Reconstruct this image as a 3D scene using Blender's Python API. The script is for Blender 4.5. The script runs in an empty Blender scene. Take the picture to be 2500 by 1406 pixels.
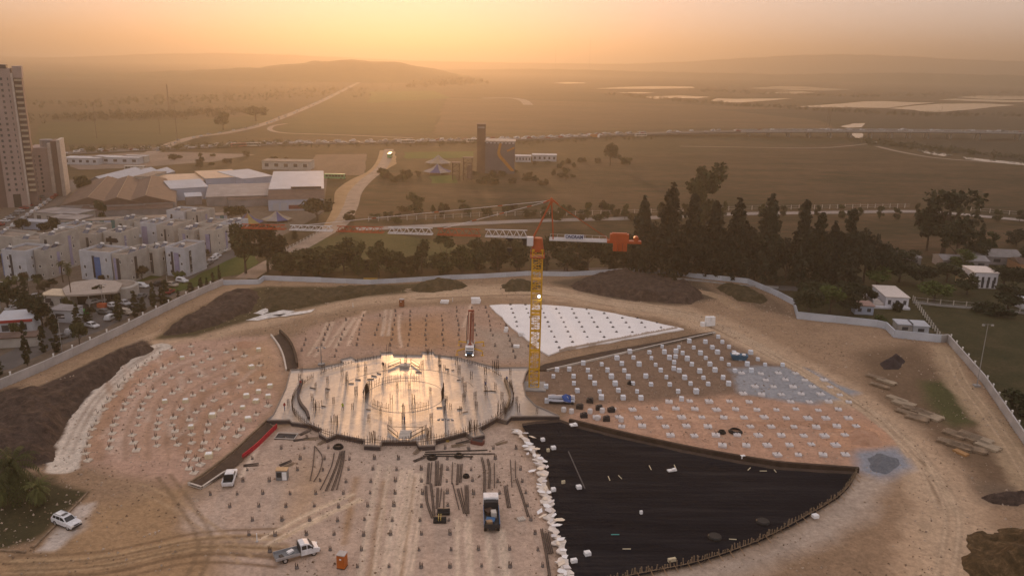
import bpy, bmesh, math, random
import numpy as np
from mathutils import Vector, Matrix, noise as mnoise
random.seed(7); rng = np.random.default_rng(11)
S = bpy.context.scene
R_ = math.radians
# ------------------------------------------------------------------ camera
CAMZ = 70.0; FPX = 2000.0; PITCH = math.atan((703-143)/FPX); ROLL = 0.02
cF = Vector((0, math.cos(PITCH), -math.sin(PITCH)))
r0 = Vector((1, 0, 0)); u0 = Vector((0, math.sin(PITCH), math.cos(PITCH)))
cR = r0*math.cos(ROLL)+u0*math.sin(ROLL); cU = u0*math.cos(ROLL)-r0*math.sin(ROLL)
cC = Vector((0, 0, CAMZ))
cam = bpy.data.cameras.new("camera"); cam.sensor_width = 36; cam.lens = 36*FPX/2500; cam.clip_end = 40000; cam.clip_start = 1
camo = bpy.data.objects.new("camera", cam); S.collection.objects.link(camo)
camo.matrix_world = Matrix(((cR.x, cU.x, -cF.x, 0), (cR.y, cU.y, -cF.y, 0), (cR.z, cU.z, -cF.z, CAMZ), (0, 0, 0, 1)))
S.camera = camo
def ray(px, py):
    return (cF+cR*((px-1250)/FPX)-cU*((py-703)/FPX)).normalized()
# ------------------------------------------------------------------ sky, sun, exposure
SUND = ray(960, -110); SUN_EL = math.asin(SUND.z); SUN_AZ = math.atan2(SUND.x, SUND.y)
W = bpy.data.worlds.new("World"); S.world = W; W.use_nodes = True
nt = W.node_tree; bg = nt.nodes["Background"]
sky = nt.nodes.new("ShaderNodeTexSky"); sky.sky_type = 'NISHITA'; sky.sun_disc = False
sky.sun_elevation = SUN_EL; sky.sun_rotation = SUN_AZ
sky.air_density = 1.3; sky.dust_density = 3.0; sky.ozone_density = 1.5; sky.altitude = 0
gm = nt.nodes.new("ShaderNodeGamma"); gm.inputs[1].default_value = 0.07   # dust-veiled evening sky: flatter than clear air
nt.links.new(sky.outputs[0], gm.inputs[0]); tn = nt.nodes.new("ShaderNodeMix"); tn.data_type = 'RGBA'; tn.blend_type = 'MULTIPLY'; tn.inputs[0].default_value = 1; tn.inputs[7].default_value = (1, .86, .85, 1)
nt.links.new(gm.outputs[0], tn.inputs[6]); nt.links.new(tn.outputs[2], bg.inputs[0]); bg.inputs[1].default_value = 0.15
sl = bpy.data.lights.new("sun", 'SUN'); sl.energy = .52; sl.angle = R_(3); sl.color = (1.0, 0.52, 0.22)
so = bpy.data.objects.new("sun", sl); S.collection.objects.link(so)
so.rotation_euler = SUND.to_track_quat('Z', 'Y').to_euler()
S.view_settings.view_transform = 'Standard'; S.view_settings.look = 'None'
S.view_settings.gamma = 1; S.view_settings.exposure = 2.42
S.render.engine = 'CYCLES'
S.cycles.use_denoising = True
S.cycles.max_bounces = 5; S.cycles.diffuse_bounces = 2; S.cycles.glossy_bounces = 2; S.cycles.volume_bounces = 1
S.cycles.transparent_max_bounces = 6; S.cycles.sample_clamp_indirect = 4
# ------------------------------------------------------------------ helpers
COL = S.collection
def at(px, py, z=0.0):
    d = ray(px, py); t = (z-CAMZ)/d.z
    return Vector((d.x*t, d.y*t, z))
def proj(p):
    q = Vector(p)-cC; d = q.dot(cF)
    return 1250+FPX*q.dot(cR)/d, 703-FPX*q.dot(cU)/d
def ztop(P, py):
    "height z over ground point P that projects to row py"
    k = (703-py)/FPX; q = Vector((P[0], P[1], -CAMZ))
    return (k*q.dot(cF)-q.dot(cU))/(cU.z-k*cF.z)
def mpp(P):
    return (Vector(P)-cC).dot(cF)/FPX
def tag(o, label=None, cat=None, group=None, kind=None):
    if label: o["label"] = label
    if cat: o["category"] = cat
    if group: o["group"] = group
    if kind: o["kind"] = kind
    return o
def link(name, data=None, parent=None, loc=None, rz=0.0, sc=None):
    o = bpy.data.objects.new(name, data); COL.objects.link(o)
    if parent: o.parent = parent
    if loc is not None: o.location = loc
    if rz: o.rotation_euler = (0, 0, rz)
    if sc is not None: o.scale = (sc, sc, sc) if isinstance(sc, (int, float)) else sc
    return o
def thing(name, label, cat, loc=(0, 0, 0), rz=0.0, group=None, sc=None):
    return tag(link(name, None, None, loc, rz, sc), label, cat, group)
class MB:
    "collects boxes, bars, prisms and quads into one mesh"
    def __init__(s): s.v = []; s.f = []; s.m = []
    def add(s, vs, fs, m=0):
        b = len(s.v); s.v += [tuple(v) for v in vs]; s.f += [tuple(i+b for i in f) for f in fs]; s.m += [m]*len(fs); return s
    def box(s, x0, x1, y0, y1, z0, z1, m=0, M=None):
        vs = [Vector(p) for p in ((x0,y0,z0),(x1,y0,z0),(x1,y1,z0),(x0,y1,z0),(x0,y0,z1),(x1,y0,z1),(x1,y1,z1),(x0,y1,z1))]
        if M: vs = [M @ v for v in vs]
        return s.add(vs, ((0,3,2,1),(4,5,6,7),(0,1,5,4),(1,2,6,5),(2,3,7,6),(3,0,4,7)), m)
    def cbox(s, c, d, rz=0, m=0):
        return s.box(-d[0]/2, d[0]/2, -d[1]/2, d[1]/2, -d[2]/2, d[2]/2, m, Matrix.Translation(c) @ Matrix.Rotation(rz, 4, 'Z'))
    def bar(s, a, b, r, n=4, m=0, r2=None, caps=True):
        a = Vector(a); b = Vector(b); d = (b-a).normalized(); r2 = r if r2 is None else r2
        x = d.orthogonal().normalized(); y = d.cross(x)
        vs = []
        for c, rr in ((a, r), (b, r2)):
            for k in range(n):
                t = 2*math.pi*(k+.5)/n; vs.append(c+(x*math.cos(t)+y*math.sin(t))*rr)
        fs = [(k, (k+1) % n, n+(k+1) % n, n+k) for k in range(n)]
        if caps: fs += [tuple(range(n-1, -1, -1)), tuple(range(n, 2*n))]
        return s.add(vs, fs, m)
    def tube(s, pts, r, n=5, m=0):
        for a, b in zip(pts[:-1], pts[1:]): s.bar(a, b, r, n, m, None, True)
        return s
    def prism(s, poly, z0, z1, m=0, mtop=None):
        n = len(poly)
        ar = sum(poly[i][0]*poly[(i+1) % n][1]-poly[(i+1) % n][0]*poly[i][1] for i in range(n))
        if ar < 0: poly = poly[::-1]
        vs = [(p[0], p[1], z0) for p in poly]+[(p[0], p[1], z1) for p in poly]
        s.add(vs, [(i, (i+1) % n, n+(i+1) % n, n+i) for i in range(n)]+[tuple(range(n-1, -1, -1))], m)
        s.add(vs[n:], [tuple(range(n))], m if mtop is None else mtop); return s
    def lathe(s, prof, n=10, m=0, c=(0, 0, 0)):
        vs = []; fs = []
        for r, z in prof:
            for k in range(n):
                t = 2*math.pi*k/n; vs.append((c[0]+r*math.cos(t), c[1]+r*math.sin(t), c[2]+z))
        for i in range(len(prof)-1):
            for k in range(n): fs.append((i*n+k, i*n+(k+1) % n, (i+1)*n+(k+1) % n, (i+1)*n+k))
        fs.append(tuple(range(n-1, -1, -1))); fs.append(tuple((len(prof)-1)*n+k for k in range(n)))
        return s.add(vs, fs, m)
    def mesh(s, name, *mats, smooth=False):
        me = bpy.data.meshes.new(name); me.from_pydata(s.v, [], s.f)
        for m in mats: me.materials.append(m)
        if len(mats) > 1: me.polygons.foreach_set("material_index", s.m)
        if smooth: me.polygons.foreach_set("use_smooth", [True]*len(s.f))
        me.update(); return me
    def obj(s, name, mats, parent=None, loc=None, rz=0.0, smooth=False):
        mats = mats if isinstance(mats, (list, tuple)) else [mats]
        return link(name, s.mesh(name, *mats, smooth=smooth), parent, loc, rz)
def copy_tree(o, parent=None):
    c = o.copy(); COL.objects.link(c); c.parent = parent
    for ch in o.children: copy_tree(ch, c)
    return c
def put(proto, used, loc, rz=0.0, sc=1.0, label=None, group=None):
    "first call moves the prototype itself, later calls copy it with its parts"
    o = proto if not used.get(proto.name) else copy_tree(proto)
    used[proto.name] = 1
    o.location = loc; o.rotation_euler = (0, 0, rz); o.scale = (sc, sc, sc) if isinstance(sc, (int, float)) else sc
    if label: o["label"] = label
    if group: o["group"] = group
    return o
USED = {}
# ------------------------------------------------------------------ materials
MATS = {}
def mat(name, col, rough=0.8, metal=0.0, var=0.12, scale=0.6, bump=0.0, emit=None, spec=0.3, col2=None, bscale=None):
    "principled material with two noise octaves of colour variation in object space"
    if name in MATS: return MATS[name]
    m = bpy.data.materials.new(name); m.use_nodes = True; t = m.node_tree; n = t.nodes; b = n["Principled BSDF"]
    b.inputs["Roughness"].default_value = rough; b.inputs["Metallic"].default_value = metal; b.inputs["Specular IOR Level"].default_value = spec
    tc = n.new("ShaderNodeTexCoord"); nz = n.new("ShaderNodeTexNoise"); nz.inputs["Scale"].default_value = scale; nz.inputs["Detail"].default_value = 5
    t.links.new(tc.outputs["Object"], nz.inputs["Vector"])
    rp = n.new("ShaderNodeValToRGB"); rp.color_ramp.elements[0].position = 0.35; rp.color_ramp.elements[1].position = 0.65
    c1 = [max(0, c*(1-var)) for c in col]; c2 = list(col2) if col2 else [min(1, c*(1+var)) for c in col]
    rp.color_ramp.elements[0].color = (*c1, 1); rp.color_ramp.elements[1].color = (*c2, 1)
    t.links.new(nz.outputs["Fac"], rp.inputs[0]); t.links.new(rp.outputs[0], b.inputs["Base Color"])
    if bump:
        bp = n.new("ShaderNodeBump"); bp.inputs["Strength"].default_value = bump; bp.inputs["Distance"].default_value = 0.3
        n2 = n.new("ShaderNodeTexNoise"); n2.inputs["Scale"].default_value = bscale or scale*4; n2.inputs["Detail"].default_value = 6
        t.links.new(tc.outputs["Object"], n2.inputs["Vector"]); t.links.new(n2.outputs["Fac"], bp.inputs["Height"]); t.links.new(bp.outputs[0], b.inputs["Normal"])
    if emit: b.inputs["Emission Color"].default_value = (*emit[0], 1); b.inputs["Emission Strength"].default_value = emit[1]
    MATS[name] = m; return m
def ramp_mat(name, cols, scale, rough=0.95, bump=0.3, bscale=1.0, stretch=(1, 1, 1), scale2=None, dist=0.5):
    "ground material: wide and narrow noise through one colour ramp"
    m = bpy.data.materials.new(name); m.use_nodes = True; t = m.node_tree; n = t.nodes; b = n["Principled BSDF"]
    b.inputs["Roughness"].default_value = rough; b.inputs["Specular IOR Level"].default_value = 0.1
    tc = n.new("ShaderNodeTexCoord"); mp = n.new("ShaderNodeMapping"); mp.inputs["Scale"].default_value = stretch
    t.links.new(tc.outputs["Object"], mp.inputs[0])
    n1 = n.new("ShaderNodeTexNoise"); n1.inputs["Scale"].default_value = scale; n1.inputs["Detail"].default_value = 8; n1.inputs["Roughness"].default_value = 0.65; n1.inputs["Distortion"].default_value = dist
    n2 = n.new("ShaderNodeTexNoise"); n2.inputs["Scale"].default_value = scale2 or scale*12; n2.inputs["Detail"].default_value = 6
    t.links.new(mp.outputs[0], n1.inputs["Vector"]); t.links.new(mp.outputs[0], n2.inputs["Vector"])
    mx = n.new("ShaderNodeMix"); mx.data_type = 'FLOAT'; mx.inputs[0].default_value = 0.38
    t.links.new(n1.outputs["Fac"], mx.inputs[2]); t.links.new(n2.outputs["Fac"], mx.inputs[3])
    rp = n.new("ShaderNodeValToRGB"); e = rp.color_ramp.elements
    k = len(cols)
    while len(e) < k: e.new(0.5)
    for i, c in enumerate(cols): e[i].position = 0.34+0.32*i/(k-1); e[i].color = (*c, 1)
    t.links.new(mx.outputs[0], rp.inputs[0]); t.links.new(rp.outputs[0], b.inputs["Base Color"])
    if bump:
        bp = n.new("ShaderNodeBump"); bp.inputs["Strength"].default_value = bump; bp.inputs["Distance"].default_value = 0.5
        n3 = n.new("ShaderNodeTexNoise"); n3.inputs["Scale"].default_value = bscale; n3.inputs["Detail"].default_value = 8
        t.links.new(tc.outputs["Object"], n3.inputs["Vector"]); t.links.new(n3.outputs["Fac"], bp.inputs["Height"]); t.links.new(bp.outputs[0], b.inputs["Normal"])
    MATS[name] = m; return m
def jag(pts, amp, step):
    "subdivide a closed outline and roughen it"
    out = []; n = len(pts)
    for i in range(n):
        a = Vector(pts[i]); b = Vector(pts[(i+1) % n]); L = (b-a).length; k = max(1, int(L/step)) if step > 0 else 1
        nn = Vector((-(b-a).y, (b-a).x, 0)).normalized() if L > 1e-6 else Vector((0, 0, 0))
        for j in range(k):
            p = a.lerp(b, j/k); p = p+nn*amp*(mnoise.noise(p*(0.35/step) if step else p)+0.5*mnoise.noise(p*(1.3/step) if step else p)) if j or amp else p
            out.append(p)
    return out
def P(pts, z=0.0): return [at(x, y, z) for x, y in pts]
def sheet(name, pxpoly, z, m, amp=0.0, step=0.0, world=False):
    pts = [Vector((p[0], p[1], z)) for p in (pxpoly if world else P(pxpoly, z))]
    if step: pts = jag(pts, amp, step)
    mb = MB(); n = len(pts)
    ar = sum(pts[i].x*pts[(i+1) % n].y-pts[(i+1) % n].x*pts[i].y for i in range(n))
    if ar < 0: pts = pts[::-1]
    mb.add([(p.x, p.y, z) for p in pts], [tuple(range(n))])
    return tag(mb.obj(name, m), kind="structure")
def strip(pts, w, z, name, m, kind="structure", w2=None, parent=None):
    "ribbon of width w along world points"
    mb = MB(); n = len(pts); vs = []
    for i in range(n):
        a = pts[max(0, i-1)]; b = pts[min(n-1, i+1)]; d = (Vector(b)-Vector(a)); d.z = 0; d.normalize(); nn = Vector((-d.y, d.x, 0))
        ww = (w if w2 is None else w+(w2-w)*i/(n-1))/2
        p = Vector(pts[i]); vs += [(p.x+nn.x*ww, p.y+nn.y*ww, z), (p.x-nn.x*ww, p.y-nn.y*ww, z)]
    mb.add(vs, [(2*i, 2*i+1, 2*i+3, 2*i+2) for i in range(n-1)])
    return tag(mb.obj(name, m, parent), kind=kind)
def smooth_path(pts, k=6):
    out = []; n = len(pts)
    for i in range(n-1):
        p0 = Vector(pts[max(0, i-1)]); p1 = Vector(pts[i]); p2 = Vector(pts[i+1]); p3 = Vector(pts[min(n-1, i+2)])
        for j in range(k):
            t = j/k
            out.append(0.5*((2*p1)+(p2-p0)*t+(2*p0-5*p1+4*p2-p3)*t*t+(3*p1-p0-3*p2+p3)*t**3))
    out.append(Vector(pts[-1])); return out
ORD = "first second third fourth fifth sixth seventh eighth ninth tenth eleventh twelfth thirteenth fourteenth fifteenth sixteenth seventeenth eighteenth nineteenth twentieth".split()
TENS = {2:"twent",3:"thirt",4:"fort",5:"fift",6:"sixt",7:"sevent",8:"eight",9:"ninet"}
def ordn(i):
    n = i+1
    if n <= 20: return ORD[i]
    if n >= 100: return "hundredth" if n == 100 else "hundred-and-"+ordn(n-101)
    return TENS[n//10]+("ieth" if n % 10 == 0 else "y-"+ORD[n % 10-1])
def place(c, r): return "%s from left, %s row from front" % (ordn(c), ordn(r))
# ------------------------------------------------------------------ far land: ground sheet, fields, hills, water
M_far = ramp_mat("dry_plain", [(.018,.019,.006),(.038,.032,.012),(.064,.045,.021),(.10,.066,.037)], 0.006, bump=0.8, bscale=0.35, stretch=(0.7, 1, 1), scale2=0.14)
g = MB()
xs = [-6000+12000*i/80 for i in range(81)]; ys = [-500+8300*i/60 for i in range(61)]
g.add([(x, y, 0) for y in ys for x in xs], [(j*81+i, j*81+i+1, (j+1)*81+i+1, (j+1)*81+i) for j in range(60) for i in range(80)])
tag(g.obj("ground", M_far), kind="structure")
# hills as ridges with real depth
M_hill = ramp_mat("wooded_hill", [(.03,.035,.015),(.055,.055,.022),(.09,.075,.035)], 0.004, bump=0.6, bscale=0.03)
def ridge(name, prof, D, depth, rough, seed):
    mb = MB(); n = 160; m = 14; vs = []
    xs = np.linspace(prof[0][0], prof[-1][0], n); yy = np.interp(xs, [p[0] for p in prof], [p[1] for p in prof])
    for j in range(m):
        s = j/(m-1)*2-1
        for i in range(n):
            d = ray(xs[i], 300); az = math.atan2(d.x, d.y); dd = D+depth*s
            b = Vector((math.sin(az)*D, math.cos(az)*D, 0)); h = max(2.0, ztop(b, yy[i]))
            q = Vector((math.sin(az)*dd, math.cos(az)*dd, 0))
            h = h*(math.cos(s*math.pi/2)**0.8 if abs(s) < 1 else 0)
            h += rough*(mnoise.noise(q*0.012+Vector((seed, 0, 0)))+0.6*mnoise.noise(q*0.04))*(1-s*s)
            vs.append((q.x, q.y, max(-1, h) if abs(s) < 1 else -1))
    mb.add(vs, [(j*n+i, j*n+i+1, (j+1)*n+i+1, (j+1)*n+i) for j in range(m-1) for i in range(n-1)])
    return tag(mb.obj(name, M_hill, smooth=True), kind="structure")
ridge("hill", [(-400,205),(0,199),(60,193),(300,184),(500,173),(650,165),(760,153),(870,147),(960,152),(1040,166),(1110,181),(1180,196)], 2700, 420, 5, 1)
ridge("hill", [(-500,150),(0,146),(200,140),(400,132),(560,130),(700,134),(900,144),(1050,150),(1250,154),(1500,157),(1650,152),(1800,142),(1950,134),(2100,134),(2300,144),(2500,152),(3000,160)], 6600, 700, 6, 4)
ridge("hill", [(1050,172),(1300,168),(1600,176),(1900,182),(2200,178),(2500,186),(3000,192)], 4200, 300, 4, 9)
# ponds and river
M_water = mat("pond_water", (.03,.035,.03), rough=0.04, spec=0.5, var=0.05)
ponds = [[(1452,217),(1520,213),(1603,211),(1690,212),(1698,216),(1600,217.5)], [(1350,203),(1385,201),(1425,202),(1430,204),(1380,205)],
 [(1500,227),(1560,225.5),(1600,227),(1560,229)], [(1572,237),(1600,235.5),(1660,234),(1735,237),(1700,241),(1640,240),(1600,242)],
 [(1733,246),(1752,241),(1790,242),(1850,241.5),(1935,241),(1880,246),(1800,251),(1750,250)], [(1830,216),(1900,211),(1960,211.5),(2010,215),(1940,218.5),(1860,217)],
 [(1893,221),(1960,217),(2010,215.5),(2078,219),(2020,222),(1940,221.5)], [(1858,228),(1910,225),(1960,223.5),(1990,227),(1940,229.5)],
 [(1940,261),(2000,257),(2060,253),(2110,248),(2160,247.5),(2220,250),(2283,251),(2230,256),(2165,264),(2080,263),(2000,262.5)],
 [(2168,265),(2240,258),(2290,254),(2400,253),(2482,257),(2420,262),(2380,267),(2310,273),(2262,275),(2230,269)],
 [(2335,238),(2380,234),(2560,235),(2600,242),(2420,243)], [(2290,244),(2330,241.5),(2500,246),(2600,249),(2450,250)],
 [(2050,309),(2085,302),(2112,301),(2104,311),(2070,312.5)], [(2072,325),(2106,326),(2108,337),(2090,337),(2080,332)], [(2128,347),(2140,346),(2144,352),(2132,353)],
 [(2238,364),(2262,368),(2300,373),(2328,380),(2300,382),(2268,376),(2245,371)], [(2350,383),(2400,389),(2450,393),(2560,402),(2560,409),(2470,401),(2400,394),(2360,389)]]
for p in ponds: sheet("pond" if p[0][1] < 300 else "river", p, 0.25, M_water, 2.0, 7.0)
# fields on the plain
M_fa = ramp_mat("olive_field", [(.026,.03,.009),(.046,.046,.014),(.07,.06,.022)], 0.02, bump=0.4, bscale=0.5, stretch=(0.4, 1.5, 1))
M_fb = ramp_mat("stubble_field", [(.05,.036,.016),(.085,.058,.03),(.13,.085,.05)], 0.02, bump=0.4, bscale=0.5, stretch=(0.35, 1.6, 1))
M_fc = ramp_mat("green_field", [(.03,.055,.008),(.05,.08,.012),(.075,.10,.02)], 0.03, bump=0.3, bscale=0.6)
M_fd = ramp_mat("dark_field", [(.02,.022,.011),(.036,.03,.017),(.055,.042,.026)], 0.015, bump=0.4, bscale=0.5, stretch=(0.4, 1.4, 1))
M_scrub = ramp_mat("dry_scrub_ground", [(.016,.019,.006),(.038,.03,.013),(.075,.048,.025),(.12,.077,.043)], 0.03, bump=1.0, bscale=1.2, stretch=(0.45, 1.2, 1), scale2=0.3)
sheet("field", [(100,300),(560,290),(720,262),(600,318),(380,352),(80,352)], 0.03, M_fa, 6, 20)
sheet("field", [(660,318),(830,225),(1010,215),(1090,235),(1050,325),(700,332)], 0.04, M_fa, 8, 25)
sheet("field", [(905,225),(1060,222),(1100,240),(900,252)], 0.05, M_fc, 6, 15)
sheet("field", [(1090,240),(1900,262),(1990,290),(2050,315),(1760,312),(1060,330)], 0.04, M_fb, 8, 25)
sheet("field", [(1750,268),(2700,262),(2700,318),(2100,316),(2060,300)], 0.05, M_fd, 8, 25)
sheet("field", [(2110,330),(2700,330),(2700,400),(2480,394),(2320,372),(2200,358)], 0.06, M_fd, 5, 15)
sheet("scrub_field", [(900,425),(1270,420),(1480,385),(2060,352),(2300,395),(2620,420),(2620,620),(1500,640),(830,600),(860,470)], 0.07, M_scrub, 3, 10)
sheet("meadow", [(985,372),(1160,370),(1150,386),(990,388)], 0.09, M_fc, 2, 6)
sheet("meadow", [(1050,430),(1112,428),(1118,447),(1055,448)], 0.09, M_fc, 2, 6)
sheet("meadow", [(745,590),(900,560),(1120,600),(1280,600),(1260,640),(800,665),(705,650)], 0.09, ramp_mat("rough_meadow", [(.035,.042,.012),(.06,.062,.02),(.09,.075,.035)], 0.08, bump=0.8, bscale=1.5), 2, 6)
# ------------------------------------------------------------------ building site ground, coloured by zones of soil
WALL = [(-80,990),(0,952),(110,905),(300,815),(440,744),(545,698),(632,696),(645,686),(785,691),(905,696),(1030,689),(1100,684),(1180,681),(1290,674),(1390,676),(1540,667),(1640,671),(1700,681),(1825,694),(1900,726),(1937,746),(1946,780),(2040,790),(2140,801),(2162,806),(2182,826),(2296,838),(2312,836),(2400,938),(2500,1086),(2620,1270)]
wall_w = P(WALL)
def inside(px, py, poly):
    r = np.zeros(px.shape, bool); n = len(poly)
    for i in range(n):
        x0, y0 = poly[i][0], poly[i][1]; x1, y1 = poly[(i+1) % n][0], poly[(i+1) % n][1]
        c = ((y0 > py) != (y1 > py)) & (px < (x1-x0)*(py-y0)/((y1-y0) if y1 != y0 else 1e-9)+x0); r ^= c
    return r
def segdist(px, py, pts, closed=False):
    d = np.full(px.shape, 1e9); n = len(pts)
    for i in range(n if closed else n-1):
        x0, y0 = pts[i][0], pts[i][1]; x1, y1 = pts[(i+1) % n][0], pts[(i+1) % n][1]
        dx, dy = x1-x0, y1-y0; L = dx*dx+dy*dy+1e-9
        t = np.clip(((px-x0)*dx+(py-y0)*dy)/L, 0, 1)
        d = np.minimum(d, np.hypot(px-x0-t*dx, py-y0-t*dy))
    return d
def vnoise(x, y, s, seed=0):
    "cheap smooth value noise on arrays"
    r = np.random.default_rng(seed); T = r.random((256, 256)); u = x/s; v = y/s
    i = np.floor(u).astype(int); j = np.floor(v).astype(int); a = u-i; b = v-j; a = a*a*(3-2*a); b = b*b*(3-2*b)
    g = lambda p, q: T[p % 256, q % 256]
    return (g(i, j)*(1-a)+g(i+1, j)*a)*(1-b)+(g(i, j+1)*(1-a)+g(i+1, j+1)*a)*b
def fbm(x, y, s, seed=0, o=4):
    return sum(vnoise(x, y, s/2**k, seed+k)/2**k for k in range(o))/sum(1/2**k for k in range(o))
GX = np.arange(-122, 124, 0.33); GY = np.arange(78, 285, 0.33)
X, Y = np.meshgrid(GX, GY); NX, NY = len(GX), len(GY)
C_ = np.empty(X.shape+(3,)); C_[:] = (.285, .195, .125)
nA = fbm(X, Y, 14, 1); nB = fbm(X, Y, 3.5, 20); nC = fbm(X, Y, 40, 40)
C_ *= (0.78+0.44*nC)[..., None]
WOB = (nB-.5)*2.2+(nA-.5)*3.0
def bbox(pts, m):
    x0 = min(p[0] for p in pts)-m; x1 = max(p[0] for p in pts)+m; y0 = min(p[1] for p in pts)-m; y1 = max(p[1] for p in pts)+m
    return (slice(int(np.searchsorted(GY, y0)), int(np.searchsorted(GY, y1))+1), slice(int(np.searchsorted(GX, x0)), int(np.searchsorted(GX, x1))+1))
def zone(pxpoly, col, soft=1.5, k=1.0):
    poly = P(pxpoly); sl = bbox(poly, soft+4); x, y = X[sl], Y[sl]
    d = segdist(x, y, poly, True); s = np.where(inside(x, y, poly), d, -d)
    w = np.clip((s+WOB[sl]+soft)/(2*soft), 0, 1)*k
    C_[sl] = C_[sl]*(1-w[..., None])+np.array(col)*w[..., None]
def stroke(pxline, width, col, k=0.7, soft=0.35, smooth=True):
    pts = P(pxline); pts = smooth_path(pts, 5) if smooth and len(pts) > 2 else pts
    sl = bbox(pts, width+soft+1); d = segdist(X[sl], Y[sl], pts)
    w = np.clip((width/2+soft-d-(nB[sl]-.5)*width*0.5)/(2*soft), 0, 1)*k*(0.55+0.9*nA[sl])
    w = np.clip(w, 0, 1); C_[sl] = C_[sl]*(1-w[..., None])+np.array(col)*w[..., None]
def ruts(pxline, col, k=.9, gauge=1.9, w=.42):
    "a pair of wheel ruts with a darker pressed edge"
    pts = smooth_path(P(pxline), 6) if len(pxline) > 2 else P(pxline)
    for s_ in (-.5, .5):
        q = []
        for i in range(len(pts)):
            d = (pts[min(len(pts)-1, i+1)]-pts[max(0, i-1)]); d.normalize(); q.append(pts[i]+Vector((-d.y, d.x, 0))*gauge*s_)
        for ww, cc, kk, off in ((w*1.9, tuple(c*.62 for c in col), k*.6, 0), (w, col, k, 0)):
            sl = bbox(q, ww+1); d = segdist(X[sl], Y[sl], q); a = np.clip((ww/2+.16-d)/.32, 0, 1)*kk*(.45+1.1*nA[sl]); a = np.clip(a, 0, 1)
            C_[sl] = C_[sl]*(1-a[..., None])+np.array(cc)*a[..., None]
RING = [(380,838),(600,790),(800,745),(1000,722),(1300,712),(1500,745),(1700,778),(1850,850),(2000,935),(2150,1030),(2250,1130),(2320,1250),(2300,1420)]
stroke(RING, 13, (.42,.30,.20), 1.25, 2)
stroke([(1700,790),(1850,860),(2000,945),(2140,1035),(2240,1140),(2310,1260),(2290,1420)], 7, (.47,.345,.235), 1.0, 2)
zone([(0,1345),(90,1345),(240,1230),(440,1200),(480,1300),(650,1330),(700,1500),(-300,1500),(-300,1345)], (.34,.225,.125), 3, .8)
zone([(395,850),(470,836),(560,826),(660,820),(690,860),(705,905),(690,960),(660,1020),(640,1050),(560,1110),(480,1170),(440,1185),(330,1165),(205,1142),(212,1100),(238,1040),(270,980),(310,920),(350,880)], (.42,.28,.21), 2)
zone([(560,850),(660,830),(700,905),(690,960),(620,940),(560,900)], (.36,.235,.14), 3, .7)
zone([(700,830),(780,790),(900,765),(1000,750),(1190,745),(1250,800),(1330,862),(1290,897),(1180,890),(1000,862),(840,882),(720,902)], (.39,.265,.195), 2)
zone([(900,790),(1080,770),(1130,850),(1040,856),(900,840)], (.36,.20,.095), 5, .65)
zone([(1150,800),(1300,820),(1320,880),(1200,885)], (.36,.29,.23), 3, .8)
zone([(660,1060),(780,1040),(1240,1040),(1330,1150),(1370,1300),(1395,1500),(560,1500),(520,1330),(440,1290),(450,1240),(520,1190),(590,1140)], (.44,.335,.265), 2.5)
zone([(900,1080),(1180,1090),(1160,1160),(900,1150)], (.47,.38,.31), 5, .8)
zone([(620,1180),(720,1180),(760,1300),(640,1330)], (.46,.36,.29), 4, .6)
zone([(740,1120),(800,1180),(740,1270),(690,1300),(720,1190)], (.38,.25,.14), 3, .6)
zone([(430,1265),(470,1250),(530,1285),(560,1310),(460,1300)], (.50,.41,.34), 1.5, .8)
zone([(1325,908),(1745,815),(1800,850),(1870,885),(1970,905),(1800,970),(1560,990),(1440,990),(1330,1000),(1285,960)], (.20,.138,.098), 1.5)
zone([(1385,1025),(1440,992),(1560,985),(1800,965),(1980,985),(2110,1000),(2190,1070),(2110,1150),(1900,1140),(1600,1085),(1440,1040)], (.42,.265,.185), 2)
zone([(2000,1040),(2120,1030),(2180,1080),(2100,1110),(2010,1090)], (.46,.27,.17), 2, .9)
zone([(1790,907),(1850,895),(1960,902),(2090,958),(2070,972),(1980,988),(1900,978),(1800,962)], (.28,.29,.31), 1.0)
zone([(2095,1110),(2190,1100),(2220,1140),(2150,1175),(2090,1150)], (.25,.265,.30), 1.5)
zone([(2085,1165),(2160,1175),(2110,1270),(1990,1340),(1800,1420),(1480,1500),(1500,1420),(1850,1345),(2000,1265)], (.40,.33,.27), 2, .85)
zone([(2080,862),(2240,840),(2330,930),(2420,1070),(2500,1180),(2420,1210),(2290,1080),(2200,1010),(2120,930)], (.15,.10,.062), 3, .95)
zone([(2250,930),(2310,930),(2390,1030),(2330,1045),(2260,990)], (.06,.065,.022), 2, .9)
zone([(2380,1180),(2500,1190),(2500,1240),(2400,1230)], (.14,.105,.075), 2, .8)
stroke([(2305,855),(2330,920),(2400,1010),(2470,1110),(2560,1250)], 6, (.36,.265,.17), .9, 1)
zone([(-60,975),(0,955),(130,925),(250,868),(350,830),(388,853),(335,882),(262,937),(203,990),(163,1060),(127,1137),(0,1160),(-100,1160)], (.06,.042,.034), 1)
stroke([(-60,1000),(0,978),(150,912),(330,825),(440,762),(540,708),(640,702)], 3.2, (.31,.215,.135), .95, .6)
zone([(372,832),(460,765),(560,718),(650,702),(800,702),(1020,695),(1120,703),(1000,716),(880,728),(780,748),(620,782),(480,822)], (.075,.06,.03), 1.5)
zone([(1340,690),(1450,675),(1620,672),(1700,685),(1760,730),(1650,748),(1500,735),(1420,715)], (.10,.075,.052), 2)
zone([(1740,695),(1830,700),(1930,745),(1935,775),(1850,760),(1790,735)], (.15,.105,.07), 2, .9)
stroke([(1660,708),(1700,712),(1760,730),(1800,755)], 4, (.38,.27,.17), .8)
zone([(-100,1150),(90,1158),(218,1205),(85,1332),(0,1346),(-100,1350)], (.05,.045,.022), 1)
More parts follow.
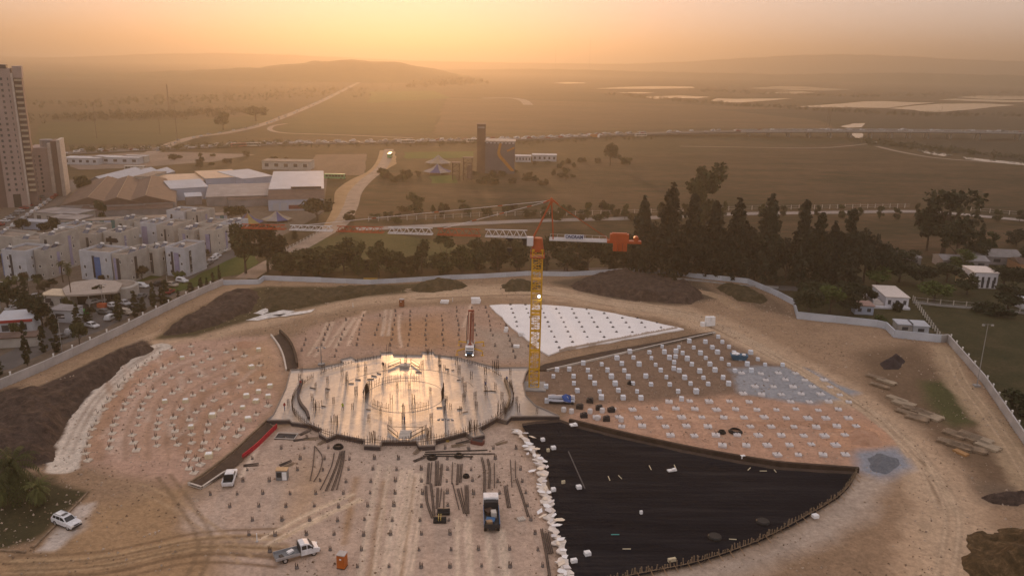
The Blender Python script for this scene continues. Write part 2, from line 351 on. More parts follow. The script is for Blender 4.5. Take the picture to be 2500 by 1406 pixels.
zone([(238,1225),(218,1285),(140,1352),(78,1352),(128,1300),(185,1240)], (.47,.41,.36), .7)
stroke([(388,850),(330,890),(272,940),(226,992),(192,1050),(165,1110),(150,1145)], 4.8, (.56,.50,.43), 1.3, .4)
for o in (-1.0, 1.0):
    pts = [(388+o*3,850),(330+o*5,890),(272+o*7,940),(226+o*8,992),(192+o*9,1050),(165+o*11,1110)]
    stroke(pts, 0.7, (.36,.30,.25), .9, .3)
# wheel tracks and drag marks
for x0, y0, x1, y1 in [(925,1140,878,1420),(950,1140,912,1420),(985,1150,935,1420),(1000,1150,962,1420),(1020,1160,990,1420),(1118,1280,1120,1420),(1142,1280,1148,1420),(1190,1300,1200,1420),(1222,1300,1236,1420),(640,1075,590,1165),(800,790,752,870),(812,788,770,872),(850,780,800,850),(868,778,818,850),(890,762,850,845),(942,758,934,822),(956,758,946,822),(975,770,980,850),(1150,745,1130,800)]:
    stroke([(x0,y0),((x0+x1)/2+random.uniform(-4,4),(y0+y1)/2),(x1,y1)], random.uniform(.6,1.2), (.62,.50,.39) if y0 > 1000 else (.58,.43,.32), .95, .3)
for x0, y0, x1, y1 in [(940,1180,905,1420),(1006,1170,975,1420),(870,1170,840,1330)]:
    stroke([(x0,y0),(x1,y1)], 1.0, (.30,.19,.105), .8, .5)
stroke([(640,1320),(720,1275),(800,1235),(860,1210)], 1.0, (.60,.47,.33), .9); stroke([(660,1335),(740,1290),(830,1245),(880,1225)], 1.0, (.60,.47,.33), .9)
for k in range(34):
    o = random.uniform(-1, 1)*34
    i0 = random.randint(3, 7)
    stroke([(x+o*(0.4+k % 3*.3), y+o*.5) for x, y in RING[i0:i0+5]], random.uniform(.5,1.4), random.choice([(.47,.345,.23),(.22,.15,.095),(.50,.38,.26)]), .8, .35)
for k in range(10):
    o = random.uniform(-20, 20); stroke([(30,1385+o),(250,1375+o),(480,1330+o),(700,1330+o*1.5)], random.uniform(.4,.9), random.choice([(.44,.31,.18),(.20,.13,.075)]), .7, .35)
for arc in [[(240,1120),(240,1075),(262,1020),(300,960),(350,910),(440,868)],[(300,1120),(300,1060),(320,1005),(360,945),(420,900),(520,862)],[(355,1120),(353,1060),(370,1000),(400,955),(470,910),(580,866)],[(405,1120),(400,1060),(415,1000),(450,955),(520,918),(630,872)],[(450,1110),(445,1050),(460,1000),(510,958),(600,925),(660,905)],[(480,1110),(485,1050),(510,1005),(570,970),(650,940)]]:
    stroke(arc, 2.2, random.choice([(.50,.36,.28),(.36,.22,.14),(.47,.31,.22)]), .7, .9); stroke([(x+8,y+4) for x,y in arc], .7, (.30,.19,.125), .6, .4)
for k in range(26):
    x = random.uniform(240,600); y = random.uniform(880,1120); stroke([(x,y),(x+random.uniform(-40,40),y-random.uniform(20,50))], random.uniform(.5,1.5), random.choice([(.52,.40,.32),(.32,.20,.13)]), .55, .5)
for k in range(14):
    x = 1480+k*40+random.uniform(-10,10); y = 1000+random.uniform(0,60)
    stroke([(x,y),(x+60,y+8+random.uniform(-6,6)),(x+130,y+14)], 1.2, random.choice([(.50,.33,.23),(.36,.21,.13)]), .6, .5)
nD = fbm(X, Y, 1.4, 70, 3)
random.seed(90)
for k in range(12):
    o = random.uniform(-1, 1)*26; i0 = random.randint(3, 7)
    ruts([(x+o*(.5+.5*(j % 2)), y+o*.5) for j, (x, y) in enumerate(RING[i0:i0+6])], random.choice([(.52,.39,.27),(.47,.345,.235),(.22,.15,.095)]), .8)
for x0, y0, x1, y1 in [(938,1140,895,1420),(993,1150,948,1420),(1130,1270,1134,1420),(1206,1310,1218,1420),(806,789,761,871),(859,779,809,850),(949,758,940,822),(1020,1160,985,1420)]:
    ruts([(x0,y0),((x0+x1)/2+random.uniform(-4,4),(y0+y1)/2),(x1,y1)], (.60,.48,.37) if y0 > 1000 else (.56,.42,.31), .9)
for o in (0, 16, -20, 34): ruts([(20,1390+o),(250,1378+o),(480,1332+o),(680,1330+o*1.4)], random.choice([(.46,.33,.20),(.20,.13,.075)]), .75)
ruts([(640,1328),(740,1275),(870,1215)], (.62,.49,.36), .9); ruts([(330,1190),(420,1230),(520,1300),(600,1370)], (.44,.31,.19), .7); ruts([(400,1165),(470,1260),(500,1330),(470,1420)], (.22,.15,.09), .6)
for o in (0, 14): ruts([(2320,870),(2350,935),(2410,1015),(2470,1100),(2540,1220)], (.46,.34,.225), .8)
C_ *= (0.80+0.24*nB+0.20*nD)[..., None]
Zg = 0.26+(nA-.5)*0.22+(nB-.5)*0.12
SITE = [tuple(p) for p in wall_w]+[(130, 70, 0), (-130, 70, 0)]
keep = inside(X, Y, SITE)
me = bpy.data.meshes.new("site_ground")
idx = np.arange(NX*NY).reshape(NY, NX)
kq = keep[:-1, :-1] & keep[1:, :-1] & keep[:-1, 1:] & keep[1:, 1:]
Q = np.stack([idx[:-1, :-1], idx[:-1, 1:], idx[1:, 1:], idx[1:, :-1]], -1)[kq]
used = np.unique(Q); rm = -np.ones(NX*NY, int); rm[used] = np.arange(len(used)); Q = rm[Q]
co = np.stack([X.ravel(), Y.ravel(), Zg.ravel()], -1)[used]
me.vertices.add(len(co)); me.vertices.foreach_set("co", co.astype(np.float32).ravel())
me.loops.add(Q.size); me.loops.foreach_set("vertex_index", Q.astype(np.int32).ravel())
me.polygons.add(len(Q)); me.polygons.foreach_set("loop_start", np.arange(0, Q.size, 4, dtype=np.int32)); me.polygons.foreach_set("loop_total", np.full(len(Q), 4, np.int32))
me.update(calc_edges=True)
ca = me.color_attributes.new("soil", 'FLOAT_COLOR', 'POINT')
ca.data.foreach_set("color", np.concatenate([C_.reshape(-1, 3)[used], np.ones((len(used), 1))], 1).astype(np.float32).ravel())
m = bpy.data.materials.new("site_soil"); m.use_nodes = True; t = m.node_tree; n = t.nodes; b = n["Principled BSDF"]; b.inputs["Roughness"].default_value = .95; b.inputs["Specular IOR Level"].default_value = .1
vc = n.new("ShaderNodeVertexColor"); vc.layer_name = "soil"; tc = n.new("ShaderNodeTexCoord")
nz = n.new("ShaderNodeTexNoise"); nz.inputs["Scale"].default_value = 1.6; nz.inputs["Detail"].default_value = 8; nz.inputs["Roughness"].default_value = .7; t.links.new(tc.outputs["Object"], nz.inputs["Vector"])
mr = n.new("ShaderNodeMapRange"); mr.inputs[1].default_value = .3; mr.inputs[2].default_value = .7; mr.inputs[3].default_value = .72; mr.inputs[4].default_value = 1.28; t.links.new(nz.outputs["Fac"], mr.inputs[0])
mx = n.new("ShaderNodeMix"); mx.data_type = 'RGBA'; mx.blend_type = 'MULTIPLY'; mx.inputs[0].default_value = 1; t.links.new(vc.outputs[0], mx.inputs[6]); t.links.new(mr.outputs[0], mx.inputs[7]); t.links.new(mx.outputs[2], b.inputs["Base Color"])
bp = n.new("ShaderNodeBump"); bp.inputs["Strength"].default_value = .7; bp.inputs["Distance"].default_value = .25; t.links.new(nz.outputs["Fac"], bp.inputs["Height"]); t.links.new(bp.outputs[0], b.inputs["Normal"])
me.materials.append(m); tag(link("site_ground", me), kind="structure")
# ------------------------------------------------------------------ heaps and banks of soil
M_soil = ramp_mat("dark_soil", [(.022,.015,.013),(.058,.041,.034),(.13,.092,.07)], .7, bump=1, bscale=1.3)
M_soilg = ramp_mat("weedy_soil", [(.02,.021,.009),(.06,.048,.025),(.125,.09,.055)], .6, bump=1, bscale=1.3)
M_corner = ramp_mat("rusty_soil", [(.028,.022,.012),(.085,.055,.026),(.20,.13,.07)], .8, bump=1, bscale=1.2)
M_tanh = ramp_mat("tan_soil", [(.13,.088,.055),(.19,.13,.085),(.25,.18,.12)], .5, bump=1, bscale=1.3)
M_grav = ramp_mat("blue_grey_gravel", [(.11,.125,.15),(.16,.175,.20),(.22,.23,.25)], 1.2, bump=.8, bscale=4)
M_pink = ramp_mat("pink_earth", [(.32,.19,.12),(.42,.25,.165),(.47,.31,.22)], .6, bump=.8, bscale=1.5)
def mound(name, pxpoly, H, m, label, cat, edge=3.0, rough=0.5, step=0.6, seed=0, group=None, world=None):
    poly = world or P(pxpoly); x0 = min(p[0] for p in poly); x1 = max(p[0] for p in poly); y0 = min(p[1] for p in poly); y1 = max(p[1] for p in poly)
    gx = np.arange(x0-1, x1+1, step); gy = np.arange(y0-1, y1+1, step); XX, YY = np.meshgrid(gx, gy)
    d = segdist(XX, YY, poly, True); s = np.where(inside(XX, YY, poly), d, -d)
    s = s+(fbm(XX, YY, 4, seed)-.5)*edge*0.9
    f = np.clip(s/edge, 0, 1); f = f*f*(3-2*f)
    Z = H*f*(0.62+0.76*(fbm(XX, YY, 9, seed+3)-.5)*2*rough+0.38)+f*(fbm(XX, YY, 2.2, seed+7, 2)-.5)*(rough*1.6+.5)+f*np.abs(fbm(XX, YY, 1.3, seed+9, 1)-.5)*.7
    Z = np.where(s > -step, Z+0.06, -0.2); k = s > -1.2*step
    nx, ny = len(gx), len(gy); ii = np.arange(nx*ny).reshape(ny, nx)
    kk = k[:-1, :-1] & k[1:, :-1] & k[:-1, 1:] & k[1:, 1:]
    q = np.stack([ii[:-1, :-1], ii[:-1, 1:], ii[1:, 1:], ii[1:, :-1]], -1)[kk]
    us = np.unique(q); rr = -np.ones(nx*ny, int); rr[us] = np.arange(len(us))
    cc = np.stack([XX.ravel(), YY.ravel(), Z.ravel()], -1)[us]; c0 = Vector((cc[:, 0].mean(), cc[:, 1].mean(), 0)); cc[:, :2] -= np.array(c0[:2])
    mm = bpy.data.meshes.new(name); mm.from_pydata(cc.tolist(), [], rr[q].tolist()); mm.materials.append(m); mm.polygons.foreach_set("use_smooth", [True]*len(mm.polygons)); mm.update()
    return tag(link(name, mm, None, c0), label, cat, group)
mound("soil_bank", [(-60,985),(0,980),(130,948),(240,893),(345,838),(385,853),(335,880),(262,935),(203,988),(163,1058),(128,1132),(0,1158),(-100,1160)], 2.4, M_soil, "long dark brown soil bank inside the left boundary wall", "soil bank", 4, .55, .6, 1)
mound("soil_bank", [(378,828),(440,790),(500,745),(565,716),(640,712),(620,760),(540,795),(470,818)], 1.8, M_soil, "dark soil bank at the inner corner of the left wall", "soil bank", 3, .55, .6, 2)
mound("soil_bank", [(640,710),(800,706),(900,700),(1010,705),(960,718),(870,730),(770,748),(640,772)], 1.2, M_soilg, "low weedy bank along the sky-tinted back wall", "soil bank", 3, .5, .6, 3)
mound("soil_heap", [(985,712),(1010,695),(1060,686),(1110,688),(1150,700),(1110,714),(1040,718)], 2.2, M_soilg, "rounded brown heap at the back wall left of the crane", "soil heap", 5, .25, .5, 4)
mound("soil_heap", [(1205,705),(1230,690),(1260,680),(1300,690),(1345,702),(1300,716),(1240,716)], 2.0, M_soilg, "smooth olive heap against the back wall behind the crane mast", "soil heap", 5, .2, .5, 5)
mound("soil_heap", [(1385,700),(1440,683),(1520,672),(1620,680),(1690,700),(1730,728),(1690,746),(1580,742),(1480,728),(1420,715)], 2.6, M_soil, "big rough dark heap right of the crane along the back wall", "soil heap", 4, .6, .5, 6)
mound("soil_heap", [(1735,703),(1790,700),(1850,715),(1880,735),(1860,745),(1800,738)], 1.8, M_soilg, "small grassy brown heap near the wall's right bend", "soil heap", 3, .4, .5, 7)
mound("gravel_heap", [(2098,1122),(2125,1100),(2160,1105),(2200,1120),(2205,1145),(2170,1168),(2120,1158)], 1.1, M_grav, "blue-grey gravel heap by the tip of the black membrane", "gravel heap", 3, .4, .35, 8)
mound("earth_heap", [(2055,1062),(2090,1045),(2140,1055),(2170,1085),(2130,1100),(2070,1090)], .9, M_pink, "low pinkish earth heap above the gravel heap", "earth heap", 3, .4, .4, 9)
mound("soil_heap", [(2335,1330),(2360,1285),(2430,1268),(2560,1275),(2700,1450),(2300,1450),(2335,1400)], 3.4, M_corner, "tall overgrown soil heap in the bottom right corner", "soil heap", 11, .6, .35, 10)
mound("soil_heap", [(2380,1215),(2440,1200),(2540,1205),(2540,1240),(2420,1238)], .9, M_soil, "flat grey-brown heap at the right edge above the overgrown heap", "soil heap", 2, .6, .5, 11)
mound("brushwood_pile", [(2145,890),(2165,872),(2200,872),(2218,888),(2200,906),(2160,905)], 1.4, mat("brush_dark", (.035,.024,.024), 1, bump=1, bscale=3), "dark purple-brown brushwood pile on the right storage ground", "brush pile", 3, .7, .35, 12)
mound("earth_heap", [(560,838),(600,832),(630,842),(620,855),(575,856)], .8, M_pink, "small tan earth heap at the top of the left footing field", "earth heap", 2, .3, .4, 13)
# ------------------------------------------------------------------ boundary wall: one thing per run of wall
M_wall = mat("grey_concrete_wall", (.40,.38,.37), .85, var=.14, scale=.25, bump=.2)
M_wallb = mat("sky_tinted_wall", (.46,.50,.56), .8, var=.10, scale=.2, bump=.15)  # grey-white panels with the blue sky tint put into their colour
M_cap = mat("white_post_cap", (.75,.74,.72), .6)
M_yel = mat("yellow_panel", (.42,.25,.03), .6)
def wall_run(pts, h, m, label, posts=None, thick=.25):
    o = pts[0]; w = thing("boundary_wall", label, "wall", o)
    for a, b in zip(pts[:-1], pts[1:]):
        a = a-o; b = b-o; d = (b-a); L = d.length; d.normalize(); rz = math.atan2(d.y, d.x); k = max(1, round(L/9.0))
        for i in range(k):
            mb = MB(); mb.box(0, L/k-.03, -thick/2, thick/2, -.3, h+random.uniform(-.04, .04)); mb.box(-.02, L/k-.03, -thick/2-.04, thick/2+.04, h+.041, h+.12)
            s = mb.obj("wall_panel", m, w, a+d*(L*i/k), rz)
        if posts:
            for i in range(int(L/posts)):
                q = a+d*(posts*(i+.5)); mb = MB(); mb.box(-.12, .12, -.12, .12, h-.2, h+.75); mb.box(-.16, .16, -.16, .16, h+.75, h+.9); mb.obj("post", M_cap, w, q, rz)
    return w
ww = wall_w
wall_run(ww[0:6], 2.2, M_wall, "long grey concrete wall between the housing street and the site", 6.0)
wall_run(ww[5:9], 1.7, M_wallb, "pale sky-tinted wall panels at the back left corner of the site", None)
wall_run(ww[8:14], 1.6, M_wallb, "pale sky-tinted back wall behind the weedy bank, left of the crane", None)
wall_run(ww[13:18], 1.6, M_wallb, "pale sky-tinted back wall behind the big dark heap", None)
wall_run(ww[17:22], 1.8, M_wallb, "pale wall curving down past the bushes at the right", None)
wall_run(ww[21:27], 2.2, M_wallb, "light wall in front of the white houses and sheds", None)
wall_run(ww[26:], 2.2, M_wall, "grey-beige wall running down the right side below the lamp post", 5.0)
# yellow opening behind the back wall
q = at(905,689); gt = thing("site_gate", "yellow metal gate in the sky-tinted back wall", "gate", q+Vector((0,-.3,0)), 0)
for i in range(3): MB().box(i*1.5-2.2, i*1.5-.75, -.06, .06, .1, 1.5).obj("gate_leaf", M_yel, gt)
# ------------------------------------------------------------------ loose stones and clods over the site, too many to count
def rubble(name, n, xr, yr, smin, smax, m, label, seed, test=None):
    r = np.random.default_rng(seed); x = r.uniform(*xr, n*3); y = r.uniform(*yr, n*3); k = inside(x, y, SITE)
    for e in (OUT_SLAB, BLACK): k &= ~inside(x, y, P(e))
    k &= fbm(x, y, 9, seed) > .47
    x, y = x[k][:n], y[k][:n]; n = len(x); s = smin+(smax-smin)*r.random(n)**3
    base = np.array([(1,0,0),(-.5,.87,0),(-.5,-.87,0),(.1,.1,.9)]); V = np.repeat(base[None], n, 0)*(s[:,None,None])*(0.6+.8*r.random((n,4,1)))
    a = r.random(n)*6.28; ca, sa = np.cos(a)[:,None], np.sin(a)[:,None]; vx = V[...,0]*ca-V[...,1]*sa; vy = V[...,0]*sa+V[...,1]*ca
    V = np.stack([vx+x[:,None], vy+y[:,None], V[...,2]+.24], -1).reshape(-1,3); F = (np.array([(0,1,3),(1,2,3),(2,0,3)])[None]+4*np.arange(n)[:,None,None]).reshape(-1,3)
    me = bpy.data.meshes.new(name); me.from_pydata(V.tolist(), [], F.tolist()); me.materials.append(m); me.update(); tag(link(name, me), label, "rubble", None, "stuff")
OUT_SLAB = [(700,895),(1290,890),(1370,1020),(1060,1092),(890,1092),(640,1030)]
BLACK = [(1275,1035),(1400,1030),(2095,1150),(2050,1220),(1700,1385),(1390,1450),(1330,1150)]
rubble("rubble", 9000, (-110,110), (92,270), .07, .30, mat("pale_stones",(.40,.32,.25),.9,var=.3,scale=.3), "loose pale stones strewn over the site", 5)
rubble("clods", 8000, (-110,110), (92,270), .07, .28, mat("dark_clods",(.21,.145,.095),.95,var=.3,scale=.3), "loose brown clods strewn over the site", 6)
# ------------------------------------------------------------------ round wet concrete slab with stepped edge
SZ = 1.1
def slab_mat():
    m = bpy.data.materials.new("wet_concrete"); m.use_nodes = True; t = m.node_tree; n = t.nodes; b = n["Principled BSDF"]
    tc = n.new("ShaderNodeTexCoord"); nz = n.new("ShaderNodeTexNoise"); nz.inputs["Scale"].default_value = .11; nz.inputs["Detail"].default_value = 5; nz.inputs["Distortion"].default_value = .8
    n2 = n.new("ShaderNodeTexNoise"); n2.inputs["Scale"].default_value = 1.1; n2.inputs["Detail"].default_value = 6
    for q in (nz, n2): t.links.new(tc.outputs["Object"], q.inputs["Vector"])
    rp = n.new("ShaderNodeValToRGB"); e = rp.color_ramp.elements; e[0].position = .40; e[0].color = (.62,.62,.62,1); e[1].position = .54; e[1].color = (.30,.30,.30,1)
    t.links.new(nz.outputs["Fac"], rp.inputs[0]); t.links.new(rp.outputs[0], b.inputs["Roughness"])
    rc = n.new("ShaderNodeValToRGB"); e = rc.color_ramp.elements; e[0].position = .42; e[0].color = (.24,.205,.17,1); e[1].position = .55; e[1].color = (.085,.073,.064,1)
    mx = n.new("ShaderNodeMix"); mx.data_type = 'FLOAT'; mx.inputs[0].default_value = .45; t.links.new(nz.outputs["Fac"], mx.inputs[2]); t.links.new(n2.outputs["Fac"], mx.inputs[3])
    t.links.new(mx.outputs[0], rc.inputs[0]); t.links.new(rc.outputs[0], b.inputs["Base Color"])
    b.inputs["Specular IOR Level"].default_value = 1.0; b.inputs["Coat Weight"].default_value = 1.0; b.inputs["Coat Roughness"].default_value = .36; b.inputs["Coat IOR"].default_value = 1.65
    bp = n.new("ShaderNodeBump"); bp.inputs["Strength"].default_value = .06; bp.inputs["Distance"].default_value = .05; t.links.new(n2.outputs["Fac"], bp.inputs["Height"]); t.links.new(bp.outputs[0], b.inputs["Normal"])
    return m
M_slab = slab_mat()
M_edge = mat("dark_formwork", (.05,.04,.045), .7); M_conc = mat("pale_concrete", (.50,.46,.41), .7, var=.12, scale=.8)
M_conc2 = mat("grey_concrete", (.30,.29,.28), .75); M_steel = mat("rusty_rebar", (.075,.045,.032), .7, .3, var=.3, scale=3)
M_black = mat("black_plastic", (.012,.012,.013), .6, spec=.25); M_foam = mat("white_foam", (.78,.79,.80), .75, var=.05, scale=1.5)
M_cream = mat("cream_foam", (.60,.53,.37), .8, var=.1, scale=1.2); M_wood = mat("formwork_wood", (.32,.21,.12), .8, var=.25, scale=1.5)
M_wood2 = mat("weathered_wood", (.22,.16,.105), .85, var=.3, scale=1.2); M_dsoil = mat("trench_soil", (.055,.036,.026), .95, var=.25, scale=.8, bump=.6)
OUT = [(710,903),(766,900),(838,886),(832,878),(858,872),(869,879),(930,868),(929,862),(958,860),(961,867),(1030,868),(1030,860),(1058,860),(1061,867),(1117,873),(1189,892),(1212,898),(1292,897),(1283,912),(1277,935),(1283,965),(1308,990),(1340,1004),(1365,1016),(1300,1016),(1247,1017),(1237,1027),(1212,1020),(1170,1045),(1183,1061),(1154,1068),(1137,1055),(1062,1075),(1062,1087),(1023,1089),(1017,1077),(932,1077),(929,1089),(889,1087),(890,1074),(822,1060),(799,1070),(779,1058),(786,1048),(756,1036),(713,1031),(708,1025),(652,1026),(668,1012),(698,948)]
ow = P(OUT, SZ); so_ = sum(ow, Vector())/len(ow); so_.z = 0
slab = thing("concrete_slab", "round wet concrete slab with stepped edges glowing under the low sun", "slab", so_)
loc = [p-so_ for p in ow]
MB().prism(loc, .35, SZ).obj("deck", M_slab, slab)
# pale rim and dark reveal round the edge
big = [Vector((p.x*1.012, p.y*1.012, 0)) for p in loc]
mb = MB(); nn = len(loc)
for i in range(nn):
    a = loc[i]; b = loc[(i+1) % nn]; mb.bar((a.x, a.y, SZ+.05), (b.x, b.y, SZ+.05), .16, 4)
mb.obj("edge_board", mat("slab_edge_board", (.26,.22,.19), .7), slab)
mb = MB(); mb.prism([Vector((p.x*1.004, p.y*1.004, 0)) for p in loc], .0, .9); mb.obj("formwork_skirt", M_edge, slab)
# circle of the hall
cen = at(988, 966, SZ); RAD = 23.0
def cir(a, r=RAD, z=SZ): return Vector((cen.x+math.cos(a)*r, cen.y+math.sin(a)*r*1.02, z))
def rebar_row(name, pts, h, label, cat="rebar", step=.45, jitter=.25, rails=1, parent=None, r=.045):
    o = pts[0].copy(); T = thing(name, label, cat, o) if parent is None else parent
    mb = MB(); L = [0]
    for a, b in zip(pts[:-1], pts[1:]): L.append(L[-1]+(b-a).length)
    s = 0.
    while s < L[-1]:
        k = max(i for i in range(len(L)) if L[i] <= s); k = min(k, len(pts)-2); t_ = (s-L[k])/max(1e-6, L[k+1]-L[k]); p = pts[k].lerp(pts[k+1], t_)-o
        q = p+Vector((random.uniform(-.12,.12), random.uniform(-.12,.12), h*random.uniform(1-jitter, 1+jitter*.3)))
        mb.bar(p, q, r, 3); s += step*random.uniform(.75,1.25)
    tag(mb.obj("upright_bars", M_steel, T), kind="stuff")
    for j in range(rails):
        z = h*(.35+.5*j/max(1, rails)); MB().tube([p-o+Vector((0,0,z)) for p in pts], r, 3).obj("rail", M_steel, T)
    return T
A = lambda d0, d1, n: [R_(d0+(d1-d0)*i/(n-1)) for i in range(n)]
rebar_row("rebar_fence", [cir(a) for a in A(200, 262, 16)], 1.9, "rusty rebar fence on the near left rim of the round slab", step=.5, rails=2)
rebar_row("rebar_fence", [cir(a) for a in A(264, 335, 18)], 2.1, "dense rebar fence curving along the near right rim of the round slab", step=.36, rails=2)
rebar_row("rebar_fence", [cir(a) for a in A(-22, 20, 8)], 1.4, "dark rebar fence on the right rim of the slab beside the crane", step=.5, rails=1)
rebar_row("rebar_fence", [cir(a) for a in A(158, 196, 9)], 1.3, "dark curved rebar fence on the left rim of the slab", step=.5, rails=1)
rebar_row("rebar_fence", [cir(a) for a in A(28, 70, 10)], 1.0, "low rebar fence on the far right rim of the slab", step=.8, rails=1)
rebar_row("rebar_fence", [cir(a) for a in A(112, 152, 10)], 1.0, "low rebar fence on the far left rim of the slab", step=.8, rails=1)
rebar_row("rebar_arc", [cir(a, 8.2) for a in A(75, 150, 8)], 1.8, "arc of rebar at the back of the inner circle", step=.5)
rebar_row("rebar_arc", [cir(a, 8.2) for a in A(165, 195, 4)], 2.4, "tall dark rebar bundle on the left of the inner circle", step=.16, r=.06)
rebar_row("rebar_arc", [cir(a, 8.2) for a in A(-14, 14, 4)], 2.4, "tall dark rebar bundle on the right of the inner circle", step=.16, r=.06)
rebar_row("rebar_arc", [cir(a, 8.2) for a in A(225, 255, 4)], 1.9, "rebar arc at the front left of the inner circle", step=.35)
rebar_row("rebar_arc", [cir(a, 8.2) for a in A(285, 315, 4)], 1.9, "rebar arc at the front right of the inner circle", step=.35)
# joints and rails drawn on the deck
M_joint = mat("deck_joint", (.05,.042,.038), .6)
for r_, a0, a1 in ((8.3,0,360),(15.2,20,160)):
    n_ = 48; MB().tube([cir(R_(a0+(a1-a0)*i/n_), r_, SZ)-so_ for i in range(n_+1)], .03, 4).obj("ring_joint", M_joint, slab)
random.seed(12)
for k in range(18):
    a_ = random.random()*6.28; r_ = random.uniform(9,21); p = cir(a_, r_, SZ+.02)-so_; MB().box(-random.uniform(.3,.9),random.uniform(.3,.9),-.1,.1,0,.1).obj("loose_board", M_wood2 if k % 2 else M_joint, slab, p, random.uniform(-.6,.6))
# clusters at the stepped corners
for px, py, h, n, lab in [(1042,1072,2.6,14,"dense rebar cluster on the front corner below the slab centre"),(912,1078,2.2,10,"rebar cluster on the front left step of the slab"),(1154,1052,2.4,14,"rebar cluster on the front right step of the slab"),(1225,1008,2.6,16,"tall rebar cluster on the right where the fence meets the stepped edge"),(1045,864,1.6,10,"rebar cluster on the far step of the slab"),(948,862,2.8,3,"two thin tall bars on the far left step of the slab"),(775,1000,2.2,10,"rebar cluster at the left end of the near fence"),(815,1035,2.0,10,"rebar cluster on the front left rim of the slab"),(1210,900,2.2,14,"rebar cluster at the slab's far right corner"),(790,905,1.5,8,"rebar cluster at the slab's far left corner")]:
    p = at(px, py, SZ); T = thing("rebar_cluster", lab, "rebar", p); mb = MB()
    for k in range(n):
        x, y = random.uniform(-.9,.9), random.uniform(-.6,.6); mb.bar((x,y,0), (x+random.uniform(-.1,.1), y+random.uniform(-.1,.1), h*random.uniform(.7,1.1)), .05, 3)
    mb.obj("bars", M_steel, T); MB().bar((-.9,-.6,h*.4),(.9,-.6,h*.4),.04,3).obj("tie_bar", M_steel, T)
# column starters standing on the slab
def starter():
    T = tag(link("column_rebar"), "upright column rebar on the wet slab", "rebar", "column rebar on the slab")
    mb = MB()
    for x, y in ((-.22,-.2),(.22,-.2),(.22,.2),(-.22,.2)): mb.bar((x,y,0),(x*.95,y*.95,1.7+random.random()*.3),.05,3)
    mb.obj("bars", M_steel, T)
    mb = MB()
    for a, b in (((-.22,-.2),(.22,-.2)),((.22,-.2),(.22,.2)),((.22,.2),(-.22,.2)),((-.22,.2),(-.22,-.2))): mb.bar((*a,1.0),(*b,1.0),.03,3)
    mb.obj("stirrup", M_steel, T); return T
st = starter()
spots = [(770,948),(800,934),(763,978),(835,915),(846,940),(846,925),(875,905),(893,897),(893,915),(905,948),(860,1000),(800,970),(815,985),(990,880),(990,895),(1074,893),(1085,905),(1074,880),(1094,915),(1120,912),(1130,935),(1134,955),(1150,925),(1134,980),(1160,975),(1185,915),(1185,940),(1187,965),(1163,1000),(1090,985),(1100,1000),(1085,1010),(1125,1010),(1052,1030),(930,1010),(952,1035),(900,1030),(985,1005),(985,1030),(735,915),(732,930),(705,990),(1245,915),(1247,945),(1262,985),(1265,1005),(1310,1010),(870,965),(1050,960),(1000,948),(970,948),(955,985),(1010,985),(940,905),(1030,900),(1115,890),(1210,950),(1225,975)]
for i, (px, py) in enumerate(sorted(spots)):
    put(st, USED, at(px+random.uniform(-1,1), py, SZ), random.random()*3, random.uniform(.75,1.15), "upright column rebar on the wet slab, %s from the left" % ordn(i))
# stair ramps with trestle frames at the far and near centre
for px, py, lab, s in [(988,893,"timber framed stair opening at the far side of the inner circle",1),(990,1058,"timber framed stair opening at the near side of the inner circle",-1)]:
    p = at(px, py, SZ); T = thing("stair_opening", lab, "stair opening", p, 0 if s > 0 else math.pi)
    for sx in (-1, 1):
        MB().bar((sx*1.2, 1.8, .2), (sx*3.6, -1.6, .25), .12, 4).obj("kerb_beam", M_wood2, T)
        mb = MB(); mb.bar((sx*1.2,1.8,0),(sx*1.2,1.8,1.1),.06,4); mb.bar((sx*3.6,-1.6,0),(sx*3.6,-1.6,1.1),.06,4); mb.bar((sx*1.2,1.8,1.05),(sx*3.6,-1.6,1.05),.05,4); mb.obj("guard_rail", M_steel, T)
    MB().bar((-3.6,-1.6,.6),(3.6,-1.6,.6),.05,4).obj("cross_rail", M_wood2, T)
    for k in range(5): MB().box(-1.1,1.1,1.2-k*.55,1.7-k*.55,.02,.06+.05*k).obj("step", M_conc, T)
# curved timber edge on the left band, dark bent shape, and edge kerbs
def ribbon_wall(name, px, h, th, m, label, cat, z=0.0):
    pts = smooth_path(P(px, z), 5); o = pts[0].copy(); mb = MB()
    for a, b in zip(pts[:-1], pts[1:]):
        d = (b-a); rz = math.atan2(d.y, d.x); mb.box(0, d.length+.05, -th/2, th/2, 0, h, 0, Matrix.Translation(a-o) @ Matrix.Rotation(rz, 4, 'Z'))
    return tag(mb.obj(name, m, None, o), label, cat)
ribbon_wall("kerb_beam", [(738,930),(728,960),(733,985),(748,1005),(754,1022)], .5, .5, M_edge, "dark curved upstand on the left of the round slab", "kerb", SZ)
ribbon_wall("kerb_beam", [(1232,930),(1240,950),(1245,975),(1235,1003)], .8, .4, M_wood2, "brown curved upstand on the right of the round slab", "kerb", SZ)
ribbon_wall("kerb_beam", [(662,820),(680,845),(692,872),(699,905)], .5, .35, M_conc, "thin pale kerb curving up from the slab's left corner", "kerb", .25)
ribbon_wall("retaining_wall", [(684,815),(707,840),(720,868),(726,897)], 1.2, .5, M_dsoil, "dark earth face of the curved trench left of the upper field", "trench wall", .2)
sheet("trench_floor", [(668,820),(684,815),(707,840),(720,868),(726,897),(702,903),(694,872),(682,845)], .62, M_dsoil)
sheet("trench_floor", [(1300,903),(1330,888),(1450,862),(1600,835),(1700,815),(1745,808),(1740,815),(1600,845),(1450,876),(1340,903)], .62, M_dsoil)
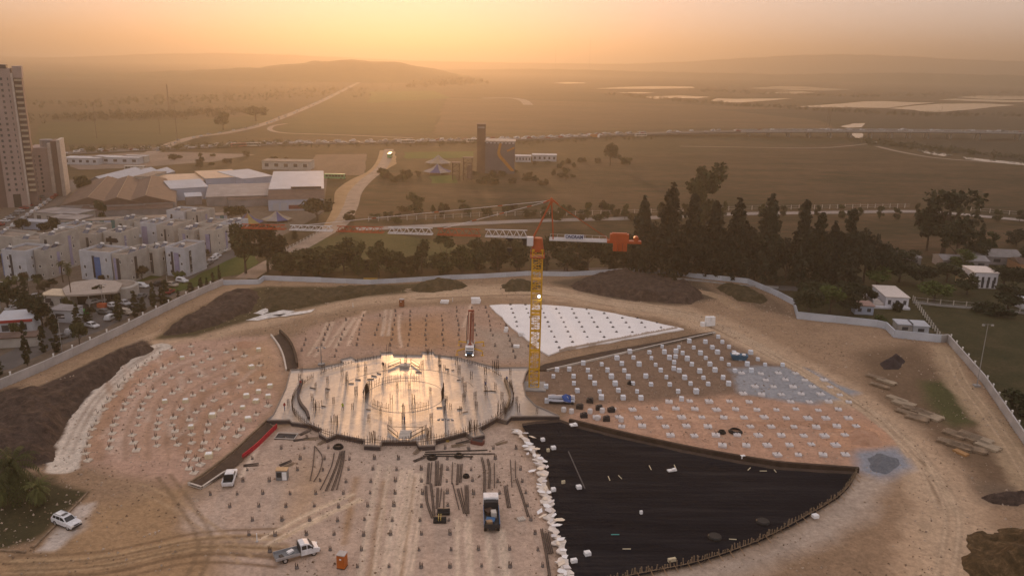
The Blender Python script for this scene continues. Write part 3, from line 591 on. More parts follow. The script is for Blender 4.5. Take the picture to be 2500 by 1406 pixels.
ribbon_wall("kerb_beam", [(1335,906),(1450,880),(1600,846),(1745,814)], .45, .4, M_conc, "long pale concrete kerb between the white sheet and the foam blocks", "kerb", .25)
sheet("trench_floor", [(463,1183),(490,1191),(548,1158),(585,1128),(630,1085),(672,1045),(652,1030),(620,1060),(560,1115),(500,1160)], .62, M_dsoil)
ribbon_wall("kerb_beam", [(460,1183),(500,1157),(560,1112),(620,1058),(652,1028)], .5, .3, M_wood2, "brown edge board along the left side of the sloping trench", "kerb", .25)
ribbon_wall("kerb_beam", [(460,1183),(492,1193)], .5, .3, M_conc, "short pale end board of the sloping trench", "kerb", .25)
ribbon_wall("kerb_beam", [(495,1192),(545,1158),(556,1155)], .5, .3, M_conc, "pale edge board at the lower right of the sloping trench", "kerb", .25)
ribbon_wall("red_fence", [(592,1121),(630,1090),(655,1065),(676,1045)], .95, .12, mat("red_netting", (.42,.012,.03), .7, var=.2, scale=2), "red netting strip along the sloping trench", "netting", .3)
# ------------------------------------------------------------------ white foam-covered wing with dark pile heads
WS = [(1195,745),(1240,742),(1300,743),(1350,745),(1400,750),(1450,756),(1500,765),(1550,775),(1600,787),(1640,795),(1670,803),(1600,815),(1500,832),(1440,842),(1370,855),(1340,866),(1322,858),(1290,832),(1245,795)]
pts = jag(P(WS, .62), .5, 1.6); o = pts[0].copy()
mb = MB(); mb.prism([p-o for p in pts], -.35, 0); tag(mb.obj("foam_floor", mat("white_foam_floor", (.80,.78,.77), .6, var=.04, scale=.25), None, o), "large white foam sheeting covering the upper right wing", "foam floor")
mb = MB()
gu = (at(1229.5,1238.8)-at(636.1,1240.3))/9; gv = (at(1030.8,1147.8)-at(1025.9,1384.1))/7
def grid_in(origin, poly, excl=()):
    "grid points inside a field, with the row and place of each in words"
    I, J = np.meshgrid(np.arange(-40, 60), np.arange(-40, 60)); gx = origin.x+gu.x*I+gv.x*J; gy = origin.y+gu.y*I+gv.y*J
    k = inside(gx, gy, P(poly))
    for e in excl: k &= ~inside(gx, gy, P(e))
    js = sorted(set(J[k].tolist())); out = []
    for r, j in enumerate(js):
        ii = sorted(I[k & (J == j)].tolist())
        for c, i in enumerate(ii): q = origin+gu*int(i)+gv*int(j); out.append((q, place(c, r)))
    return out
hole = tag(link("pile_head"), "dark pile head poking through the white foam floor", "pile head", "pile heads in the white foam floor")
mb = MB(); mb.lathe([(.52,0),(.50,.1),(.30,.14)], 7); mb.obj("collar", M_black, hole); mb = MB()
for k in range(5): mb.bar((.2*math.cos(k*1.26),.2*math.sin(k*1.26),.1),(.24*math.cos(k*1.26),.24*math.sin(k*1.26),.5),.04,3)
mb.obj("bars", M_steel, hole)
for q, pl in grid_in(at(1256,780), [(1210,750),(1300,746),(1400,754),(1500,769),(1640,800),(1660,803),(1500,829),(1340,860),(1250,795)]):
    put(hole, USED, (q.x+random.uniform(-.15,.15), q.y+random.uniform(-.15,.15), .63), random.random()*3, random.uniform(.62,.88), "dark pile head through white foam, "+pl)
# timber boarding along the wing's near edge: board by board
bw = thing("board_edge", "row of pale timber boards closing the near edge of the white foam floor", "formwork", at(1365,862))
ba = at(1365,862); bb = at(1655,806); d = bb-ba; L = d.length; d.normalize(); rz = math.atan2(d.y, d.x); bm = MB().box(0,.30,-.05,.05,0,1.0).mesh("board", mat("pale_board", (.50,.42,.36), .8, var=.2, scale=3)); k = int(L/.36)
for i in range(k):
    link("board", bm, bw, d*(i*.36)+Vector((0,0,.15)), rz+random.uniform(-.03,.03), (1,1,random.uniform(.8,1.15)))
# ------------------------------------------------------------------ black membrane field
BM = [(1275,1040),(1310,1034),(1368,1030),(1400,1042),(1500,1067),(1600,1090),(1700,1111),(1800,1130),(1900,1146),(2000,1153),(2088,1157),(2078,1180),(2050,1213),(1980,1258),(1850,1325),(1700,1376),(1560,1405),(1400,1440),(1385,1400),(1370,1350),(1358,1290),(1348,1220),(1338,1160),(1325,1120),(1300,1085)]
M_memb = ramp_mat("black_membrane", [(.004,.0045,.008),(.010,.011,.016),(.030,.028,.031)], .12, rough=.9, bump=.5, bscale=2.5, stretch=(.15,2,1), scale2=1.0)
M_memb.node_tree.nodes["Principled BSDF"].inputs["Specular IOR Level"].default_value = .03
memb = sheet("membrane", BM, .66, M_memb, .25, 1.5); memb["kind"] = ""; del memb["kind"]
tag(memb, "huge black membrane sheet covering the lower right wing", "membrane")
# lapped seams between the membrane rolls
bmw = P(BM, .66); M_seam = mat("membrane_seam", (.016,.016,.019), .85, var=.3, spec=.05)
y0_, y1_ = min(p.y for p in bmw), max(p.y for p in bmw); yy_ = y0_+1.0; random.seed(23)
while yy_ < y1_:
    sl_ = .05; xs_c = []
    for a, b in zip(bmw, bmw[1:]+bmw[:1]):
        fa = a.y-yy_-sl_*a.x; fb = b.y-yy_-sl_*b.x
        if (fa > 0) != (fb > 0): t_ = fa/(fa-fb); xs_c.append(a.x+(b.x-a.x)*t_)
    xs_c.sort()
    for xa, xb in zip(xs_c[::2], xs_c[1::2]):
        if xb-xa > 2: MB().box(0,xb-xa-.6,-.06,.06,0,.025).obj("seam", M_seam, memb, (xa+.3, yy_+sl_*(xa+.3), .675), math.atan(sl_))
    yy_ += random.uniform(1.5,2.1)
mb = MB(); mb.prism([p for p in P(BM, 0)], .05, .58); tag(mb.obj("fill_platform", M_dsoil), kind="structure")
# brown earthen face and stakes round the membrane
fr = smooth_path(P([(2092,1156),(2078,1182),(2050,1215),(1980,1260),(1850,1328),(1700,1380),(1560,1409),(1400,1444)], 0), 6)
ft = thing("stake_fence", "fringe of brown timber stakes holding the curved membrane edge", "formwork", fr[0])
stk = MB(); stk.box(-.07,.07,-.05,.05,0,1.5); stm = stk.mesh("stake", M_wood2); prp = MB(); prp.bar((0,0,1.0),(.35,-1.1,0),.06,4); prm = prp.mesh("prop", M_wood)
cnt = 0
for a, b in zip(fr[:-1], fr[1:]):
    dd = b-a; k = max(1, int(dd.length/.42)); rz = math.atan2(dd.y, dd.x)
    for i in range(k):
        q = a+dd*(i/k)-fr[0]; so2 = link("stake", stm, ft, q+Vector((0,0,.1)), rz, (random.uniform(.7,1.4),1,random.uniform(.7,1.1))); so2.rotation_euler = (random.uniform(-.2,.2), random.uniform(-.15,.15), rz)
        cnt += 1
        if cnt % 4 == 0: link("prop", prm, ft, q+Vector((0,0,.1)), rz-math.pi, random.uniform(.8,1.2))
mb = MB()
for a, b in zip(fr[:-1], fr[1:]): mb.bar(a-fr[0]+Vector((0,0,.75)), b-fr[0]+Vector((0,0,.75)), .07, 4)
mb.obj("waler", M_wood2, ft)
ribbon_wall("retaining_wall", [(1390,1033),(1500,1060),(1600,1083),(1700,1104),(1800,1122),(1900,1138),(2000,1146),(2095,1153)], 1.0, .6, M_dsoil, "dark brown earth face along the upper edge of the black membrane", "trench wall", .2)
# white foam sheets torn along the left membrane edge
random.seed(31)
fl = [(1262,1055),(1272,1068),(1283,1060),(1290,1085),(1300,1070),(1282,1092),(1295,1102),(1310,1098),(1288,1110),(1305,1115),(1320,1122),(1312,1135),(1330,1130),(1318,1148),(1335,1142),(1300,1152),(1325,1162),(1330,1178),(1316,1186),(1332,1195),(1322,1205),(1340,1204),(1330,1220),(1345,1228),(1335,1238),(1318,1252),(1340,1250),(1352,1262),(1325,1262),(1346,1274),(1358,1285),(1365,1272),(1352,1312),(1368,1320),(1362,1330),(1375,1345),(1380,1362),(1370,1378),(1384,1388),(1372,1398),(1380,1404)]
ev = P([(1258,1050),(1285,1078),(1300,1102),(1318,1128),(1326,1160),(1330,1195),(1340,1225),(1346,1258),(1352,1292),(1366,1325),(1376,1360),(1382,1395),(1392,1440)], .5); lft = []; rgt = []; random.seed(64)
for i, p in enumerate(smooth_path(ev, 7)): lft.append(p+Vector((-random.uniform(.2,1.5),random.uniform(-.3,.3),0))); rgt.append(p+Vector((random.uniform(.1,1.1),random.uniform(-.3,.3),0)))
o = ev[0].copy(); pl_ = [q-o for q in lft]+[q-o for q in rgt[::-1]]
tag(MB().prism(pl_, 0, .2).obj("foam_strip", mat("ragged_foam",(.66,.60,.54),.75,var=.16,scale=.8), None, o), "ragged continuous white foam strip bordering the black membrane", "foam strip")
random.seed(31)
M_foams = [M_foam, mat("cream_sheet", (.72,.62,.50), .7, var=.06), mat("dirty_foam", (.62,.60,.60), .8, var=.1)]
for i, (x, y) in enumerate(fl):
    p = at(x, y, .5); w_, d_ = random.uniform(.8,2.0), random.uniform(.5,1.3); mb = MB(); n_ = random.randint(4,6)
    poly = [(w_/2*math.cos(6.283*k/n_+random.uniform(-.3,.3)), d_/2*math.sin(6.283*k/n_+random.uniform(-.3,.3))) for k in range(n_)]
    mb.prism(poly, 0, .05)
    o2 = mb.obj("foam_sheet", M_foams[i % 3 if i % 5 else 0], None, p+Vector((0,0,.24+.02*(i % 7))), random.random()*3)
    o2.rotation_euler = (random.uniform(-.07,.07), random.uniform(-.07,.07), random.random()*3)
    tag(o2, "torn foam sheet on the left membrane edge, %s from the top" % ordn(sorted(fl, key=lambda q: q[1]).index((x,y))), "foam sheet", "foam sheets along the membrane edge")
# scraps on the membrane
for x, y, w_, l_, c, lab in [(1325,1076,.7,.7,M_foam,"small white block on the brown strip near the membrane's top left corner"),(1351,1096,.8,.8,M_foam,"white block near the brown patch of the membrane"),(1338,1102,.5,.5,M_cream,"tiny cream block beside the white block on the membrane"),(1413,1192,.8,.8,M_foam,"small white cube left of centre on the black membrane"),(1351,1198,.7,.7,M_foam,"white cube at the membrane's left edge by the foam sheets"),(1375,1180,.6,.3,M_cream,"flat cream scrap on the left of the membrane"),(1401,1372,.9,.6,M_foam,"white scrap near the bottom left of the membrane"),(1434,1354,.9,.8,M_foam,"bright white block at the bottom left of the membrane"),(1565,1254,.4,.4,M_foam,"single white speck in the middle of the membrane"),(1640,1151,1.6,.7,M_foam,"crumpled white sheet in the upper middle of the membrane"),(1813,1118,.8,.6,M_foam,"white block by the upper edge of the membrane"),(1640,1370,1.2,.4,M_cream,"pinkish scrap by the stakes at the bottom of the membrane"),(1400,1040,1.4,1.1,M_foam,"white bags at the top corner of the membrane"),(1990,1263,.9,.8,M_foam,"white sack hung on the right part of the stake fence")]:
    mb = MB(); mb.cbox((0,0,.3),(w_,l_,.5 if w_ < 1.3 else .2), .3); mb.cbox((w_*.2,0,.55),(w_*.5,l_*.6,.15), .6); tag(mb.obj("foam_block", c, None, at(x,y,.68)), lab, "foam block")
for i, (x, y, x2, y2) in enumerate([(1485,1162,1489,1172),(1510,1160,1518,1168),(1520,1339,1540,1339),(1585,1136,1590,1146),(1492,1304,1512,1304),(1646,1134,1652,1148),(1780,1315,1798,1316),(1826,1147,1832,1141),(1855,1149,1872,1149),(1890,1146,1895,1152)]):
    a = at(x,y,.75); b = at(x2,y2,.75); tag(MB().bar((0,0,0), b-a, .09, 4).obj("timber_stick", M_cream if i != 4 else mat("teal_paint",(.1,.35,.33)), None, a), "thin pale stick lying on the black membrane, %s from the left" % ordn(i) if i != 4 else "short teal stick on the lower membrane", "timber", "sticks on the membrane" if i != 4 else None)
a = at(1388,1102,.72); b = at(1428,1192,.72); tag(MB().bar((0,0,0), b-a, .12, 5).obj("hose", mat("grey_hose",(.10,.09,.09)), None, a), "long grey hose lying straight on the black membrane", "hose")
for x, y, lab in [(1745,1312,"black coil low on the membrane"),(1862,1275,"black bundle at the right of the membrane")]:
    mb = MB(); mb.lathe([(1.0,0),(1.1,.2),(.9,.4),(.5,.4)], 10); tag(mb.obj("hose_coil", M_black, None, at(x,y,.68)), lab, "coil")
# ------------------------------------------------------------------ pile heads, footings and foam blocks, each a thing of its own
random.seed(5)
pile = tag(link("pile_head"), "", "pile head"); mb = MB()
for k in range(6): a_ = k*1.047; mb.bar((.20*math.cos(a_),.20*math.sin(a_),0),(.24*math.cos(a_)+random.uniform(-.05,.05),.24*math.sin(a_),.95+random.uniform(-.2,.2)),.045,3)
mb.obj("bars", M_steel, pile); MB().lathe([(.36,0),(.33,.38),(.28,.40)], 8).obj("stub", mat("pile_concrete",(.17,.15,.14),.8), pile)
WB = [(680,1075),(760,1050),(880,1100),(1180,1085),(1240,1060),(1320,1150),(1365,1300),(1395,1440),(780,1440),(620,1330),(490,1215),(590,1140)]
WA = [(735,850),(770,800),(880,770),(1000,755),(1190,750),(1250,805),(1310,860),(1285,890),(1120,868),(1060,855),(930,855),(830,872),(730,895)]
TR = [[(1150,1215),(1240,1215),(1240,1310),(1150,1310)],[(655,1120),(720,1120),(720,1195),(655,1195)],[(665,1330),(785,1310),(785,1375),(670,1380)],[(545,1145),(585,1145),(585,1195),(545,1195)],[(1125,830),(1172,830),(1172,880),(1125,880)]]
for q, pl in grid_in(at(1028.5,1240.3), WB, TR):
    if random.random() < .06: continue
    put(pile, USED, (q.x+random.uniform(-.2,.2), q.y+random.uniform(-.2,.2), .2), random.random()*3, random.uniform(.62,.95), "pile head below the slab, "+pl, "pile heads in the lower sandy field")
for q, pl in grid_in(at(999,821), WA, TR):
    if random.random() < .08: continue
    put(pile, USED, (q.x+random.uniform(-.2,.2), q.y+random.uniform(-.2,.2), .2), random.random()*3, random.uniform(.62,.92), "pile head behind the slab, "+pl, "pile heads in the upper sandy field")
foot = tag(link("footing"), "pale concrete footing with rebar tuft in the left field", "footing", "footings of the left field")
mb = MB(); mb.prism([(-.62,-.55),(.6,-.62),(.64,.58),(-.58,.62)], -.2, .28); mb.prism([(-.36,-.36),(.36,-.36),(.36,.36),(-.36,.36)], .28, .40); mb.obj("cap", mat("footing_concrete",(.62,.55,.46),.85,var=.15), foot)
mb = MB()
for k in range(6): mb.bar((random.uniform(-.22,.22),random.uniform(-.22,.22),.3),(random.uniform(-.3,.3),random.uniform(-.3,.3),random.uniform(.8,1.5)),.032,3)
mb.obj("bars", M_steel, foot)
crf = tag(link("foam_former"), "cream foam cap on a footing at the inner side of the left field", "foam former", "cream foam caps of the left field")
mb = MB(); mb.prism([(-.62,-.5),(-.5,-.62),(.5,-.62),(.62,-.5),(.62,.5),(.5,.62),(-.5,.62),(-.62,.5)], 0, .75); mb.obj("block", M_cream, crf)
mb = MB(); mb.prism([(-.5,-.4),(.5,-.45),(.45,.45),(-.45,.45)], .75, .85); mb.obj("lid", M_foam, crf)
ARCS = [[(215,1130),(213,1105),(225,1055),(245,1012),(282,962),(318,925),(350,895),(405,862),(487,846)], [(270,1100),(276,1060),(294,1014),(335,955),(380,915),(430,885),(515,856)], [(330,1105),(326,1068),(341,1030),(355,985),(385,952),(440,915),(500,885),(585,851)],
 [(382,1092),(383,1043),(393,1008),(410,975),(450,943),(510,912),(575,882),(640,856)], [(430,1092),(423,1049),(436,1005),(465,975),(520,942),(580,915),(650,888)], [(452,1128),(470,1075),(466,1030),(490,1002),(545,966),(600,942),(662,916)],
 [(458,1148),(492,1100),(505,1050),(525,1015),(575,984),(635,960),(672,942)], [(470,1160),(540,1085),(555,1035),(590,1002),(640,980),(668,968)], [(580,1068),(600,1035),(635,1010),(655,995)]]
for ai, arc in enumerate(ARCS):
    pts = smooth_path(P(arc), 8); acc = 0; nxt = 0; cn = 0; arcw = ('outermost arc' if ai == 0 else 'innermost arc' if ai == 8 else ordn(ai)+' arc from outside')
    for a, b in zip(pts[:-1], pts[1:]):
        acc += (b-a).length
        if acc >= nxt:
            nxt += random.uniform(3.1,3.9); q = a.lerp(b,.5); px, py = proj(q); pl = '%s from near end, %s' % (ordn(cn), arcw); cn += 1
            if px > 590 and py < 1010 and random.random() < .6 or random.random() < .06: put(crf, USED, (q.x,q.y,.22), random.random(), random.uniform(.8,1.1), 'cream foam block of the left field, '+pl)
            else: put(foot, USED, (q.x+random.uniform(-.3,.3),q.y+random.uniform(-.3,.3),.2), random.uniform(-.4,.4), random.uniform(.75,1.1), 'left field footing with rebar, '+pl)
cube = tag(link("foam_block"), "white foam cube standing on the brown field right of the crane", "foam block", "foam cubes on the brown field")
mb = MB(); mb.prism([(-.62,-.68),(.62,-.68),(.68,-.62),(.68,.62),(.62,.68),(-.62,.68),(-.68,.62),(-.68,-.62)], 0, .66); mb.obj("lower_block", mat("sky_tinted_foam",(.64,.69,.76),.75,var=.06), cube)  # blue sky light on the shaded faces is put into the foam colour
mb = MB(); mb.prism([(-.61,-.66),(.61,-.66),(.66,-.61),(.66,.61),(.61,.66),(-.61,.66),(-.66,.61),(-.66,-.61)], .69, 1.3); mb.obj("upper_block", mat("sky_tinted_foam",(.64,.69,.76)), cube)
CU = [(1320,925),(1420,890),(1560,855),(1745,822),(1800,850),(1880,880),(1950,903),(1860,910),(1790,930),(1780,975),(1600,985),(1440,990),(1400,950)]
cl = grid_in(at(1712,827), CU)+[(at(x,y), w) for x,y,w in [(1650,862,'farthest of the four in a tight column'),(1648,876,'second farthest of the four in a tight column'),(1645,890,'third of the four in a tight column'),(1643,905,'nearest of the four in a tight column'),(1337,985,'closest to the crane foot, in front'),(1334,950,'tucked right behind the crane foot'),(1362,910,'by the pale kerb nearest the crane mast')]]
for q, pl in cl:
    if random.random() < .05: continue
    put(cube, USED, (q.x+random.uniform(-.4,.4), q.y+random.uniform(-.4,.4), .2), random.uniform(-.15,.15), random.uniform(.55,.80), 'white foam cube on the brown field, '+pl)
flat = tag(link("footing"), "flat white footing with thin rebar in the pinkish right field", "footing", "white footings of the right field")
mb = MB(); mb.prism([(-.72,-.62),(.7,-.66),(.74,.6),(-.68,.66)], -.2, .42); mb.prism([(-.4,-.4),(.4,-.4),(.4,.4),(-.4,.4)], .42, .52); mb.obj("cap", mat("white_footing",(.62,.60,.60),.8,var=.1), flat)
mb = MB()
for k in range(3): mb.bar((random.uniform(-.2,.2),random.uniform(-.2,.2),.4),(random.uniform(-.3,.3),random.uniform(-.3,.3),random.uniform(.7,1.4)),.04,3)
mb.obj("bars", M_steel, flat)
FL = [(1450,1000),(1560,990),(1800,962),(1800,915),(1960,905),(2080,965),(2080,1000),(2110,1040),(2085,1140),(1980,1135),(1800,1108),(1600,1070),(1450,1035)]
for q, pl in grid_in(at(1885,1045), FL):
    if random.random() < .08: continue
    put(flat, USED, (q.x+random.uniform(-.3,.3), q.y+random.uniform(-.3,.3), .2), random.uniform(-.25,.25), random.uniform(.8,1.1), 'flat white footing on the right field, '+pl)
# ------------------------------------------------------------------ tower crane
random.seed(9)
M_cy = mat("crane_yellow", (.60,.34,.015), .5, var=.15, scale=.5); M_co = mat("crane_orange", (.36,.07,.015), .5, var=.15, scale=.5); M_cw = mat("crane_white", (.62,.61,.62), .5, var=.06)
M_glass = mat("dark_glass", (.015,.018,.022), .08, spec=.6); M_tyre = mat("tyre_rubber", (.014,.013,.013), .9)
CB = at(1303, 947); CH = ztop(CB, 606); JZ = ztop(CB, 581); MW = 1.05
crane = thing("tower_crane", "tall yellow tower crane with white and orange jib beside the round slab", "crane", CB)
def lattice(mb, p0, p1, ax, ay, w, d, n, r, rb, faces=(0,1,2,3)):
    p0 = Vector(p0); p1 = Vector(p1); cs = [(-w,-d),(w,-d),(w,d),(-w,d)]
    C4 = [[(p0.lerp(p1, i/n)+ax*c[0]+ay*c[1]) for c in cs] for i in range(n+1)]
    for k in range(4): mb.bar(C4[0][k], C4[-1][k], r, 4)
    for i in range(n):
        for k in faces:
            a, b = (k, (k+1) % 4) if i % 2 else ((k+1) % 4, k)
            mb.bar(C4[i][a], C4[i+1][b], rb, 3); mb.bar(C4[i][k], C4[i][(k+1) % 4], rb, 3)
ex, ey, ez = Vector((1,0,0)), Vector((0,1,0)), Vector((0,0,1))
nsec = 7
for s_ in range(nsec):
    mb = MB(); z0 = .6+(CH-.6)*s_/nsec; z1 = .6+(CH-.6)*(s_+1)/nsec
    lattice(mb, (0,0,z0), (0,0,z1-.02), ex, ey, MW, MW, 4, .13, .07); mb.obj("mast_section", M_cy, crane)
    sh = [MB().box(-MW*.98, MW*.98, -MW-.02, -MW+.06, z1-.42, z1-.03), ][0]; sh.obj("joint_plate", M_cy, crane)
mb = MB(); mb.box(-2.6,2.6,-2.6,2.6,-.2,.55); mb.obj("foundation", M_conc2, crane)
lad = MB()
for s_ in (-.25,.25): lad.bar((s_,.3,.6),(s_,.3,CH),.04,3)
for k in range(int(CH/.6)): lad.bar((-.25,.3,.9+k*.6),(.25,.3,.9+k*.6),.035,3)
lad.obj("ladder", M_cy, crane)
for z in (8.5, 17, 25): MB().box(-MW*.9,MW*.9,-MW*.9,MW*.9,z,z+.08).obj("platform", M_cy, crane)
mb = MB(); mb.box(-1.5,1.5,-1.5,1.5,CH-1.9,CH-1.7); lattice(mb, (0,0,CH-1.7),(0,0,CH-.6), ex, ey, 1.45, 1.45, 1, .06, .05); mb.obj("climbing_cage", M_co, crane)
MB().lathe([(1.25,CH-.6),(1.3,CH),(1.2,CH+.5),(1.0,JZ-.15),(.9,JZ+.05)], 14).obj("slew_ring", M_co, crane)
tip = at(592, 556, JZ); jr = tip-Vector((CB.x,CB.y,JZ)); JL = jr.length; jd = jr.normalized(); jn = Vector((-jd.y, jd.x, 0)); rj = math.atan2(jd.y, jd.x)
secs = [(.02,.175,M_cw),(.175,.335,M_co),(.335,.50,M_cw),(.50,.675,M_co),(.675,.835,M_cw),(.835,1.0,M_co)]
for a, b, m in secs:
    mb = MB(); n = max(3, int((b-a)*JL/1.55)); x0, x1 = a*JL+1.0, b*JL
    hh = lambda x: 1.55-(.75*(x/JL))
    for sgn in (-1,1): mb.bar((x0,sgn*.65,0),(x1,sgn*.65,0),.085,4)
    mb.bar((x0,0,hh(x0)),(x1,0,hh(x1)),.095,4)
    for i in range(n):
        u, v, w_ = x0+(x1-x0)*i/n, x0+(x1-x0)*(i+.5)/n, x0+(x1-x0)*(i+1)/n
        for sgn in (-1,1):
            mb.bar((u,sgn*.65,0),(v,0,hh(v)),.05,3); mb.bar((v,0,hh(v)),(w_,sgn*.65,0),.05,3)
        mb.bar((u,-.65,0),(u,.65,0),.04,3); mb.bar((u,-.65,0),(w_,.65,0),.035,3)
    mb.obj("jib_section", m, crane, (0,0,JZ), rj)
# apex frame, pendants, counter-jib
apx = Vector((-2.6, 0, ztop(CB, 489)-JZ)); fr_ = MB()
for sgn in (-1,1): fr_.bar((1.0,sgn*.8,0),apx+Vector((0,sgn*.15,0)),.17,4); fr_.bar((-3.2,sgn*.8,0),apx+Vector((0,sgn*.15,0)),.12,4)
for t_ in (.35,.65): fr_.bar(Vector((1.0,-.8,0)).lerp(apx,t_),Vector((1.0,.8,0)).lerp(apx,t_),.07,4)
fr_.bar((1.2,0,0),apx,.06,4); fr_.obj("apex_frame", M_co, crane, (0,0,JZ), rj)
mb = MB(); mb.bar(apx+Vector((0,0,.4)), apx+Vector((-1.4,0,-.7)), .14, 4); mb.bar(apx+Vector((.0,.2,.2)), apx+Vector((1.7,.2,-.5)), .12, 4); mb.bar(apx+Vector((0,-.2,.2)), apx+Vector((1.5,-.2,-.3)), .12, 4); mb.bar(apx+Vector((-.3,0,-.4)),apx+Vector((.1,0,.6)),.2,5); mb.obj("apex_sheaves", M_co, crane, (0,0,JZ), rj)
for fx, nm in ((.32,"inner_pendant"),(.80,"outer_pendant")):
    e = Vector((fx*JL,0,1.5-.75*fx)); MB().bar(apx, e, .045, 4).obj("pendant_bar", M_cw, crane, (0,0,JZ), rj)
    for k in (.2,.45,.7): c_ = apx.lerp(e,k); MB().bar(c_-(e-apx).normalized()*.5, c_+(e-apx).normalized()*.5, .09, 4).obj("pendant_joint", M_co, crane, (0,0,JZ), rj)
CJ = 21.5
mb = MB(); mb.box(-14.4,-2.4,-.72,-.55,-.35,.15); mb.box(-14.4,-2.4,.55,.72,-.35,.15); mb.box(-14.4,-2.4,-.55,.55,-.35,-.25)
mb.obj("counter_jib", M_cw, crane, (0,0,JZ), rj)
mb = MB()
for k in range(9): mb.bar((-2.6-k*1.45,.8,.15),(-2.6-k*1.45,.8,1.1),.035,3)
mb.bar((-2.6,.8,1.1),(-14.2,.8,1.1),.035,3); mb.obj("hand_rail", M_cw, crane, (0,0,JZ), rj)
mb = MB(); mb.box(-CJ,-14.4,-.8,.8,-.4,.1); mb.obj("counter_jib_end", M_co, crane, (0,0,JZ), rj)
mb = MB(); mb.box(-18.9,-15.0,-.7,.7,.1,1.45); mb.box(-18.5,-15.4,-.5,.5,1.45,1.65); mb.bar((-20.4,-.7,.55),(-20.4,.7,.55),.55,10); mb.obj("hoist_winch", M_co, crane, (0,0,JZ), rj)
for k in range(3): MB().box(-18.6+k*.98,-17.7+k*.98,-.75,.75,-2.1,-.42).obj("counterweight", M_co, crane, (0,0,JZ), rj)
for k in (-1,1): MB().bar(apx, (-15.0,k*.7,.15), .05, 3).obj("rear_tie", M_co, crane, (0,0,JZ), rj)
# name board with lettering on the counter-jib
nb = MB().box(-9.6,-5.6,.82,.88,.12,1.15).obj("name_board", mat("board_white",(.60,.63,.70),.6), crane, (0,0,JZ), rj)
fc = bpy.data.curves.new("lettering", 'FONT'); fc.body = "ONORAIM"; fc.size = 1.05; fc.extrude = .02; fc.align_x = 'CENTER'; fc.align_y = 'CENTER'; fc.offset = .03
fo = bpy.data.objects.new("lettering_curve", fc); COL.objects.link(fo); dg = bpy.context.evaluated_depsgraph_get(); lm = bpy.data.meshes.new_from_object(fo.evaluated_get(dg)); COL.objects.unlink(fo); bpy.data.objects.remove(fo)
lm.materials.clear(); lm.materials.append(mat("letter_blue",(.02,.03,.10),.5))
wdt = max(v.co.x for v in lm.vertices)-min(v.co.x for v in lm.vertices)
lo = link("lettering", lm, nb, (-7.6, .91, .63), 0); lo.rotation_euler = (math.pi/2, 0, math.pi); lo.scale = (3.6/wdt, .95, 1)
# cab, trolley, hook
mb = MB(); mb.box(.9,2.2,.9,2.2,-1.3,.5); mb.obj("cab", M_cw, crane, (0,0,JZ), rj); MB().box(2.21,2.26,1.0,2.1,-1.0,.35).obj("cab_window", M_glass, crane, (0,0,JZ), rj)
TX = (Vector((at(1246,583,JZ).x,at(1246,583,JZ).y,0))-Vector((CB.x,CB.y,0))).length
mb = MB(); mb.box(TX-.8,TX+.8,-.8,.8,-.45,-.1); mb.box(TX-.4,TX+.4,-.5,.5,-.8,-.45); mb.obj("trolley", M_black, crane, (0,0,JZ), rj)
mb = MB(); mb.box(2.1,3.4,-.8,.8,-.5,-.1); mb.box(2.5,3.1,-.4,.4,-1.6,-.5); mb.obj("second_trolley", M_black, crane, (0,0,JZ), rj)
mb = MB()
for sx in (-.3,.3): mb.bar((TX+sx,0,-.5),(TX+sx*.6,0,-2.4),.03,3)
mb.obj("hoist_rope", M_black, crane, (0,0,JZ), rj)
mb = MB(); mb.prism([(-.5,-.3),(.5,-.3),(.5,.3),(-.5,.3)],-3.1,-2.3); mb.bar((0,0,-3.1),(0,0,-3.6),.16,6,0,.08); mb.tube([(0,0,-3.6),(.2,0,-3.8),(.05,0,-4.0),(-.18,0,-3.85)],.07,5); h_ = mb.obj("hook_block", M_black, crane, (0,0,JZ), rj); h_.location = Vector((0,0,JZ))+jd*TX
# lit floodlight on the mast
fz = ztop(CB, 719); fq = Vector((.55,-MW-.35,fz))
mb = MB(); mb.box(-.35,.35,.05,.35,-.3,.3); flo = mb.obj("floodlight", M_black, crane, fq)
MB().lathe([(.26,-.03),(.26,.03)], 14).obj("lamp_lens", mat("floodlight_lens",(.9,.9,1),.4,emit=((.80,.86,1),2.5)), flo).rotation_euler = (math.pi/2,0,0)
fl_ = bpy.data.lights.new("floodlight_lamp", 'SPOT'); fl_.energy = 25; fl_.spot_size = 2; fl_.color = (.85,.88,1); fl_.shadow_soft_size = .3
fo2 = link("floodlight_lamp", fl_, crane, fq+Vector((0,-.25,0))); fo2.rotation_euler = (R_(55),0,0)
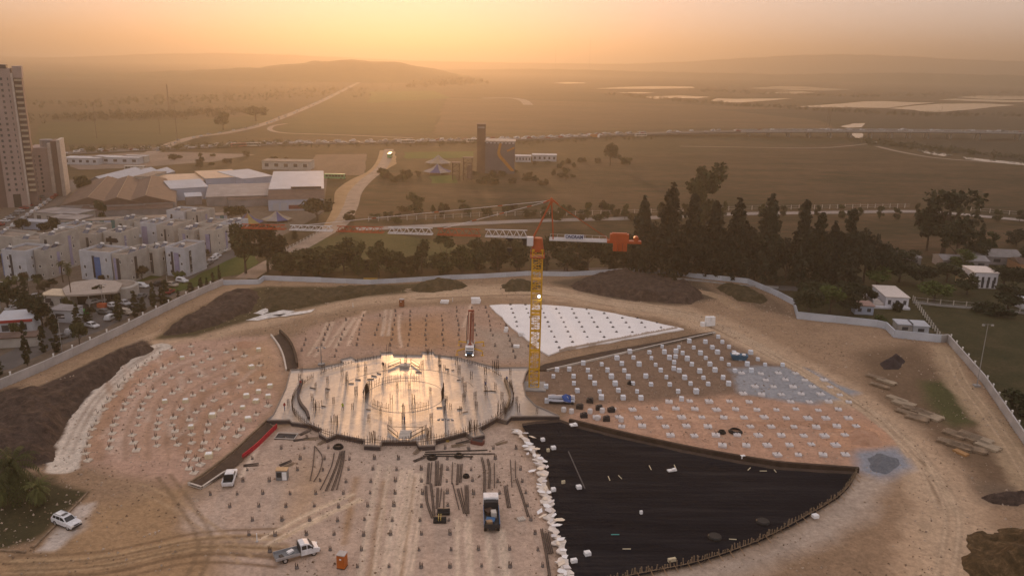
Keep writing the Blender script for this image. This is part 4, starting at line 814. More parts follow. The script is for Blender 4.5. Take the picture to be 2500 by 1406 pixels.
# ------------------------------------------------------------------ vehicles
M_vw = mat("white_paint", (.66,.68,.71), .36, var=.12, scale=1.6, spec=.45); M_grey = mat("grey_metal", (.20,.21,.22), .5, .3); M_dk = mat("dark_plastic", (.025,.025,.028), .6); M_lamp = mat("lamp_glass", (.75,.75,.7), .15); M_rl = mat("rear_lamp_red", (.35,.02,.02), .3); M_blue = mat("blue_paint", (.03,.12,.26), .45); M_orange = mat("orange_plastic", (.42,.11,.015), .55); M_redp = mat("red_paint", (.24,.045,.025), .45, var=.15); M_silver = mat("silver_rim", (.45,.45,.46), .35, .6)
def extr(mb, prof, hw, inset=0.06, m=0):
    "side profile (x,z) drawn across the width, edges eased; hw(z) gives the half width"
    n = len(prof); cx = sum(p[0] for p in prof)/n; cz = sum(p[1] for p in prof)/n; vs = []
    for s_, k in ((-1,0),(-1,1),(1,1),(1,0)):
        for x, z in prof:
            if k: vs.append((x, s_*(hw(z)-inset), z))
            else: vs.append((x+(cx-x)*.03, s_*hw(z), z+(cz-z)*.07))
    fs = [(l*n+i, l*n+(i+1) % n, (l+1)*n+(i+1) % n, (l+1)*n+i) for l in range(3) for i in range(n)]
    mb.add(vs, [tuple(range(n-1,-1,-1)), tuple(3*n+i for i in range(n))]+[f for f in _ord(fs)], m)
    return mb
def _ord(fs):
    n = len(fs)//3; return fs[n:2*n]+fs[:n]+fs[2*n:]
def fixn(me):
    bm = bmesh.new(); bm.from_mesh(me); bmesh.ops.recalc_face_normals(bm, faces=bm.faces); bm.to_mesh(me); bm.free()
wheel_me = None
def wheel(parent, x, y, r=.38, w=.26):
    t_ = MB(); t_.bar((0,-w/2,0),(0,w/2,0),r,14); o = t_.obj("wheel", M_tyre, parent, (x,y,r))
    c = MB(); c.bar((0,-w/2-.015,0),(0,w/2+.015,0),r*.58,10); c.obj("rim", M_silver, o); return o
def glassq(parent, name, pts, m=None):
    return MB().add(pts, [tuple(range(len(pts)))]).obj(name, m or M_glass, parent)
def side_glass(T, poly, hw, eps=.012):
    for s_ in (-1,1):
        pts = [(x, s_*(hw(z)+eps), z) for x, z in poly]; glassq(T, "side_window", pts if s_ > 0 else pts[::-1])
def suv(label, loc, rz, paint=None, group=None, sc=1.0):
    paint = paint or M_vw; T = thing("parked_car", label, "car", loc, rz, group, sc)
    b = MB(); hw = lambda z: .94-.05*abs(z-.75)
    extr(b, [(-2.35,.42),(2.3,.42),(2.38,.62),(2.34,.90),(2.2,1.02),(1.05,1.14),(-2.3,1.16),(-2.4,.95)], hw, .08); me = b.mesh("body", paint); fixn(me); link("body", me, T)
    b = MB(); hc = lambda z: .86-.24*max(0,(z-1.12))
    extr(b, [(1.12,1.12),(.42,1.66),(-.2,1.78),(-1.9,1.74),(-2.28,1.14)], hc, .05); me = b.mesh("cabin", paint); fixn(me); c = link("cabin", me, T)
    side_glass(T, [(.88,1.2),(.35,1.6),(-.28,1.64),(-.28,1.2)], hc); side_glass(T, [(-.36,1.2),(-.36,1.64),(-1.15,1.62),(-1.15,1.2)], hc); side_glass(T, [(-1.25,1.22),(-1.25,1.62),(-1.78,1.6),(-1.98,1.22)], hc)
    glassq(T, "windscreen", [(1.12,-.72,1.17),(1.12,.72,1.17),(.48,.64,1.65),(.48,-.64,1.65)]); glassq(T, "rear_window", [(-2.29,.7,1.2),(-2.29,-.7,1.2),(-1.97,-.62,1.66),(-1.97,.62,1.66)])
    MB().box(-.55,.05,-.45,.45,1.785,1.80).obj("sunroof", M_glass, T)
    for s_ in (-1,1):
        MB().box(-1.8,-.2,s_*.6-.025,s_*.6+.025,1.77,1.84).obj("roof_rail", M_grey, T); MB().box(2.26,2.385,s_*.7-.18,s_*.7+.18,.74,.92).obj("headlight", M_lamp, T); MB().box(-2.42,-2.33,s_*.75-.1,s_*.75+.1,.85,1.15).obj("tail_light", M_rl, T); MB().box(.85,1.05,s_*1.0-.12,s_*1.0+.12,1.12,1.28).obj("mirror", paint, T)
        for x in (-1.45,1.45): wheel(T, x, s_*.80, .40)
    MB().box(2.3,2.42,-.8,.8,.44,.66).obj("bumper", M_dk, T); MB().box(2.33,2.395,-.42,.42,.74,.9).obj("grille", M_dk, T); MB().box(-2.35,2.3,-.93,.93,.30,.43).obj("sill", M_dk, T)
    return T
def heading(a, b):
    d = at(*b)-at(*a); return math.atan2(d.y, d.x)
G0 = .27
suv("white off-road car parked on the pale gravel patch at bottom left", at(164,1285)+Vector((0,0,G0)), heading((140,1272),(190,1292)))
def pickup(label, loc, rz):
    T = thing("pickup_truck", label, "pickup truck", loc, rz); hw = lambda z: .92-.05*abs(z-.75)
    b = MB(); extr(b, [(-2.55,.5),(2.55,.5),(2.6,.75),(2.5,1.0),(1.4,1.08),(-.75,1.08),(-.75,.78),(-2.6,.78)], hw, .08); me = b.mesh("body", M_vw); fixn(me); link("body", me, T)
    b = MB(); hc = lambda z: .85-.24*max(0,(z-1.05)); extr(b, [(1.45,1.05),(.8,1.62),(-.45,1.66),(-.78,1.05)], hc, .05); me = b.mesh("cabin", M_vw); fixn(me); link("cabin", me, T)
    side_glass(T, [(1.2,1.13),(.75,1.55),(.3,1.58),(.3,1.13)], hc); side_glass(T, [(.22,1.13),(.22,1.58),(-.4,1.58),(-.62,1.13)], hc)
    glassq(T, "windscreen", [(1.46,-.7,1.1),(1.46,.7,1.1),(.86,.62,1.6),(.86,-.62,1.6)]); glassq(T, "rear_window", [(-.80,.66,1.12),(-.80,-.66,1.12),(-.52,-.6,1.58),(-.52,.6,1.58)])
    for s_ in (-1,1):
        MB().box(-2.6,-.78,s_*.88-.05,s_*.88+.05,.78,1.2).obj("bed_side", M_vw, T); MB().box(-2.64,-2.58,s_*.8-.08,s_*.8+.08,.85,1.12).obj("tail_light", M_rl, T); MB().box(2.5,2.61,s_*.7-.16,s_*.7+.16,.78,.95).obj("headlight", M_lamp, T)
        for x in (-1.6,1.6): wheel(T, x, s_*.78, .38)
    MB().box(-2.66,-2.58,-.9,.9,.78,1.2).obj("tailgate", M_vw, T); MB().box(-2.55,-.8,-.82,.82,.79,.84).obj("bed_floor", M_dk, T)
    mb = MB(); mb.box(-1.0,-.92,-.8,.8,.84,1.75); mb.box(-1.5,-.92,-.8,-.74,1.3,1.4); mb.box(-1.5,-.92,.74,.8,1.3,1.4); mb.obj("roll_bar", M_dk, T)
    return T
pickup("white pickup with dark cargo bed parked by the end of the sloping trench", at(562,1178)+Vector((0,0,G0)), heading((560,1185),(568,1160)))
def flatbed(label, loc, rz):
    T = thing("flatbed_truck", label, "truck", loc, rz); hw = lambda z: 1.0-.04*abs(z-1)
    b = MB(); extr(b, [(.35,.5),(3.0,.5),(3.1,.8),(2.95,1.15),(2.35,1.35),(.35,1.4)], hw, .08); me = b.mesh("body", M_vw); fixn(me); link("body", me, T)
    b = MB(); hc = lambda z: .95-.12*max(0,(z-1.3)); extr(b, [(2.3,1.34),(1.65,2.05),(1.0,2.25),(.35,2.2),(.35,1.34)], hc, .06); me = b.mesh("cabin", M_vw); fixn(me); link("cabin", me, T)
    side_glass(T, [(2.05,1.42),(1.6,1.95),(1.3,2.0),(1.3,1.42)], hc); side_glass(T, [(1.2,1.42),(1.2,2.02),(.5,2.02),(.5,1.42)], hc); glassq(T, "windscreen", [(2.32,-.8,1.4),(2.32,.8,1.4),(1.72,.72,2.03),(1.72,-.72,2.03)])
    MB().box(-3.2,.3,-1.0,1.0,.72,.84).obj("bed_floor", M_grey, T)
    for s_ in (-1,1):
        MB().box(-3.2,.25,s_*1.02-.03,s_*1.02+.03,.74,1.16).obj("bed_side", mat("aluminium_side",(.42,.43,.45),.4,.5), T); MB().box(2.95,3.12,s_*.8-.16,s_*.8+.16,.85,1.05).obj("headlight", M_lamp, T); MB().box(1.9,2.05,s_*1.1-.1,s_*1.1+.1,1.4,1.7).obj("mirror", M_dk, T)
        for x in (-1.9,2.2): wheel(T, x, s_*.82, .40)
    MB().box(-3.25,-3.2,-1.0,1.0,.74,1.16).obj("tailgate", M_grey, T); MB().box(.25,.31,-1.0,1.0,.8,2.0).obj("headboard", M_dk, T); MB().box(-3.1,3.0,-.45,.45,.42,.6).obj("chassis", M_dk, T)
    mb = MB(); mb.cbox((-.9,.2,1.0),(.9,.6,.3),.4); mb.obj("tool_box", M_foam, T); MB().cbox((-2.3,-.3,.95),(.5,.7,.2),.2).obj("load_sack", M_dk, T); MB().box(3.0,3.16,-.9,.9,.5,.78).obj("bumper", M_dk, T)
    return T
flatbed("white crew-cab flatbed truck with empty grey bed near the bottom edge", at(726,1362)+Vector((0,0,G0)), heading((690,1370),(765,1350)))
def lorry(label, loc, rz):
    T = thing("lorry", label, "truck", loc, rz); hw = lambda z: 1.2
    b = MB(); extr(b, [(1.9,.7),(3.9,.7),(3.98,1.3),(3.85,2.0),(3.6,2.75),(2.0,2.8),(1.9,2.6)], hw, .1); me = b.mesh("cab", M_vw); fixn(me); link("cab", me, T)
    glassq(T, "windscreen", [(3.93,-1.0,1.75),(3.93,1.0,1.75),(3.68,.95,2.55),(3.68,-.95,2.55)]); glassq(T, "rear_window", [(1.89,.8,1.8),(1.89,-.8,1.8),(1.89,-.8,2.5),(1.89,.8,2.5)]); side_glass(T, [(3.6,1.8),(3.45,2.5),(2.5,2.5),(2.5,1.8)], hw)
    MB().box(-4.0,1.7,-1.2,1.2,1.0,1.15).obj("bed_floor", M_dk, T); MB().box(-4.0,3.6,-.5,.5,.6,.98).obj("chassis", M_dk, T)
    for s_ in (-1,1):
        MB().box(-4.0,1.65,s_*1.2-.04,s_*1.2+.04,1.15,1.75).obj("bed_side", M_blue, T)
        for x in (-3.0,-1.8,2.8): wheel(T, x, s_*1.0, .5, .4)
    MB().box(-4.06,-4.0,-1.2,1.2,1.15,1.7).obj("tailgate", M_dk, T); MB().box(1.0,1.75,-1.15,1.15,1.15,2.5).obj("headboard", M_dk, T)
    MB().cbox((-.9,-.35,1.6),(1.1,.8,.9),.1).obj("load_crate", M_conc, T); MB().cbox((-3.2,.4,1.5),(.7,.9,.6),.2).obj("load_box", M_wood, T); MB().cbox((.1,.3,1.45),(1.3,1.2,.5),.5).obj("load_bundle", M_steel, T); MB().cbox((-2.2,.2,1.35),(1.2,1.4,.3),-.2).obj("load_sheet", M_blue, T)
    return T
lorry("dark-bedded lorry with white cab seen from behind among the pile heads", at(1199,1272)+Vector((0,0,G0)), heading((1200,1300),(1196,1230)))
# concrete pump truck with folded red boom and spread yellow legs
pt = thing("concrete_pump_truck", "concrete pump truck facing us with raised red boom and yellow outriggers", "pump truck", at(1147,868)+Vector((0,0,G0)), R_(-90), None, .86)
b = MB(); extr(b, [(0.2,.6),(2.2,.6),(2.3,1.3),(2.2,2.0),(2.0,2.85),(.3,2.9)], lambda z: 1.22, .1); me = b.mesh("cab", M_vw); fixn(me); link("cab", me, pt)
glassq(pt, "windscreen", [(2.29,-1.05,1.6),(2.29,1.05,1.6),(2.06,1.0,2.6),(2.06,-1.0,2.6)]); MB().box(2.25,2.36,-1.2,1.2,.45,1.0).obj("bumper", M_dk, pt); MB().box(2.24,2.32,-.9,.9,1.05,1.5).obj("grille", M_blue, pt)
for s_ in (-1,1):
    MB().box(2.3,2.40,s_*.95-.14,s_*.95+.14,.65,.85).obj("headlight", mat("lit_headlight",(.9,.9,.85),.3,emit=((1,.95,.85),2.5)), pt)
    for x in (1.2,-3.6,-4.9,-6.1): wheel(pt, x, s_*1.0, .52, .4)
    for x0, x1, yy in ((-1.2,.6,3.6),(-5.8,-7.6,3.6)):
        mb = MB(); mb.bar((x0,s_*.9,1.5),(x1,s_*yy,1.25),.22,4); mb.bar((x1,s_*yy,1.3),(x1,s_*yy,.1),.12,5); mb.box(x1-.4,x1+.4,s_*yy-.4,s_*yy+.4,0,.1); mb.obj("outrigger", M_cy, pt)
MB().box(-7.4,.1,-1.0,1.0,1.0,1.5).obj("chassis", M_dk, pt); MB().box(-6.8,-1.6,-1.1,1.1,1.5,2.0).obj("deck", M_grey, pt); MB().lathe([(.7,1.5),(.65,2.6),(.5,3.0)],10,0,(-.8,0,0)).obj("turret", M_redp, pt)
bh = ztop(at(1147,872), 752)
mb = MB(); mb.bar((-.8,0,2.6),(-1.6,.15,bh*.96),.24,4,0,.18); mb.obj("boom_arm", M_redp, pt); MB().bar((-1.6,.5,bh),(-.9,.55,3.3),.15,4).obj("boom_arm", M_redp, pt); MB().bar((-.9,.9,3.0),(-1.5,.95,bh*.97),.12,4).obj("boom_arm", M_redp, pt); MB().bar((-1.5,-.5,bh*.98),(-.6,-.6,4.2),.11,4).obj("boom_arm", M_redp, pt)
mb = MB(); mb.bar((-1.7,-.6,bh),(-1.7,1.05,bh),.3,8); mb.obj("boom_joint", M_redp, pt); mb = MB(); mb.tube([(-1.4,-.8,bh*.9),(-.9,-.95,bh*.5),(-.7,-.9,3.2)],.1,5); mb.obj("delivery_hose", M_black, pt)
# ------------------------------------------------------------------ small site things
def toilet(px, py, lab, m):
    T = thing("portable_toilet", lab, "toilet", at(px,py)+Vector((0,0,G0)), R_(-12)); MB().box(-.58,.58,-.58,.58,.08,2.1).obj("cabin", m, T); MB().prism([(-.62,-.62),(.62,-.62),(.62,.62),(-.62,.62)],2.1,2.22).obj("roof", mat("grey_white_roof",(.45,.43,.42),.6), T); MB().box(-.45,.45,-.61,-.58,.15,1.95).obj("door", m, T); MB().box(-.14,.14,-.63,-.611,1.45,1.68).obj("sign_plate", M_foam, T); MB().box(-.62,.62,-.62,.62,0,.08).obj("base", M_dk, T)
toilet(836,1387,"orange portable toilet at the bottom edge of the sandy field", M_orange)
toilet(981,750,"rust-orange cabin standing alone at the far edge of the upper field", mat("rust_cabin",(.24,.085,.03),.7))
T = thing("site_booth", "small booth with tan roof and white door near the sloping trench", "booth", at(690,1172)+Vector((0,0,G0)), R_(3))
MB().box(-.95,.95,-.6,.6,0,1.8).obj("cabin", M_grey, T); MB().box(-1.0,1.0,-.65,.65,1.8,1.92).obj("roof", mat("tan_board",(.50,.33,.18),.7), T); MB().box(.1,.85,-.63,-.60,.1,1.6).obj("door", M_foam, T); MB().box(-.8,-.05,-.63,-.60,.6,1.5).obj("opening", M_dk, T)
def slabs(px, py, n, lab, w=2.6, d=1.3, h=.55, rz=0.0, spread=0.0):
    T = thing("foam_stack", lab, "foam stack", at(px,py)+Vector((0,0,G0)), rz)
    for k in range(n): MB().box(-w/2,w/2,-d/2,d/2,0,h*.96).obj("foam_slab", M_foam, T, (random.uniform(-.2,.2)+spread*(k % 2), random.uniform(-.1,.1), h*k), random.uniform(-.06,.06))
slabs(1085,742,2,"low stack of two white foam slabs behind the pump truck",2.4,1.2,.45)
slabs(1160,742,3,"staggered stack of white foam slabs behind the raised red boom",2.6,1.4,.55,.1,.3)
slabs(1236,812,2,"upright white foam slabs in the field left of the crane mast",1.0,.9,.6)
slabs(1273,822,2,"wide white foam slabs just left of the crane mast",1.6,1.0,.5)
slabs(1260,850,1,"flat white foam slab lying left of the crane mast",1.5,1.0,.6)
T = thing("foam_stack", "tall white foam block pile at the right tip of the white floor", "foam stack", at(1727,797)+Vector((0,0,G0)), .2)
for x, y, z, s_ in ((0,0,0,1.3),(1.35,.1,0,1.3),(0,.1,1.32,1.2),(1.3,0,1.32,1.2),(-1.5,-.2,0,1.1)): MB().box(-s_/2,s_/2,-s_/2,s_/2,0,s_).obj("foam_slab", M_foam, T, (x,y,z))
T = thing("skip", "blue skip heaped with white bags among the foam cubes", "skip", at(1803,880)+Vector((0,0,G0)), -.1)
MB().add([(-1.6,-.8,.1),(1.6,-.8,.1),(1.6,.8,.1),(-1.6,.8,.1),(-2.1,-1.0,1.3),(2.1,-1.0,1.3),(2.1,1.0,1.3),(-2.1,1.0,1.3)],((0,3,2,1),(0,1,5,4),(1,2,6,5),(2,3,7,6),(3,0,4,7),(4,5,6,7))).obj("container", mat("skip_blue",(.03,.11,.19),.5,var=.2), T)
for k in range(6): MB().lathe([(.3,0),(.5,.15),(.45,.4),(.15,.5)],7,0,(random.uniform(-1.4,1.4),random.uniform(-.5,.5),1.25)).obj("bag", M_foam, T)
T = thing("tarpaulin_stall", "low stall under white and blue tarpaulins beside the crane foot", "stall", at(1370,985)+Vector((0,0,G0)), -.05)
MB().box(-2.6,2.6,-1.0,1.2,0,1.3).obj("frame", M_dk, T)
mb = MB(); N = 10; vs = [(-2.8+5.6*i/N, -1.3+2.7*j/4, 1.9-.18*j+.25*mnoise.noise(Vector((i*.6,j*.8,3)))-(1.2 if j == 0 else 0)) for j in range(5) for i in range(N+1)]
mb.add(vs, [(j*(N+1)+i, j*(N+1)+i+1, (j+1)*(N+1)+i+1, (j+1)*(N+1)+i) for j in range(4) for i in range(N)]); tp = mb.obj("tarpaulin", mat("pale_tarp",(.42,.44,.50),.6,var=.15), T)
mb = MB(); mb.add([(.5,-1.34,.9),(2.0,-1.36,.6),(2.0,-1.0,2.05),(.9,-.3,2.12),(0,-1.1,1.95)],[(0,1,2,3,4)]); mb.obj("blue_tarpaulin", mat("tarp_blue",(.03,.09,.33),.5), tp)
# clutter of drums and crates by the stall
random.seed(21)
for x, y, k, lab in [(1415,1000,0,"dark crate right of the tarpaulin stall"),(1440,1012,1,"white drum in the clutter right of the stall"),(1425,1022,0,"black crate in front of the clutter by the stall"),(1462,1003,0,"black upright crate beside the leaning white sack"),(1470,1010,1,"grey-white sack pile in the clutter by the stall"),(1492,1008,0,"black crate at the right end of the clutter"),(1458,1028,1,"white block at the front of the clutter"),(1480,1030,0,"dark crate at the front of the clutter"),(1516,1032,1,"pale block right of the clutter, upright"),(1440,985,0,"dark bundle behind the clutter"),(1395,1012,1,"pale drum just right of the stall"),(1376,1008,1,"grey drum in front of the stall")]:
    mb = MB()
    if k: mb.lathe([(.5,0),(.55,.3),(.5,1.0),(.3,1.1)], 8)
    else: mb.box(-.7,.7,-.5,.5,0,.9); mb.box(-.6,.6,-.52,-.5,.1,.4); mb.cbox((.1,.1,1.0),(.9,.6,.25),.5)
    tag(mb.obj("drum" if k else "crate", M_foams[2] if k else M_dk, None, at(x,y)+Vector((0,0,G0-.05)), random.uniform(-.4,.4)), lab, "drum" if k else "crate")
# reinforcing bars, pipes and hoses on the lower field
def bundle(px, lab, n=1, r=.09, m=None, gap=.25, name="steel_pipe"):
    pts = P(px, .42); o = pts[0].copy(); T = thing(name, lab, "pipe", o)
    d = (pts[-1]-pts[0]).normalized(); nn = Vector((-d.y,d.x,0)); pp = smooth_path(pts,4) if len(pts) > 2 else pts
    for k in range(n): MB().tube([p-o+nn*(gap*(k-(n-1)/2))+Vector((0,0,.02*k)) for p in pp], r, 5).obj("pipe", m or M_pipe, T)
M_pipe = mat("grey_brown_pipe", (.075,.058,.05), .7, .2, var=.25)
for i, (pxl, n) in enumerate([([(768,1088),(765,1130),(757,1172)],1),([(770,1090),(787,1115),(780,1150),(766,1174)],1),([(816,1105),(808,1140),(782,1194)],1),([(832,1102),(820,1140),(796,1197)],2),([(838,1100),(830,1140),(811,1195)],2),([(842,1100),(836,1140),(822,1194)],1),([(1047,1130),(1044,1180)],2),([(1054,1128),(1050,1180)],1),([(1067,1125),(1066,1184)],3),([(1079,1132),(1074,1184)],2),([(1105,1128),(1103,1180)],1),([(1119,1132),(1116,1182)],2),([(1127,1132),(1124,1176)],2),([(1176,1116),(1183,1150),(1182,1208)],2),([(1191,1120),(1196,1150),(1194,1191)],2),([(1207,1130),(1207,1190)],1),([(1040,1185),(1043,1225),(1056,1263)],2),([(1052,1180),(1056,1215),(1060,1260)],2),([(1069,1190),(1067,1240)],2),([(1078,1192),(1073,1236)],1),([(1084,1198),(1083,1246)],1),([(1105,1178),(1121,1243)],1),([(1118,1192),(1134,1252)],2),([(1126,1190),(1140,1258)],1),([(1139,1184),(1141,1252)],3),([(1234,1185),(1243,1238)],3),([(1246,1122),(1250,1188)],1),([(1258,1124),(1259,1165)],1),([(1261,1168),(1275,1210),(1290,1260)],2),([(1322,1290),(1332,1340),(1342,1404)],2),([(1333,1300),(1344,1350)],4)]):
    bundle(pxl, "dark %s of steel pipe on the sandy field, %s from the left" % ("bundle" if n > 1 else "length", ordn(i)), n)
for a, b, lab in [((1038,1103),(1190,1098),"thick black pipe lying across below the slab"),((1036,1108),(1208,1107),"thin black pipe lying across, second below the slab"),((1032,1112),(1155,1114),"shorter dark pipe lying across, third below the slab")]: bundle([a,b], lab, 1, .11, M_black, name="black_pipe")
def coil(px, py, lab, r=.9, up=False):
    T = thing("hose_coil", lab, "coil", at(px,py)+Vector((0,0,G0)), random.random()*3)
    for k in range(3):
        pts = [Vector((r*(1-.12*k)*math.cos(t_*.5236), r*(1-.12*k)*math.sin(t_*.5236), .15+.16*k)) for t_ in range(13)]; MB().tube(pts,.12,5).obj("hose_loop", M_black, T)
for x, y, lab, r in [(826,1096,"black hose coil left below the round slab",.9),(1055,1122,"black hose coil at the top of the left pipe rows",.9),(1120,1118,"black hose coil under the long cross pipes",.8),(1138,1168,"small black coil between the pipe rows",.5),(1762,1060,"small black coil on the pink right field",.7),(1795,1058,"large black coil on the pink right field",1.3),(1540,940,"black hose coil among the foam cubes",.8)]: coil(x, y, lab, r)
for x, y, lab in [(1083,1257,"upper black roll left of the lorry"),(1074,1277,"lower black roll with yellow straps left of the lorry")]:
    T = thing("membrane_roll", lab, "roll", at(x,y)+Vector((0,0,G0)), .05)
    for k in range(3): MB().bar((-1.0,.35*(k-1),.32+(.3 if k == 1 else 0)),(1.0,.35*(k-1),.32+(.3 if k == 1 else 0)),.33,10).obj("roll", M_black, T)
    if "yellow" in lab:
        for sx in (-.2,.15): MB().box(sx-.04,sx+.04,-.75,.75,.62,1.0).obj("strap", mat("strap_yellow",(.5,.38,.1),.6), T)
T = thing("pallet", "small pale pallet of blocks right of the lorry", "pallet", at(1272,1272)+Vector((0,0,G0)), .4)
for k in range(4): MB().box(-.6+k*.32,-.34+k*.32,-.45,.45,.0,.3).obj("block", M_conc, T)
# open boxes and mats below the slab's left corner
T = thing("open_tray", "dark open tray with white rim below the slab's left corner", "tray", at(699,1070)+Vector((0,0,G0)), -.05)
MB().box(-1.9,1.9,-1.2,1.2,0,.12).obj("base", M_dk, T)
for a, b in (((-1.9,-1.2),(1.9,-1.2)),((1.9,-1.2),(1.9,1.2)),((1.9,1.2),(-1.9,1.2)),((-1.9,1.2),(-1.9,-1.2))): MB().bar((*a,.3),(*b,.3),.09,4).obj("rim", M_conc, T)
T = thing("steel_basket", "rusty red box basket below the slab's front right corner", "basket", at(1166,1086)+Vector((0,0,G0)), -.35); MB().box(-1.2,1.2,-.6,.6,0,.7).obj("box", mat("rust_red",(.13,.04,.03),.7), T); MB().box(-1.0,1.0,-.45,.45,.701,.72).obj("content", M_dk, T)
random.seed(3)
for i, (x, y) in enumerate([(745,1060),(760,1075),(735,1078),(790,1082),(1130,1085),(1120,1092),(700,1135),(705,1142),(615,1140),(1020,1105),(1025,1125),(1225,1085)]):
    mb = MB()
    for k in range(4): a_ = random.random()*.6+.4; mb.bar((-1.4,k*.18-.3,.1+.04*k),(1.2+random.uniform(-.4,.4),k*.2-.3+random.uniform(-.3,.3),.12+.05*k),.07,4)
    tag(mb.obj("timber_pile", M_wood2 if i % 2 else M_pipe, None, at(x,y)+Vector((0,0,G0)), random.uniform(.2,1.2)), "loose timber and bars on sand below the slab, %s from the left" % ordn(sorted(range(12), key=lambda q: [745,760,735,790,1130,1120,700,705,615,1020,1025,1225][q]).index(i)), "timber pile")
# light masts
def light_mast(px, py, pyt, lab, heads=2, m=None, arm=.9):
    p = at(px,py); h = ztop(p,pyt); T = thing("light_mast", lab, "lamp post", p+Vector((0,0,.1))); MB().bar((0,0,0),(0,0,h),.11,6,0,.06).obj("pole", m or M_grey, T)
    MB().bar((-arm,0,h-.1),(arm,0,h-.1),.05,4).obj("cross_arm", M_grey, T)
    for s_ in ((-1,1) if heads == 2 else (-1,-.4,.4,1)): MB().box(s_*arm-.25,s_*arm+.25,-.2,.15,h-.45,h-.1).obj("lamp_head", M_silver, T)
    MB().box(-.7,.7,-.6,.6,0,.5).obj("base", M_conc2 if py < 1000 else mat("mast_base_yellow",(.32,.22,.05),.7), T)
light_mast(785,893,847,"light mast on a rusty base at the slab's far left corner")
light_mast(1088,1078,1022,"light mast with twin lamp heads in front of the slab", 4, None, 1.3)
light_mast(2384,945,792,"tall lamp post outside the right boundary wall", 2, M_conc2, 1.0)
# timber stacks on the right storage ground
random.seed(17)
TSP = [(2205,990,6),(2228,1003,5),(2250,1012,6),(2270,1022,7),(2215,1012,4),(2240,1026,6),(2190,978,4),(2330,1065,6),(2360,1072,8),(2390,1080,7),(2318,1085,5),(2345,1095,5),(2410,1095,6),(2380,1102,5),(2140,925,4),(2165,935,4),(2150,945,3)]
for i, (x, y, n) in enumerate(TSP):
    order = sorted(range(len(TSP)), key=lambda q: TSP[q][1]).index(i)
    T = thing("timber_stack", "stack of weathered timber boards on the right storage ground, %s from the back" % ordn(order), "timber stack", at(x,y)+Vector((0,0,G0)), R_(-48)+random.uniform(-.2,.2), "timber stacks")
    pm = MB().box(-2.1,2.1,-.2,.2,0,.15).mesh("plank", M_wood2 if i % 3 else mat("pale_planks",(.34,.27,.19),.85,var=.25))
    for k in range(n*3): link("plank", pm, T, (random.uniform(-.25,.25), (k % n)*.43-1.0, .02+.16*(k//n)), random.uniform(-.05,.05))
T = thing("timber_board", "single orange-brown board stack below the long timber stacks", "timber stack", at(2345,1110)+Vector((0,0,G0)), R_(-62)); MB().box(-1.3,1.3,-.6,.6,0,.4).obj("board", mat("orange_ply",(.36,.2,.08),.7), T)
# white plastic film and wet streaks by the left bank
for i, pxp in enumerate([[(600,782),(640,768),(690,757),(720,760),(680,772),(630,782)],[(660,770),(720,762),(770,754),(760,762),(700,772)],[(618,765),(650,752),(672,755),(640,768)]]):
    pts = jag(P(pxp,.42),.5,1.2); o = pts[0].copy(); tag(MB().prism([p-o for p in pts],0,.03).obj("plastic_film", mat("plastic_film",(.62,.60,.57),.35,var=.25,scale=.5), None, o), "pale plastic film lying beside the weedy bank, %s piece" % ("left","right","upper")[i], "plastic film")
# kerb edges at bottom left
ribbon_wall("kerb_beam", [(82,1338),(140,1280),(180,1240),(215,1203)], .3, .25, M_wood2, "straight timber edging behind the white off-road car", "kerb", .2)
ribbon_wall("kerb_beam", [(-20,1344),(30,1347),(62,1350)], .3, .25, M_wood2, "short timber edging at the bottom left corner of the grass", "kerb", .2)
for x, y, yt, lab in [(628,1325,1304,"white marker post left of the flatbed truck"),(862,752,741,"white marker post at the far edge of the upper field"),(1105,738,728,"white marker post behind the foam slabs")]:
    p = at(x,y); T = thing("marker_post", lab, "post", p+Vector((0,0,.2))); MB().bar((0,0,0),(0,0,max(1.0,ztop(p,yt))),.07,5).obj("post", M_foam, T); MB().box(-.2,.2,-.2,.2,0,.1).obj("foot", M_conc2, T)
